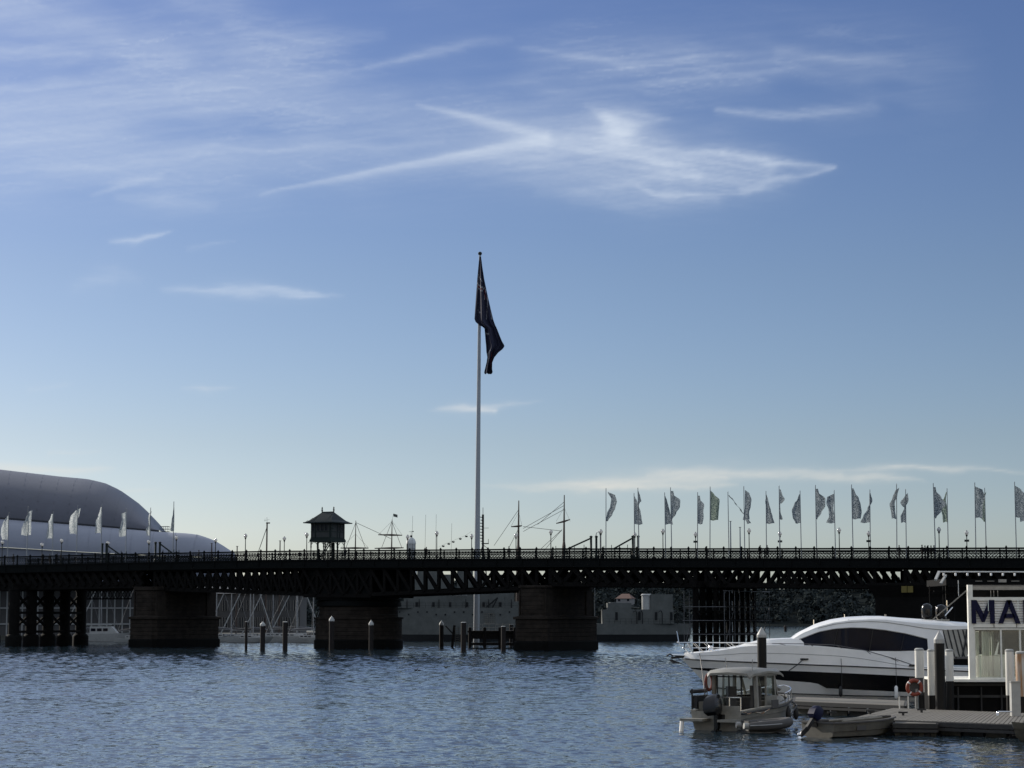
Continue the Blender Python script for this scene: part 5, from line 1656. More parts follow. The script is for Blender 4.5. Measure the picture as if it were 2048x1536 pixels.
# ------------------------------------------------------------------ sailing ships with tall masts
def spar(mb, a, b, r0, r1): mb.tube([a, b], [r0, r1], 6)
def rigged_ship(name, label, px0, Y, masts, Lh, bow_left, stays):
    p = at(px0, 1235, Y); p.z = 0
    r = thing(name, label, 'sailing ship', p)
    k = Y / FPX
    zz = lambda py: EYE - (py - 1235) * k
    h, dl, dr_ = hull(Lh, Lh * 0.22, 4.2, 3.2, 3.9, 1.0, 0.8, 0.7, 0.9)
    if bow_left:
        h.v = [(Lh - x, y, z) for x, y, z in h.v]; h.f = [f[::-1] for f in h.f]
        dl = [(Lh - x, y, z) for x, y, z in dl]; dr_ = [(Lh - x, y, z) for x, y, z in dr_]
    h.build('hull', M['ship_dark'], r, 35); deck_cap(dl, dr_).build('deck', M['mast_wood'], r)
    for (mx, top, tilt, yards, r0) in masts:
        x = (mx - px0) * k
        xt = x + tilt * k
        f = lambda py: x + (xt - x) * (1235 - py) / (1235 - top)
        mm = MB()
        mid = top + (1235 - top) * 0.42
        mm.tube([(x, 0, 2.5), (f(mid), 0, zz(mid)), (f(mid - 10), 0, zz(mid - 10)), (xt, 0, zz(top))], [r0, r0 * 0.8, r0 * 0.5, r0 * 0.2], 7)
        mo_ = mm.build('mast', M['mast_wood'], r)
        for (ya, yb, py, tl) in yards:
            MB().tube([((ya - px0) * k, -0.3, zz(py + tl)), (f(py), -0.35, zz(py)), ((yb - px0) * k, -0.3, zz(py - tl))], [0.11, 0.24, 0.11], 6).build('yard', M['mast_wood'], mo_)
        rr = MB()
        for sg in (-1, 1):
            for q in range(4):
                rr.tube([(x + (q - 1.5) * 0.7, sg * Lh * 0.1, 3.4), (f(mid), sg * 0.3, zz(mid))], 0.05, 4)
            rr.tube([(f(mid), sg * 0.9, zz(mid)), (f(top + 14), 0, zz(top + 14))], 0.04, 4)
            for (ya, yb, py, tl) in yards[:1]:
                for e in (ya, yb): rr.tube([((e - px0) * k, -0.3, zz(py)), (f(py - 28), 0, zz(py - 28))], 0.02, 4)
        for q in range(5):
            zq = 4.0 + q * (zz(mid) - 5) / 5
            wq = Lh * 0.1 * (1 - (zq - 3.4) / (zz(mid) - 3.4))
            for sg in (-1, 1): rr.bar((x - 1.0 * (wq / (Lh * .1)), sg * wq, zq), (x + 1.0 * (wq / (Lh * .1)), sg * wq, zq), 0.025)
        rr.build('shrouds', M['rope'], r)
    sy_ = MB()
    for (a, b, c, d) in stays: sy_.tube([((a - px0) * k, 0, zz(b)), ((c - px0) * k, 0, zz(d))], 0.045, 4)
    sy_.build('stays', M['rope'], r)
    return r
rigged_ship('tall_ship', 'tall ship with two dark masts and crossed yards behind the right stone pier', 1005, 470,
            [(1035, 1002, 2.5, [(1022, 1044, 1053.5, 1)], 0.52), (1126, 991, 2.5, [(1112, 1140, 1044, 4)], 0.50)], 20, False,
            [(1036, 1022, 988, 1092), (1128, 1012, 1046, 1058), (1128, 1020, 1046, 1064), (1046, 1054, 1123, 1063), (1124, 1060, 1082, 1098), (1128, 1005, 1075, 1050), (1036, 1060, 1015, 1102), (1124, 1060, 1085, 1105)])
brig = rigged_ship('tall_ship', 'brig with a small flag at its mainmast between control cabin and lighthouse', 672, 475,
            [(708, 1042, 2, [(680, 736, 1097, 0)], 0.34), (780, 1040, 2.5, [(755, 803, 1071, -0.5), (748, 806, 1097, 0.5)], 0.36)], 16, False,
            [(710, 1046, 690, 1098), (710, 1046, 730, 1098), (782, 1044, 762, 1096), (782, 1044, 802, 1096), (710, 1046, 780, 1078)])
k2 = 475 / FPX
fl_ = MB()
bx_ = (784 - 672) * k2; bz_ = EYE + (1235 - 1036) * k2
fl_.bar(((782.5 - 672) * k2, 0, EYE + (1235 - 1042) * k2), (bx_ + 0.1, 0, bz_ + 0.8), 0.04)
fl_.loft([[(bx_ + 0.1 + u * 0.9, 0.06 * math.sin(u * 7), bz_ + 0.85 - v * 0.62 - 0.25 * u) for v in (0, 0.5, 1)] for u in np.linspace(0, 1, 7)])
fl_.build('ensign', M['ship_grey'], brig)

ko = at(531, 1235, 455); ko.z = 0
kt = thing('ketch', 'thick bare mast with a single slanting stay left of the control cabin', 'sailing boat', ko)
kk2 = 455 / FPX
h, dl, dr_ = hull(12, 3.6, 1.7, 1.3, 1.4, 0.7); h.build('hull', M['ship_dark'], kt, 35); deck_cap(dl, dr_).build('deck', M['white_dirty'], kt)
zk = EYE + (1235 - 1046) * kk2
mm = MB().tube([(0, 0, 1.0), (0.1, 0, zk)], [0.2, 0.15], 8); mm.box((0.3, 0, zk - 0.1), (0.8, 0.2, 0.25)); mm.bar((0.1, 0, zk), (0.05, 0, zk + 1.1), 0.05); mm.bar((-0.5, 0, zk + 0.4), (0.6, 0, zk + 0.6), 0.04); mm.bar((-.35, 0, zk + .2), (-.35, 0, zk + .8), .04)
mm.build('mast', M['mast_wood'], kt)
MB().tube([(0, 0, zk - 1.2), (-(531 - 510) * kk2, 0, EYE + (1235 - 1120) * kk2)], 0.07, 5).build('stay', M['rope'], kt)
for px, top, lab in ((421.5, 1087, 'thin bare mast rising over the tail of the museum roof'), (472.5, 1093, 'short stub of bare mast just past the museum roof'), (558.5, 1082, 'bare mast with small antenna beside a globe lamp'), (1463, 1043, 'slim pole seen among the dark banners behind the bridge'), (1482, 1055, 'second slim pole beside a swollen banner behind the bridge')):
    o_ = at(px, 1235, 462); o_.z = 0
    th = thing('mast_pole', lab, 'mast', o_)
    zt3 = at(px, top, 462).z
    MB().tube([(0, 0, -1), (0, 0, zt3 * 0.7), (0, 0, zt3)], [0.22, 0.16, 0.12], 6).build('pole', M['mast_wood'] if px < 1000 else M['pole_grey'], th)
    MB().box((0, 0, zt3 + 0.05), (0.5, 0.1, 0.1)).build('masthead', M['mast_wood'], th)

# ------------------------------------------------------------------ big motor yacht, bow to the left
YY0 = 125.0
ky = YY0 / FPX
ybow = at(1371, 1235, YY0)
HB = 2.5
yo = Vector((ybow.x, YY0 + HB, 0))
yacht = thing('motor_yacht', 'large sleek white motor yacht with dark side windows, bow to open water', 'yacht', yo)
def yx(px): return (px - 1371) * ky
def yz(py): return EYE - (py - 1235) * ky
NS = 46
tt = np.linspace(0, 1, NS) ** 1.25
def curve(xs0, xe, tab, btab):
    """side curve: starts on the stem at photo column xs0, runs aft to xe; tab=(px,py) heights, btab=(px, half breadth)"""
    out = []
    for t in tt:
        px = xs0 + (xe - xs0) * t
        py = np.interp(px, [q[0] for q in tab], [q[1] for q in tab])
        b = np.interp(px, [q[0] for q in btab], [q[1] for q in btab])
        out.append((px, py, b))
    return out
XE = 2110
def smoothb(x0, full, L, p=0.62): return [(x0 + L * k, full * (1 - (1 - k) ** 2) ** p) for k in np.linspace(0, 1, 16)] + [(XE + 10, full)]
c_deck = curve(1375, XE, [(1371, 1308), (1390, 1306.5), (1425, 1303), (1457, 1298), (1487, 1292.5), (1527, 1289.5), (1570, 1289.5), (1613, 1291), (1668, 1294), (1700, 1298.5), (1730, 1305), (1765, 1314), (1793, 1322), (1824, 1329), (1880, 1332), (2110, 1336)], smoothb(1375, 2.42, 330))
c_knu = curve(1370, XE, [(1370, 1317), (1400, 1319.5), (1460, 1322), (1515, 1324), (1600, 1327.5), (1700, 1331), (1814, 1336), (1935, 1341), (2110, 1346)], smoothb(1370, 2.5, 350))
c_bt = curve(1386, XE, [(1386, 1335.5), (1420, 1336), (1460, 1337), (1515, 1339), (1600, 1341), (1700, 1345), (1826, 1351), (1935, 1356), (2110, 1362)], smoothb(1386, 2.44, 360))
c_bb = curve(1389, XE, [(1389, 1338), (1420, 1342), (1460, 1345), (1500, 1347.5), (1530, 1353), (1560, 1359), (1632, 1364), (1636, 1367), (1643, 1374), (1700, 1377), (1812, 1382), (1935, 1388), (2110, 1394)], smoothb(1389, 2.38, 380))
c_ch = curve(1422, XE, [(1422, 1374), (1470, 1378), (1520, 1382), (1580, 1385.5), (1700, 1389), (1935, 1393), (2110, 1397)], smoothb(1422, 2.25, 420))
c_wl = curve(1450, XE, [(1450, 1402.5), (2110, 1403)], smoothb(1450, 2.0, 480))
c_kl = curve(1466, XE, [(1466, 1418), (2110, 1420)], [(1466, 0.0), (XE, 0.6)])
def p3(c, sg): return [(yx(px), sg * (-1) * max(b, 0.012), yz(py)) for px, py, b in c]
def band(name, ca, cb, m, inset=0.0, smooth=40):
    mb = MB()
    for sg in (1, -1):
        A, B_ = p3(ca, sg), p3(cb, sg)
        if inset: A, B_ = [(x, y * (1 + inset), z) for x, y, z in A], [(x, y * (1 + inset), z) for x, y, z in B_]
        mid = [tuple((np.array(a) + np.array(b)) / 2 + np.array((0, -sg * 0.0, 0))) for a, b in zip(A, B_)]
        rows = [A, mid, B_] if sg == 1 else [B_, mid, A]
        mb.loft(rows)
    return mb.build(name, m, yacht, smooth)
band('topsides', c_deck, c_knu, M['white_gel'])
# rubbing strake along the knuckle
for sg in (1, -1):
    pts = p3(c_knu, sg)
    MB().tube([(x, y - sg * 0.015, z) for x, y, z in pts[1:]], 0.035, 5).build('rubbing_strake', M['black_rubber'], yacht)
band('lower_topsides', c_knu, c_bt, M['white_gel'])
band('window_band', c_bt, c_bb, M['black_gel'])
hl = band('hull', c_bb, c_ch, M['white_gel'])
band('bottom', c_ch, c_wl, M['white_gel'])
band('antifouling', c_wl, c_kl, M['ship_dark'])
for sg in (1, -1):
    MB().tube([(x, y - sg * 0.012, z) for x, y, z in p3(c_ch, sg)[1:]], 0.03, 5).build('chine_line', M['black_rubber'], yacht)
# deck and transom
dkm = MB()
A, B_ = p3(c_deck, 1), p3(c_deck, -1)
dkm.loft([[(a[0], a[1], a[2] - 0.05) for a in A], [(a[0], 0, a[2] + 0.06) for a in A], [(b[0], b[1], b[2] - 0.05) for b in B_]])
dkm.build('deck', M['white_gel'], yacht, 60)
MB().add([p3(c_deck, 1)[-1], p3(c_knu, 1)[-1], p3(c_ch, 1)[-1], p3(c_kl, 1)[-1], p3(c_kl, -1)[-1], p3(c_ch, -1)[-1], p3(c_knu, -1)[-1], p3(c_deck, -1)[-1]], [(0, 1, 2, 3, 4, 5, 6, 7)]).build('transom', M['white_gel'], yacht)
# superstructure
def sup(tab): return ([q[0] for q in tab], [q[1] for q in tab])
T_roof = sup([(1576, 1287), (1609, 1264.5), (1640, 1251), (1671, 1242), (1703, 1237), (1741, 1235), (1772, 1235), (1814, 1238.5), (1876, 1242.5), (1945, 1248)])
T_edge = sup([(1578, 1287.3), (1612, 1268), (1640, 1256), (1671, 1248), (1703, 1244), (1741, 1242.5), (1772, 1244), (1814, 1250), (1850, 1256), (1890, 1259.5), (1945, 1257)])
T_wt = sup([(1583, 1287.6), (1612, 1275.5), (1640, 1264), (1671, 1257.6), (1703, 1255.3), (1730, 1256), (1772, 1260.3), (1814, 1267.5), (1855, 1278), (1890, 1288)])
T_wb = sup([(1583, 1288.2), (1612, 1290), (1640, 1291.2), (1668, 1293.5), (1703, 1297.5), (1737, 1301), (1793, 1301.5), (1855, 1300), (1890, 1306)])
T_dk = sup([(1583, 1290), (1668, 1296), (1735, 1310), (1793, 1326), (1824, 1332), (1890, 1334)])
PXS = np.concatenate([np.linspace(1583, 1855, 40)])
def srow(T, b0, pxs):
    out = []
    for px in pxs:
        k = min(1.0, (px - 1560) / 130.0) ** 0.6
        out.append((yx(px), -b0 * k, yz(np.interp(px, T[0], T[1]))))
    return out
def mir(r): return [(x, -y, z) for x, y, z in r]
def both(mb, rows):
    mb.loft(rows); mb.loft([mir(r) for r in rows][::-1])
pr = np.linspace(1577, 1945, 52)
roof = MB()
rE, rR = srow(T_edge, 1.78, pr), srow(T_roof, 1.45, pr)
rows = [rE, [(a[0], a[1] * 0.98, a[2] * 0.45 + b[2] * 0.55) for a, b in zip(rE, rR)], rR, [(a[0], 0.0, a[2] + 0.10 * min(1, (i / 10))) for i, a in enumerate(rR)]]
both(roof, rows)
under = [(a[0], a[1] * 0.9, a[2] - 0.02) for a in rE]
both(roof, [[(a[0], 0, a[2] + 0.02) for a in rE], under, rE])
roof.build('roof', M['white_gel'], yacht, 35)
side = MB()
both(side, [srow(T_wt, 1.93, PXS), srow(T_edge, 1.80, PXS)])
both(side, [srow(T_dk, 2.12, PXS), srow(T_wb, 2.06, PXS)])
px2 = np.linspace(1855, 1889, 5)
both(side, [srow(T_dk, 2.12, px2), srow(T_wb, 2.06, px2), srow(T_wt, 1.93, px2), srow(T_edge, 1.80, px2)])
side.build('saloon_side', M['white_gel'], yacht, 35)
win = MB(); both(win, [[(a[0], a[1] + 0.02, a[2]) for a in srow(T_wb, 2.06, PXS)], [(a[0], a[1] + 0.015, a[2]) for a in srow(T_wt, 1.93, PXS)]])
wo_ = win.build('side_window', M['dark_glass'], yacht, 35)
sm_ = MB()
for p in (1668, 1738, 1800):
    a = srow(T_wb, 2.075, [p])[0]; c = srow(T_wt, 1.945, [p + 9])[0]
    sm_.bar(a, c, 0.035, 0.03)
tag(sm_.build('glazing_bar', M['black_rubber'], wo_), None, None, None, 'stuff')
wsx = MB(); a = srow(T_roof, 1.45, np.linspace(1583, 1640, 8)); both(wsx, [[(q[0] + 0.1, q[1] * 0.92, q[2] + 0.035) for q in a], [(q[0] + 0.1, 0, q[2] + 0.09) for q in a]]); wsx.build('windscreen', M['dark_glass'], yacht, 35)
gl_ = MB()
for T, b0, pxs, dz in ((T_edge, 1.80, np.linspace(1640, 1889, 24), 0.0), (T_wt, 1.945, np.linspace(1600, 1855, 24), 0.02)):
    pts = srow(T, b0 + 0.01, pxs)
    for a, b in zip(pts[:-1], pts[1:]): gl_.bar((a[0], a[1], a[2] + dz), (b[0], b[1], b[2] + dz), 0.03, 0.03)
gl_.build('roof_moulding', M['alu'], yacht)
# cockpit canvas aft, ribs
cv = MB()
pc = np.linspace(1889, 2010, 12)
e0 = [(yx(p), -1.75, yz(1259 if p < 1950 else 1262)) for p in pc]; e1 = [(yx(p), -2.08, yz(1312)) for p in pc]
cv.loft([e1, e0]).build('cockpit_canvas', M['canvas'], yacht); MB().loft([mir(e0), mir(e1)]).build('cockpit_canvas', M['canvas'], yacht)
cvr = MB()
for p in (1893, 1903, 1913, 1923, 1933, 1950, 1970):
    cvr.bar((yx(p - 6), -1.79, yz(1259)), (yx(p + 4), -2.12, yz(1312)), 0.05)
cvr.tube([(yx(1935), -1.8, yz(1260)), (yx(1930), -2.0, yz(1285)), (yx(1922), -2.15, yz(1312))], 0.05, 6)
cvr.build('canvas_frame', M['black_rubber'], yacht)
# low coach roof on the foredeck with a pink hatch cover
cr_ = MB()
T_c = sup([(1470, 1297), (1500, 1288), (1535, 1279.5), (1575, 1277.5), (1610, 1277)])
pcs = np.linspace(1472, 1612, 20)
rc0 = [(yx(p), -min(1.25, 0.35 + (p - 1470) * 0.012), yz(np.interp(p, *sup([(1470, 1300), (1530, 1290), (1612, 1291)])))) for p in pcs]
rc1 = [(yx(p), -min(1.0, 0.25 + (p - 1470) * 0.010), yz(np.interp(p, T_c[0], T_c[1]))) for p in pcs]
both(cr_, [rc0, rc1, [(a[0], 0, a[2] + 0.05) for a in rc1]])
cr_.build('coachroof', M['white_gel'], yacht, 50)
MB().add([(yx(1488), -1.32, yz(1304)), (yx(1516), -1.42, yz(1303)), (yx(1516), -1.30, yz(1291)), (yx(1490), -1.12, yz(1294.5)),
          (yx(1488), -1.22, yz(1304)), (yx(1516), -1.32, yz(1303)), (yx(1516), -1.20, yz(1291)), (yx(1490), -1.02, yz(1294.5))],
         [(0, 1, 2, 3), (7, 6, 5, 4), (3, 2, 6, 7), (1, 0, 4, 5)]).build('hatch_cover', M['pink_hatch'], yacht)
# guard rail round the foredeck
def side_pt(px, sg, dpy=0.0, inset=0.92):
    b = np.interp(px, [q[0] for q in c_deck], [q[2] for q in c_deck]); py = np.interp(px, [q[0] for q in c_deck], [q[1] for q in c_deck])
    return Vector((yx(px), -sg * b * inset, yz(py + dpy)))
for sg in (1, -1):
    rl = MB()
    top = [Vector((yx(1362), 0, yz(1285)))] + [Vector((yx(p), -sg * np.interp(p + 14, [q[0] for q in c_deck], [q[2] for q in c_deck]) * 0.9, yz(np.interp(p, [1362, 1515, 1613, 1668, 1730, 1793, 1824], [1285, 1286, 1287, 1289, 1300, 1318, 1329])))) for p in np.linspace(1370, 1824, 40)]
    cut = 17
    rl.tube(top[:cut], 0.022, 6)
    MB().tube(top[cut - 1:], 0.024, 6).build('side_rail', M['steel_dark_reflection'], yacht, 60)
    rl.tube([Vector((yx(1371), 0, yz(1296)))] + [Vector((yx(p), -sg * np.interp(p + 10, [q[0] for q in c_deck], [q[2] for q in c_deck]) * 0.91, yz(1296))) for p in np.linspace(1378, 1462, 12)], 0.016, 6)
    sd_ = MB()
    for p in (1378, 1398, 1420, 1462, 1510, 1558, 1612, 1668, 1726, 1780):
        lean = 14
        q = side_pt(p + lean, sg)
        tpx = p
        tp_ = min(top[1:], key=lambda v: abs(v.x - yx(tpx)))
        (rl if p < 1530 else sd_).tube([q, tp_], 0.018, 5)
    rl.tube([Vector((yx(1362), 0, yz(1285))), side_pt(1385, sg)], 0.022, 6)
    rl.build('guard_rail', M['steel'], yacht, 60)
    sd_.build('stanchions', M['steel_dark_reflection'], yacht, 60)
for sg in (1, -1):
    mo1 = []
    for (x, y, z), (x2, y2, z2) in list(zip(p3(c_deck, sg), p3(c_knu, sg)))[3:]:
        mo1.append((x * .55 + x2 * .45, (y * .55 + y2 * .45) - sg * 0.004, z * .55 + z2 * .45))
    MB().tube(mo1, 0.013, 5).build('hull_moulding', M['alu'], yacht)
for p, py0, py1 in ((1679, 1316, 1377), (1787, 1314, 1374)):
    MB().tube([(yx(p), -2.50, yz(py0)), (yx(p), -2.62, yz(1331)), (yx(p), -2.66, yz(py1))], 0.016, 5).build('fender_line', M['black_rubber'], yacht)
ss_ = MB(); ss_.tube([(yx(1364), 0, yz(1286)), (yx(1361), 0, yz(1268)), (yx(1359.5), 0, yz(1262))], 0.03, 6); ss_.sphere((yx(1362.5), 0, yz(1285)), 0.07, 8)
ss_.build('jackstaff', M['steel'], yacht, 60)
wl_s = MB(); wl_s.lathe([(0.14, 0), (0.16, 0.12), (0.1, 0.3), (0.16, 0.34), (0.12, 0.42)], (yx(1428), -0.2, yz(1306)), 10); wl_s.box((yx(1410), -0.5, yz(1306)), (0.3, 0.12, 0.12)); wl_s.box((yx(1410), 0.5, yz(1306)), (0.3, 0.12, 0.12))
wl_s.build('windlass', M['steel'], yacht, 50)
an = MB()
an.bar((yx(1376), 0, yz(1313)), (yx(1348), 0, yz(1316)), 0.16, 0.14); an.add([(yx(1342), 0, yz(1320)), (yx(1352), -0.32, yz(1327)), (yx(1372), 0, yz(1328)), (yx(1352), 0.32, yz(1327)), (yx(1350), 0, yz(1319))], [(0, 1, 4), (1, 2, 4), (2, 3, 4), (3, 0, 4), (3, 2, 1, 0)])
an.tube([(yx(1352), -0.12, yz(1312)), (yx(1345), -0.12, yz(1308)), (yx(1338), -0.12, yz(1313))], 0.05, 5)
an.build('anchor', M['black_rubber'], yacht)
MB().tube([(yx(1374), -0.1, yz(1311)), (yx(1349), -0.1, yz(1310))], 0.05, 6).build('bow_roller', M['steel'], yacht)
cl_ = MB()
for p, py in ((1605, 1317), (1820, 1329)):
    q = Vector((yx(p), -2.52 if p > 1700 else -2.36, yz(py)))
    cl_.bar(q + Vector((-0.18, 0, 0)), q + Vector((0.28, 0, 0)), 0.09); cl_.box(q, (0.16, 0.1, 0.1))
cl_.build('cleat', M['black_rubber'], yacht)
for p, py, h_ in ((1786, 1382, 0.38), (1676, 1380, 0.30)):
    MB().lathe([(0.03, h_), (0.10, h_ - 0.08), (0.11, -h_ + 0.1), (0.03, -h_)], (yx(p), -2.72, yz(py)), 10).build('fender', M['white_gel' if p > 1700 else 'black_rubber'], yacht, 60)
bt = MB()
for p, py in ((1703, 1235), (1640, 1246)):
    bt.tube([(yx(p), 0.4, yz(py + 4)), (yx(p), 0.4, yz(py - 7))], 0.03, 5)
bt.box((yx(1786), 0.5, yz(1237)), (0.12, 0.12, 0.5)); bt.build('roof_aerial', M['steel'], yacht)
hn = MB(); hn.lathe([(0.02, 0.12), (0.09, -0.1)], (yx(1700), -1.62, yz(1243)), 8); hn.build('nav_light', M['black_rubber'], yacht)
# radar mast with two tall domes
MB().box((yx(1886), 0.2, yz(1241)), (1.4, 1.2, 0.16)).build('dome_base', M['alu'], yacht)
for p, py0, y in ((1868, 1237, 0.0), (1899, 1239, 0.35)):
    MB().lathe([(0.15, 0), (0.30, 0.06), (0.33, 0.2), (0.33, 0.55), (0.29, 0.72), (0.18, 0.84), (0.03, 0.88)], (yx(p), y, yz(py0)), 16).build('satellite_dome', M['black_cowl'], yacht, 60)
ae = MB()
ae.tube([(yx(1893), 0.1, yz(1244)), (yx(1921), 0.1, yz(1214))], 0.035, 6); ae.tube([(yx(1892), 0.3, yz(1240)), (yx(1888), 0.3, yz(1212))], 0.025, 5); ae.tube([(yx(1911), 0.3, yz(1225)), (yx(1911), 0.3, yz(1200))], 0.025, 5)
ae.build('aerial_strut', M['steel'], yacht)
MB().tube([Vector((yx(1605), -2.4, yz(1317))), Vector((yx(1590), -2.9, yz(1328))), Vector((yx(1570), -3.4, yz(1340)))], 0.03, 5).build('mooring_line', M['black_rubber'], yacht)
MB().tube([(yx(1403), -1.0, yz(1307)), (yx(1404), -2.0, yz(1335)), (yx(1402), -4.5, yz(1385)), (yx(1398), -10, yz(1400))], 0.025, 5).build('mooring_line', M['black_rubber'], yacht)

# ------------------------------------------------------------------ floating docks (decks at 0.55 m)
def deck_at(px, py, z=0.55):
    u, v = (px - 1024.0) / FPX, (768.0 - py) / FPX
    dz = (ST + v * CT); dy = CT - v * ST
    Y = (z - EYE) / dz * dy
    return Vector((u / dy * Y, Y, z))
def pontoon(label, corners, n_boards, across, z=0.55, name='floating_dock', floats=5):
    """corners: four photo points on the deck, front-left, front-right, back-right, back-left"""
    c = [deck_at(px, py, z) for px, py in corners]
    o0 = sum(c, Vector()) / 4; o0.z = 0
    r = thing(name, label, 'dock', o0)
    c = [p - o0 for p in c]
    g = lambda u, v: c[0].lerp(c[1], u).lerp(c[3].lerp(c[2], u), v)
    for i in range(n_boards):
        u0, u1 = i / n_boards + 0.001, (i + 1) / n_boards - 0.0025
        q = [g(u0, 0.02), g(u1, 0.02), g(u1, 0.98), g(u0, 0.98)] if not across else [g(0.01, u0), g(0.99, u0), g(0.99, u1), g(0.01, u1)]
        dz = random.uniform(-0.004, 0.004)
        top = [p + Vector((0, 0, dz)) for p in q]
        bot = [p + Vector((0, 0, -0.05)) for p in q]
        MB().add(top + bot, [(0, 1, 2, 3), (0, 4, 5, 1), (1, 5, 6, 2), (2, 6, 7, 3), (3, 7, 4, 0)]).build('plank', M['pontoon_top'], r)
    fr = MB()
    for a, b in ((0, 1), (1, 2), (2, 3), (3, 0)):
        for zz_, h_ in ((-0.11, 0.18), (-0.30, 0.12)):
            fr.bar(c[a] + Vector((0, 0, zz_)), c[b] + Vector((0, 0, zz_)), 0.14, h_)
    fr.build('fender_board', M['pontoon_side'], r)
    for i in range(floats):
        u0, u1 = (i + 0.06) / floats, (i + 0.94) / floats
        q = [g(u0, 0.06), g(u1, 0.06), g(u1, 0.94), g(u0, 0.94)]
        MB().add([p + Vector((0, 0, -0.36)) for p in q] + [p + Vector((0, 0, -0.9)) for p in q], [(0, 1, 2, 3), (0, 4, 5, 1), (1, 5, 6, 2), (2, 6, 7, 3), (3, 7, 4, 0)]).build('float', M['concrete_float' if i % 2 == 0 else 'float_dark'], r)
    return r
pontoon('main floating dock running past the life ring to the right edge', [(1700, 1437), (2110, 1452), (2110, 1428), (1788, 1415.5)], 46, False, floats=9)
pontoon('finger dock lying between the big yacht and the small cabin boat', [(1588, 1402), (1810, 1411), (1812, 1401), (1590, 1393.5)], 5, True, 0.62, floats=6)
pontoon('low work float of dark blocks in front of the main dock', [(1789, 1446), (1873, 1447), (1873, 1440), (1789, 1439)], 4, True, 0.5, 'work_float', 7)
dcl = MB()
ck = thing('dock_cleats', 'iron mooring cleats bolted along the edge of the main dock', 'cleat', deck_at(1740, 1428))
for px, py in ((1740, 1428), (1843, 1425), (1664, 1431), (1806, 1431)):
    q = deck_at(px, py) - deck_at(1740, 1428)
    c = MB().box(q + Vector((0, 0, 0.05)), (0.1, 0.1, 0.12)); c.bar(q + Vector((-0.2, 0, 0.13)), q + Vector((0.2, 0, 0.13)), 0.07)
    c.build('cleat', M['black_rubber'], ck)

# ------------------------------------------------------------------ small cabin boat, stern towards us
cbY = 92.5
cb_o = at(1430, 1235, cbY); cb_o.z = 0
cabin_boat = thing('cabin_boat', 'small weathered white cabin boat with black outboard and open stern', 'fishing boat', cb_o, R(58))
cabin_boat.scale = (1.04, 1.04, 0.98)
h, dl, dr_ = hull(6.4, 2.45, 1.32, 0.98, 0.82, 0.35, 0.55, 0.92, 0.86, n=26)
h.build('hull', M['white_dirty'], cabin_boat, 35)
deck_cap(dl, dr_, -0.32).build('cockpit_floor', M['white_dirty'], cabin_boat)
gw_ = MB()
for d in (dl, dr_):
    pts = [Vector(p) for p in d]
    for a, b in zip(pts[:-1], pts[1:]):
        gw_.bar(a + Vector((0, -0.09 if a.y > 0 else 0.09, 0)), b + Vector((0, -0.09 if a.y > 0 else 0.09, 0)), 0.22, 0.06)
gw_.build('gunwale', M['white_dirty'], cabin_boat)
rb = MB()
for d in (dl, dr_):
    rb.tube([(p[0], p[1] * 1.015, p[2] - 0.09) for p in d], 0.035, 5)
rb.build('rub_rail', M['black_rubber'], cabin_boat)
# swim platform and transom step
sw_ = MB(); sw_.bbox((-0.75, 0.25, 0.42), (0.0, 1.25, 0.52)); sw_.bbox((-0.6, -1.2, 0.40), (0.0, -0.35, 0.50)); sw_.build('swim_platform', M['white_dirty'], cabin_boat)
tl = MB(); tl.tube([(-0.66, 1.18, 0.45), (-0.72, 1.2, -0.1), (-0.66, 1.1, -0.25)], 0.09, 7); tl.build('stern_fender', M['white_gel'], cabin_boat)
# wheelhouse: pillars, roof, windows
wh = MB()
zt4, zb4 = 2.42, 0.85
W1 = 0.98
for (x, y) in ((1.75, W1), (1.75, -W1), (3.55, W1 * 0.95), (3.55, -W1 * 0.95)):
    wh.bar((x, y, zb4), (x - 0.02, y * 0.95, zt4), 0.13 if x < 3 else 0.10, 0.16, up=(1, 0, 0))
wh.bar((4.25, 0.72, 1.35), (3.75, 0.78, zt4), 0.08, 0.10); wh.bar((4.25, -0.72, 1.35), (3.75, -0.78, zt4), 0.08, 0.10); wh.bar((4.3, 0, 1.38), (3.8, 0, zt4), 0.06, 0.06)
for sg in (-1, 1):
    wh.bbox((2.55, sg * W1 - 0.03, zb4 - 0.1), (3.6, sg * W1 + 0.03, 1.42))
    wh.bbox((1.7, sg * W1 - 0.03, 2.28), (3.6, sg * W1 * 0.97 + 0.03, 2.42))
    wh.bar((2.62, sg * W1, 1.4), (2.62, sg * W1 * 0.97, 2.35), 0.07)
wh.build('wheelhouse_frame', M['white_dirty'], cabin_boat)
rfm = MB()
def rr_(x, b, z, c): return [(x, -b, z - c), (x, -b * 0.86, z), (x, 0, z + 0.05), (x, b * 0.86, z), (x, b, z - c)]
top_r = [rr_(1.15, 0.96, 2.40, 0.16), rr_(1.35, 1.06, 2.52, 0.13), rr_(2.6, 1.1, 2.60, 0.11), rr_(3.8, 1.06, 2.55, 0.12), rr_(4.45, 0.92, 2.38, 0.10)]
rfm.loft(top_r); rfm.loft([[(p[0], p[1], p[2] - 0.10) for p in r] for r in top_r][::-1])
for r in (top_r[0], top_r[-1]):
    q = [(p[0], p[1], p[2] - 0.10) for p in r]
    rfm.loft([r, q] if r is top_r[0] else [q, r])
for e in (0, 4):
    a = [r[e] for r in top_r]; b = [(p[0], p[1], p[2] - 0.10) for p in a]
    rfm.loft([a, b])
rfm.build('roof', M['white_dirty'], cabin_boat, 40)
gs = MB()
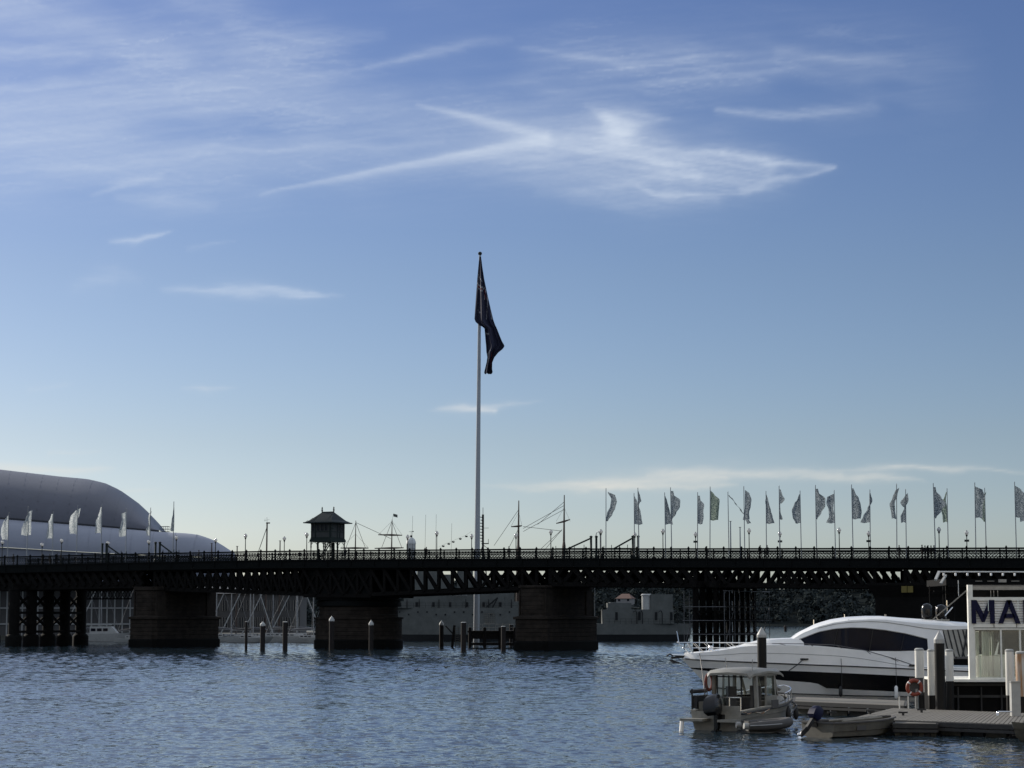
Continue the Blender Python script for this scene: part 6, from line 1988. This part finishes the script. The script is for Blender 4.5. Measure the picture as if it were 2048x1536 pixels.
for sg in (-1, 1):
    gs.add([(2.66, sg * W1 * 0.985, 1.42), (3.5, sg * W1 * 0.985, 1.42), (3.5, sg * W1 * 0.955, 2.28), (2.66, sg * W1 * 0.955, 2.28)], [(0, 1, 2, 3)])
    gs.add([(3.6, sg * W1 * 0.93, 1.42), (4.22, sg * 0.74, 1.4), (3.78, sg * 0.8, 2.3), (3.6, sg * 0.9, 2.3)], [(0, 1, 2, 3)])
gs.add([(4.25, -0.7, 1.4), (4.25, 0.7, 1.4), (3.78, 0.76, 2.36), (3.78, -0.76, 2.36)], [(0, 1, 2, 3)])
gs.build('window', M['glass'], cabin_boat)
dfr = MB()
for y in (-0.82, -0.28, 0.28, 0.82): dfr.bar((1.78, y, 0.75), (1.76, y, 2.3), 0.05)
for z in (0.95, 2.24): dfr.bar((1.77, -0.82, z), (1.77, 0.82, z), 0.05)
dfr.build('sliding_door_frame', M['black_rubber'], cabin_boat)
MB().add([(1.775, 0.3, 1.0), (1.775, 0.8, 1.0), (1.765, 0.8, 2.22), (1.765, 0.3, 2.22)], [(0, 1, 2, 3)]).build('door_pane', M['glass'], cabin_boat)
it = MB(); it.bbox((3.2, -0.85, 0.7), (3.9, 0.85, 1.32)); it.bbox((2.5, -0.8, 0.6), (2.95, -0.3, 1.2)); it.bar((2.55, -0.55, 1.2), (2.5, -0.55, 1.85), 0.45, 0.1); it.bbox((2.5, 0.3, 0.6), (2.95, 0.8, 1.15)); it.bar((2.55, .55, 1.15), (2.5, .55, 1.8), 0.45, 0.1)
it.build('helm_seats', M['shed'], cabin_boat)
# foredeck trunk, bow rail
MB().loft([rr_(3.6, 0.95, 1.40, 0.45), rr_(4.3, 0.85, 1.42, 0.3), rr_(5.2, 0.6, 1.30, 0.12), rr_(5.6, 0.4, 1.24, 0.05)]).build('foredeck', M['white_dirty'], cabin_boat, 40)
MB().box((2.9, -1.245, 1.06), (0.62, 0.03, 0.36)).build('side_hatch', M['shed'], cabin_boat)
brl = MB()
for sg in (-1, 1):
    q = [Vector(p) for p in (dl if sg > 0 else dr_)]
    sel = [q[i] for i in (17, 19, 21, 23, 25)]
    topq = [p + Vector((-0.05, 0, 0.42)) for p in sel]
    for a, b in zip(sel, topq): brl.tube([a, b], 0.022, 5)
    brl.tube(topq + [Vector((6.5, 0, 1.75))], 0.022, 5)
brl.build('bow_rail', M['steel'], cabin_boat, 60)
fdk = MB(); fdk.tube([(5.4, 0.2, 1.35), (5.4, 0.2, 1.62), (5.7, 0.1, 1.74), (6.0, 0, 1.6)], 0.12, 7); fdk.box((4.6, 0.5, 1.5), (0.4, 0.3, 0.2)); fdk.build('anchor_gear', M['alu'], cabin_boat)
# stern rail gate posts, pots and boxes
srl = MB()
for y in (-1.05, -0.55, 0.05, 0.45): srl.tube([(0.12, y, 0.6), (0.12, y, 1.42)], 0.028, 5)
srl.tube([(0.12, -1.05, 1.42), (0.12, 0.05, 1.42)], 0.028, 5)
srl.tube([(0.12, 0.45, 1.42), (1.7, 1.0, 1.46)], 0.02, 5)
srl.build('stern_rail', M['steel'], cabin_boat, 60)
MB().bbox((0.05, -1.0, 0.5), (0.2, -0.3, 1.05)).build('transom_gate', M['white_dirty'], cabin_boat)
bxm = MB(); bxm.bbox((0.35, 0.35, 0.7), (0.95, 0.95, 1.2)); bxm.build('bait_box', M['cream'], cabin_boat)
MB().lathe([(0.2, 0.6), (0.22, 0.95), (0.17, 1.05), (0.18, 1.12)], (0.55, 0.1, 0), 12).build('bucket', M['cream'], cabin_boat, 40)
gc = MB(); gc.tube([(0.3, 1.25, 1.62), (1.7, 1.3, 1.62)], 0.09, 7); gc.bbox((0.4, 1.05, 0.9), (1.6, 1.3, 1.45)); gc.bar((0.35, 1.25, 0.85), (0.35, 1.25, 1.75), 0.05); gc.build('net_roller', M['black_rubber'], cabin_boat)
hk = MB()
hk.tube([(1.5, -0.9, 2.4), (1.45, -0.95, 3.0)], 0.015, 5); hk.tube([(2.2, 0.6, 2.6), (2.15, 0.62, 3.05)], 0.018, 5)
hk.build('whip_aerial', M['steel'], cabin_boat)
for k, (x, y, z, sx, sy, sz, m_) in enumerate(((0.5, -0.75, 0.62, 0.45, 0.35, 0.3, 'shed'), (1.1, 0.75, 0.6, 0.5, 0.4, 0.42, 'cream'), (1.05, -0.4, 0.55, 0.4, 0.35, 0.24, 'black_rubber'), (0.75, 0.7, 1.24, 0.3, 0.26, 0.12, 'white_dirty'))):
    MB().box((x, y, z + sz / 2 - 0.1), (sx, sy, sz), 0.2 * k).build('gear_crate', M[m_], cabin_boat)
for k in range(3):
    MB().tube([(0.2 + 0.05 * k, 0.5 + 0.12 * k, 0.7), (0.35 + 0.1 * k, 0.55 + 0.1 * k, 1.7 + 0.15 * k)], 0.014, 5).build('fishing_rod', M['black_rubber'], cabin_boat)
MB().tube([(0.1, -1.1, 0.86), (0.5, -1.2, 0.72), (1.0, -1.18, 0.8), (1.7, -1.25, 0.70), (2.3, -1.27, 0.86)], 0.02, 5).build('slack_rope', M['pile_rust'], cabin_boat)
MB().tube([(6.3, 0.1, 1.2), (6.6, 0.6, 0.9), (6.9, 1.4, 0.62)], 0.02, 5).build('bow_line', M['black_rubber'], cabin_boat)
# outboard engine on the transom
ob_ = MB()
def oc(x, z, w_, l_): return [(x - l_, -w_, z), (x - l_ * 0.3, -w_ * 1.15, z), (x + l_, -w_ * 0.8, z), (x + l_, w_ * 0.8, z), (x - l_ * 0.3, w_ * 1.15, z), (x - l_, w_, z)]
ob_.loft([oc(-0.28, 0.72, .15, .20), oc(-0.32, 0.85, .20, .30), oc(-0.30, 1.10, .21, .33), oc(-0.22, 1.35, .19, .30), oc(-0.12, 1.5, .13, .20), oc(-0.08, 1.54, .06, .1)], True, caps=True)
cow = ob_.build('outboard_cowl', M['black_cowl'], cabin_boat, 40); cow.location = (-0.02, -0.2, -0.12); cow.scale = (1.15, 1.3, 1.1); cow.rotation_euler = (R(-7), 0, 0)
lg = MB(); lg.bbox((-0.42, -0.28, 0.1), (-0.18, -0.12, 0.75)); lg.bbox((-0.5, -0.25, -0.45), (-0.2, -0.15, 0.1)); lg.bbox((-0.62, -0.32, 0.0), (-0.15, -0.08, 0.04)); lg.bbox((-0.2, -0.4, 0.45), (0.06, 0.0, 0.7))
lg.build('outboard_leg', M['black_cowl'], cabin_boat)
ml = MB(); ml.tube([(6.2, -0.3, 1.15), (4.6, -1.45, 0.95), (3.0, -1.9, 0.62), (2.2, -2.4, 0.55)], 0.028, 5); ml.build('mooring_line', M['black_rubber'], cabin_boat)
for x in (4.0, 5.0):
    MB().lathe([(0.02, 0.95), (0.10, 0.75), (0.12, 0.45), (0.04, 0.3)], (x, -1.33 + (x - 4) * 0.12, 0), 9).build('fender', M['black_rubber'], cabin_boat, 60)
lr_ = MB()
R0, r0 = 0.34, 0.07
for i in range(16):
    pass
ringp = [(1.72, 1.12 + 0.02, 1.85 + 0.0)]
vs, fs = [], []
for i in range(18):
    t = 2 * math.pi * i / 18
    for k in range(7):
        s_ = 2 * math.pi * k / 7
        rr2 = R0 + r0 * math.cos(s_)
        vs.append((1.55 + rr2 * math.cos(t) * 0.9, 1.08 + r0 * math.sin(s_), 2.0 + rr2 * math.sin(t)))
for i in range(18):
    for k in range(7):
        fs.append((i * 7 + k, ((i + 1) % 18) * 7 + k, ((i + 1) % 18) * 7 + (k + 1) % 7, i * 7 + (k + 1) % 7))
lr_.add(vs, fs); lr_.build('rope_coil', M['coil_red'], cabin_boat, 60)

# ------------------------------------------------------------------ inflatable tender beside it
tY = 90.6
to = at(1487, 1235, tY); to.z = 0
tender = thing('tender', 'grey pontoon tender tucked between cabin boat and work float', 'dinghy', to, R(12))
tb = MB()
path = [(0.0, -0.55, 0.30), (0.6, -0.62, 0.32), (1.3, -0.55, 0.36), (1.75, -0.28, 0.42), (1.9, 0.0, 0.44), (1.75, 0.28, 0.42), (1.3, 0.55, 0.36), (0.6, 0.62, 0.32), (0.0, 0.55, 0.30)]
tb.tube(path, [0.15] + [0.2] * 7 + [0.15], 10); tb.build('tube_ring', M['shed'], tender, 60)
tb2 = MB(); tb2.tube([(p[0] * 1.02, p[1] * 1.32, p[2] + 0.03) for p in path], 0.03, 5); tb2.build('rub_strip', M['alu'], tender)
MB().bbox((0.05, -0.5, 0.05), (1.6, 0.5, 0.16)).bbox((0.0, -0.5, 0.1), (0.08, 0.5, 0.5)).build('floor_board', M['pontoon_side'], tender)
MB().bbox((0.7, -0.6, 0.42), (0.95, 0.6, 0.47)).build('thwart', M['white_dirty'], tender)
for y in (-0.5, 0.5): MB().tube([(-0.2, y, 0.32), (0.05, y, 0.30)], 0.13, 8).build('tube_end', M['hull_grey'], tender, 60)

# ------------------------------------------------------------------ beige dinghy with tilted outboard
dY = 87.5
do = at(1632, 1235, dY); do.z = 0
ding = thing('dinghy', 'beige open dinghy with blue-black outboard tilted up on its stern', 'dinghy', do, R(38))
h, dl, dr_ = hull(4.3, 1.85, 0.72, 0.60, 0.58, 0.18, 0.3, 0.95, 0.9, n=18)
h.build('hull', M['cream'], ding, 35)
deck_cap(dl, dr_, -0.34).build('floor', M['pontoon_side'], ding)
ig = MB()
for d in (dl, dr_):
    pts = [Vector(p) for p in d]
    for a, b in zip(pts[:-1], pts[1:]): ig.bar(a, b, 0.11, 0.06)
ig.bar(pts[0], Vector(dl[0]), 0.12, 0.06)
ig.build('gunwale', M['shed'], ding)
for x in (1.0, 2.2, 3.2):
    MB().bbox((x, -0.84 if x < 3 else -0.55, 0.42), (x + 0.26, 0.84 if x < 3 else 0.55, 0.47)).build('thwart', M['white_dirty'], ding)
MB().bar((0.9, -0.5, 0.64), (3.6, -0.1, 0.70), 0.07, 0.05).bar((1.0, 0.3, 0.62), (3.7, 0.25, 0.7), 0.07, 0.05).build('oar', M['white_dirty'], ding)
MB().box((1.5, -0.935, 0.36), (0.5, 0.02, 0.18)).build('number_patch', M['shed'], ding)
ob_ = MB()
ob_.loft([oc(0, 0.0, .12, .16), oc(-0.02, 0.1, .17, .24), oc(0.0, 0.32, .17, .25), oc(0.06, 0.52, .12, .18), oc(0.08, 0.58, .05, .08)], True, caps=True)
cow = ob_.build('outboard_cowl', M['sign_navy'], ding, 40); cow.location = (-0.1, 0.1, 0.72); cow.rotation_euler = (0, R(28), 0)
lg = MB(); lg.bar((-0.12, 0.1, 0.75), (-0.55, 0.1, 0.30), 0.13, 0.16); lg.bar((-0.5, 0.1, 0.36), (-0.85, 0.1, 0.12), 0.09, 0.2); lg.bar((-0.1, 0.1, 0.5), (0.08, 0.1, 0.55), 0.26, 0.2); lg.build('outboard_leg', M['black_rubber'], ding)
prp = MB(); prp.sphere((-0.92, 0.1, 0.14), 0.08, 8)
for k in range(3):
    t = 2 * math.pi * k / 3 + 0.3
    prp.add([(-0.94, 0.1, 0.14), (-0.90, 0.1 + 0.2 * math.cos(t - .4), 0.14 + 0.2 * math.sin(t - .4)), (-0.98, 0.1 + 0.22 * math.cos(t), 0.14 + 0.22 * math.sin(t)), (-1.0, 0.1 + 0.18 * math.cos(t + .4), 0.14 + 0.18 * math.sin(t + .4))], [(0, 1, 2, 3), (3, 2, 1, 0)])
prp.build('propeller', M['steel'], ding)

# boat corner at the right edge
eo = at(2018, 1235, 84.5); eo.z = 0
edge = thing('skiff', 'bow of a pale clinker skiff cut off by the right edge of the photo', 'dinghy', eo, R(200))
h, dl, dr_ = hull(3.6, 1.6, 0.75, 0.62, 0.6, 0.15, 0.3, 0.9, 0.9, n=14)
h.v = [(x - 3.6, y, z) for x, y, z in h.v]; dl = [(x - 3.6, y, z) for x, y, z in dl]; dr_ = [(x - 3.6, y, z) for x, y, z in dr_]
h.build('hull', M['cream'], edge, 35); deck_cap(dl, dr_, -0.25).build('floor', M['pontoon_side'], edge)
lpk = MB()
for zf in (0.28, 0.5, 0.72, 0.95):
    for d in (dl, dr_):
        lpk.tube([(p[0], p[1] * (0.93 + 0.08 * zf), p[2] * zf) for p in d[:-1]], 0.018, 4)
lpk.build('clinker_lands', M['shed'], edge)

# ------------------------------------------------------------------ dock piles
def dock_pile(px, w_px, Y, py_top, py_split, py_bot, label, m_top, m_low, cap='cone', group='piles by the marina dock'):
    p = at(px, 1235, Y); k = Y / FPX
    z = lambda py: EYE - (py - 1235) * k
    r = w_px / 2 * k
    g = thing('dock_pile', label, 'pile', (p.x, Y, 0), 0, group)
    if cap == 'cone':
        zc = z(py_split)
        MB().lathe([(r * 1.04, zc), (r * 1.04, z(py_top) - r * 1.6), (r * 0.04, z(py_top))], (0, 0, 0), 24).build('cap', M['cap_grey'], g, 30)
        MB().lathe([(r * 0.97, -2), (r * 0.97, zc)], (0, 0, 0), 24).build('shaft', M[m_low], g, 40)
    else:
        zc = z(py_split)
        MB().lathe([(r, zc), (r, z(py_top) - 0.1)], (0, 0, 0), 24).build('sleeve', M[m_top], g, 40)
        MB().lathe([(r * 0.93, z(py_top) - 0.16), (r * 1.03, z(py_top) - 0.1), (r * 1.03, z(py_top) - 0.05), (r * 0.7, z(py_top))], (0, 0, 0), 24).build('cap', M['cap_grey'], g, 40)
        MB().lathe([(r * 0.97, -2), (r * 0.97, zc)], (0, 0, 0), 20).build('shaft', M[m_low], g, 40)
    return g
dock_pile(1523, 19, 112, 1253.5, 1274, 1400, 'black pile with pale pointed cap standing beside the yacht foredeck', 'cap_grey', 'pile_black')
dock_pile(1877.5, 21, 100.5, 1261, 1285.5, 1420, 'tall black pile with pale pointed cap among the white piles', 'cap_grey', 'pile_black')
dock_pile(1837, 18, 103.2, 1295, 1382, 1418, 'white round pile behind the orange life ring', 'pile_white', 'pile_black', 'flat')
dock_pile(1860.5, 15, 103.4, 1297, 1388, 1418, 'white pile tucked in just left of the black pile', 'pile_white', 'pile_black', 'flat')
dock_pile(1897, 16, 103.0, 1297, 1360, 1418, 'white pile between the black pile and the kiosk post', 'pile_white', 'pile_black', 'flat')
dock_pile(2017, 17, 100.5, 1297, 1388, 1425, 'white pile in front of the kiosk window', 'pile_white', 'pile_black', 'flat')
dock_pile(2040, 22, 99.0, 1301, 1390, 1430, 'rust-streaked orange pile at the right edge', 'pile_rust', 'pile_black', 'flat')
# service pedestal and hose rail
so = deck_at(2031, 1432); sr = thing('service_pedestal', 'square grey service post standing on the main dock', 'pedestal', so)
MB().box((0, 0, 0.70), (0.38, 0.38, 1.40)).build('body', M['cap_grey'], sr); MB().box((0, 0, 1.43), (0.42, 0.42, 0.07)).build('lid', M['alu'], sr)
hr = thing('hose_rail', 'low bent steel rail beside the grey service post', 'rail', deck_at(2010, 1433))
MB().tube([(-0.28, 0, 0), (-0.28, 0, 0.16), (-0.22, 0, 0.2), (0.3, 0, 0.2)], 0.025, 6).tube([(-0.28, 0.25, 0), (-0.28, 0.25, 0.16), (-0.22, 0.25, 0.2), (0.3, 0.25, 0.2)], 0.025, 6).build('rail', M['steel'], hr, 60)
# life ring on its stand
lo_ = deck_at(1834, 1417)
stand = thing('ring_stand', 'grey post with white side rods holding the life ring', 'stand', lo_)
MB().lathe([(0.09, 0), (0.08, 0.9)], (0, 0, 0), 10).build('post', M['alu'], stand, 40)
MB().box((0, 0.02, 1.0), (0.62, 0.05, 0.8)).build('backboard', M['shed'], stand)
for x in (-0.8, -0.39): MB().tube([(x, 0, 0), (x, 0, 0.55)], 0.03, 6).build('rod', M['pile_white'], stand)
ring = thing('life_ring', 'orange life ring hung on its stand at the dock edge', 'life ring', lo_ + Vector((-0.12, -0.12, 0.96)))
vs, fs, ms = [], [], []
Rr_, rr_2 = 0.32, 0.085
for i in range(32):
    t = 2 * math.pi * i / 32
    for k in range(10):
        s_ = 2 * math.pi * k / 10
        q = Rr_ + rr_2 * math.cos(s_)
        vs.append((q * math.cos(t), rr_2 * math.sin(s_) * 0.9, q * math.sin(t)))
def torus_part(rng_):
    mb = MB(); mb.add(vs, [(i * 10 + k, ((i + 1) % 32) * 10 + k, ((i + 1) % 32) * 10 + (k + 1) % 10, i * 10 + (k + 1) % 10) for i in rng_ for k in range(10)])
    return mb
bands = [i for i in range(32) if i % 8 == 4]
torus_part([i for i in range(32) if i not in bands]).build('buoyant_ring', M['ring_orange'], ring, 80)
for b_ in bands:
    mb = MB()
    ii = [b_, (b_ + 1) % 32]
    sub = [vs[i * 10 + k] for i in ii for k in range(10)]
    mb.add(sub, [(k, 10 + k, 10 + (k + 1) % 10, (k + 1) % 10) for k in range(10)])
    mb.build('white_band', M['ring_white'], ring, 80)

# ------------------------------------------------------------------ marina kiosk on its dark base
KY = 104.0
kq = KY / FPX
ko_ = at(1936, 1235, KY); ko_.z = 0
kiosk = thing('marina_kiosk', 'white framed glass marina kiosk with large navy letters on its fascia', 'kiosk', ko_)
kx = lambda px: (px - 1936) * kq
kz = lambda py: EYE - (py - 1235) * kq
KW = kx(2160)
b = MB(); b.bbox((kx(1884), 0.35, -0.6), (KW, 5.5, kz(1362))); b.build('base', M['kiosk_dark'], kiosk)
b = MB(); b.bbox((kx(1886), -0.15, kz(1361.5)), (KW, 5.5, kz(1356.5))); b.build('floor_slab', M['kiosk_white'], kiosk)
b = MB()
for py in (1370, 1393): b.bbox((kx(1892), 0.22, kz(py)), (KW, 0.348, kz(py - 5)))
for px in (1914, 1960, 2000): b.bbox((kx(px), 0.15, kz(1420)), (kx(px + 2), 0.34, kz(1372)))
b.build('base_rail', M['pontoon_side'], kiosk)
b = MB(); b.bbox((0, -0.1, kz(1356)), (kx(1945.5), 0.16, kz(1170))); b.build('corner_post', M['kiosk_white'], kiosk)
b = MB(); b.bbox((kx(1946), -0.02, kz(1180)), (KW, 0.12, kz(1172.5))); b.bbox((kx(1946), -0.02, kz(1171.5)), (KW, 0.12, kz(1170.5))); b.build('top_beam', M['alu'], kiosk)
b = MB(); b.bbox((kx(1946), -0.05, kz(1201.5)), (KW, 0.12, kz(1194.5))); b.build('upper_rail', M['kiosk_white'], kiosk)
b = MB(); b.bbox((kx(1946), -0.08, kz(1254.5)), (KW, 0.12, kz(1247))); b.bbox((kx(1946), -0.05, kz(1259)), (KW, 0.12, kz(1256))); b.build('lintel', M['kiosk_white'], kiosk)
for i in range(9):
    z0, z1 = kz(1246.6 - i * 5.0), kz(1246.6 - (i + 1) * 5.0 + 0.55)
    MB().add([(kx(1946), 0.0, z0), (KW, 0.0, z0), (KW, 0.06, z1), (kx(1946), 0.06, z1), (kx(1946), 0.12, z0), (KW, 0.12, z0), (KW, 0.12, z1), (kx(1946), 0.12, z1)],
             [(0, 1, 2, 3), (5, 4, 7, 6), (3, 2, 6, 7), (1, 0, 4, 5), (0, 3, 7, 4), (2, 1, 5, 6)]).build('weatherboard', M['kiosk_board'], kiosk)
def skew(z0, z1, y0, y1, mb):
    xa, xb = kx(1946) + 0.215 * y0, kx(1946) + 0.215 * y1
    return mb.add([(xa, y0, z0), (KW, y0, z0), (KW, y1, z0), (xb, y1, z0), (xa, y0, z1), (KW, y0, z1), (KW, y1, z1), (xb, y1, z1)], [(3, 2, 1, 0), (4, 5, 6, 7), (0, 1, 5, 4), (1, 2, 6, 5), (2, 3, 7, 6), (3, 0, 4, 7)])
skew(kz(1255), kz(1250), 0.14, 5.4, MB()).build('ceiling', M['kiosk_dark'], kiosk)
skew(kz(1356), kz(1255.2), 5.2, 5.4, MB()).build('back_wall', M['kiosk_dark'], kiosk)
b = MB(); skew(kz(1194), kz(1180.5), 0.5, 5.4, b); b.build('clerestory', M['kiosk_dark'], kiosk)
b = MB()
for px in (1985, 1991, 1999): b.bbox((kx(px), 0.3, kz(1194)), (kx(px + 0.8), 0.36, kz(1181)))
b.build('clerestory_bar', M['alu'], kiosk)
for px in (1986, 2031): MB().bbox((kx(px), -0.1, kz(1254)), (kx(px + 1.0), -0.082, kz(1247.4))).build('lintel_joint', M['kiosk_dark'], kiosk)
# letters as raised flat slabs on stand-offs
def letter(name, polys, x0, y0=-0.16):
    mb = MB()
    for p in polys:
        mb.prism([(x0 + x * kq, kz(1246.5) + z * kq) for x, z in p], y0, y0 + 0.09)
    return mb.build(name, M['sign_navy'], kiosk)
Hh = 46.5
letter('letter_m', [[(0, 0), (9, 0), (9, Hh), (0, Hh)], [(37, 0), (46, 0), (46, Hh), (37, Hh)], [(9, Hh), (10.5, Hh), (25.5, 16), (22.5, 2.5), (20.5, 2.5), (9, 28)], [(37, Hh), (35.5, Hh), (22.5, 16), (22.5, 2.5), (25.5, 2.5), (37, 28)]], kx(1942))
letter('letter_a', [[(0, 0), (9.5, 0), (26.5, Hh), (17.5, Hh)], [(44, 0), (34.5, 0), (17.5, Hh), (26.5, Hh)], [(10.5, 11), (33.5, 11), (30.6, 19), (13.4, 19)]], kx(1995))
letter('letter_r', [[(0, 0), (9, 0), (9, Hh), (0, Hh)], [(9, Hh), (24, Hh), (31, 42), (33, 34), (31, 26), (24, 21), (9, 21), (9, 28.5), (20, 28.5), (24, 34), (20, 39), (9, 39)], [(15, 21), (25, 21), (36, 0), (26, 0)]], kx(2045.5))
for px in (1975, 2034): MB().tube([(kx(px), -0.2, kz(1200)), (kx(px), -0.2, kz(1222))], 0.015, 5).build('conduit', M['steel'], kiosk)
# glazing
b = MB()
for px in (1946, 1999, 2037, 2090): b.bbox((kx(px), -0.02, kz(1356)), (kx(px + 3.2), 0.08, kz(1259.2)))
b.bbox((kx(1949.3), -0.012, kz(1356)), (KW, 0.07, kz(1353)))
b.build('window_frame', M['kiosk_white'], kiosk)
for a_, c_ in ((1949.3, 1998.8), (2002.3, 2036.8), (2040.3, 2089.8)):
    MB().bbox((kx(a_), 0.02, kz(1353)), (kx(c_), 0.035, kz(1310))).build('lower_pane', M['glass_hazy'], kiosk)
    MB().bbox((kx(a_), 0.02, kz(1309.6)), (kx(c_), 0.035, kz(1259.2))).build('pane', M['glass'], kiosk)
ct_ = MB()
for x0, w_ in ((1951, 10), (1966, 16), (1984, 6)):
    n = 12
    ct_.loft([[(kx(x0 + w_ * i / n), 0.45 + 0.05 * math.sin(i * 2.1), kz(1352)), (kx(x0 + w_ * i / n), 0.45 + 0.05 * math.sin(i * 2.1 + .3), kz(1262))] for i in range(n + 1)])
ct_.build('curtain', M['curtain'], kiosk)
cn_ = MB(); cn_.bbox((kx(1950), 1.0, kz(1355)), (kx(2036), 1.7, kz(1312))); cn_.bbox((kx(1949), 0.95, kz(1312)), (kx(2037), 1.75, kz(1309))); cn_.build('counter', M['kiosk_white'], kiosk)
MB().box((kx(1983), 1.3, kz(1306)), (0.38, 0.3, 0.16)).build('green_crate', M['leaf_green'], kiosk)
MB().bbox((kx(2000), 3.0, kz(1310)), (kx(2030), 3.4, kz(1275))).build('shelf_unit', M['shed'], kiosk)
MB().lathe([(0.3, 0), (0.12, 0.6), (0.2, 0.75), (0.02, 1.1)], (kx(2018), 2.0, kz(1310)), 8).build('desk_lamp', M['black_rubber'], kiosk)
MB().bar((kx(1935), 0.05, kz(1181)), (kx(1869), 0.6, kz(1240)), 0.05).build('stay_rod', M['alu'], kiosk)

# ------------------------------------------------------------------ wharf canopy with hanging lamps, between kiosk and bridge
CY_ = 190.0
cq = CY_ / FPX
co_ = at(1880, 1235, CY_); co_.z = 0
can = thing('wharf_canopy', 'dark wharf canopy edged with pale pipe and a row of white hanging lamps', 'canopy', co_)
cx_ = lambda px: (px - 1880) * cq
cz_ = lambda py: EYE - (py - 1235) * cq
CW = cx_(2170)
MB().tube([(0, 0, cz_(1144)), (CW, 0, cz_(1144.6))], 0.07, 6).build('edge_pipe', M['pile_white'], can)
MB().bar((0, 0, cz_(1144)), (cx_(1866), -1.5, cz_(1161)), 0.22, 0.16).bar((cx_(1894), 0.2, cz_(1151)), (cx_(1877), -1.3, cz_(1168)), 0.2, 0.14).build('end_strut', M['cap_grey'], can)
MB().bbox((cx_(1894), 0.1, cz_(1171)), (CW, 9, cz_(1158))).build('roof_slab', M['kiosk_dark'], can)
lamp2 = MB().lathe([(0.055, 0), (0.09, -0.04), (0.09, -0.22), (0.05, -0.26)], (0, 0, 0), 10).mesh('lamp', M['white_gel'], 40)
hang = MB().box((0, 0, 0.06), (0.24, 0.1, 0.10)).mesh('lamp_bracket', M['alu'])
for i in range(12):
    px = 1889 + 23.6 * i
    l_ = inst('lamp', lamp2, can, (cx_(px), -0.03, cz_(1146.5)))
    inst('bracket', hang, l_, (0, 0, 0))
b = MB()
for px in (1897, 1952, 2040, 2120): b.bbox((cx_(px), 1, -1), (cx_(px) + 0.22, 1.22, cz_(1171)))
b.bbox((cx_(1862), 0.5, cz_(1187)), (cx_(1925), 0.7, cz_(1185))); b.bbox((cx_(1871), 0.4, cz_(1183.5)), (cx_(1896), 0.6, cz_(1181.2)))
for px in (1862, 1889, 1912): b.bbox((cx_(px), 0.5, 0.5), (cx_(px) + 0.07, 0.58, cz_(1172)))
b.build('post', M['kiosk_dark'], can)
sk_ = MB()
for a_, c_ in ((1952, 1966), (1976, 1990), (2024, 2040)): sk_.bbox((cx_(a_), 0.05, cz_(1163)), (cx_(c_), 0.1, cz_(1162)))
sk_.bbox((cx_(1998), 0.02, cz_(1165)), (cx_(2014), 0.1, cz_(1159)))
sk_.build('strip_light', M['alu'], can)
MB().tube([(cx_(1915.5), -0.5, cz_(1192)), (cx_(1915.5), -0.5, cz_(1161))], 0.035, 6).build('white_mast', M['pile_white'], can)
cq0 = MB(); cq0.bbox((cx_(1840), -2, -1), (CW, 12, 1.2)); cq0.build('wharf_base', M['kiosk_dark'], can)

# little white launch peeping out from behind the abutment
lo2 = at(1750, 1235, 300); lo2.z = 0
la = thing('launch', 'small white launch bow lit against the dark abutment', 'motor boat', lo2, R(180))
h, dl, dr_ = hull(4.5, 1.7, 1.5, 1.2, 1.1, 0.3, 0.4, 0.9, 0.85, n=14)
for b_ in (h,): b_.v = [(x - 4.3, y, z) for x, y, z in b_.v]
h.build('hull', M['white_gel'], la, 35)
MB().box((-0.3, 0, 1.75), (0.5, 0.8, 1.0)).build('cabin', M['white_gel'], la)
MB().tube([(-0.2, 0, 2.2), (-0.2, 0, 3.2)], 0.04, 6).build('mast', M['alu'], la)
# channel posts seen over the yacht, ducks on the water
for px, pyt, lab, m_ in ((1655, 1246, 'slim white channel post seen over the yacht roof', 'pole_white'), (1571, 1250, 'dark channel post beyond the yacht windscreen', 'pile_timber')):
    q = at(px, 1262, 760); q.z = 0
    g = thing('channel_post', lab, 'post', q)
    zt5 = at(px, pyt, 760).z
    MB().lathe([(0.5, -1), (0.45, zt5 - 0.8), (0.7, zt5 - 0.7), (0.1, zt5)], (0, 0, 0), 8).build('shaft', M[m_], g)
def duck(px, py, rz, lab):
    random.seed(px)
    Y = EYE * FPX / (py - 1235.0); p = at(px, py, Y)
    g = thing('duck', lab, 'bird', (p.x, p.y, 0.03), R(rz), 'ducks on the water')
    g.scale = (0.6, 0.6, 0.6)
    mb = MB()
    def rg(x, b, z0, z1): return [(x, b * math.cos(t), (z0 + z1) / 2 + (z1 - z0) / 2 * math.sin(t)) for t in np.linspace(0, 2 * math.pi, 9)[:-1]]
    mb.loft([rg(-0.30, .02, .10, .14), rg(-0.18, .09, -.04, .16), rg(0, .12, -.08, .17), rg(0.14, .09, -.05, .16), rg(0.2, .05, .06, .26), rg(0.22, .045, .2, .36), rg(0.27, .05, .26, .37), rg(0.31, .03, .28, .33), rg(0.37, .015, .29, .31)], True, caps=True)
    mb.build('body', M['bird'], g, 60)
duck(832, 1340, 20, 'dark duck swimming ahead of its neighbour'); duck(838, 1341, 200, 'dark duck swimming just behind its neighbour'); duck(892, 1335, 160, 'lone duck farther out on the water')
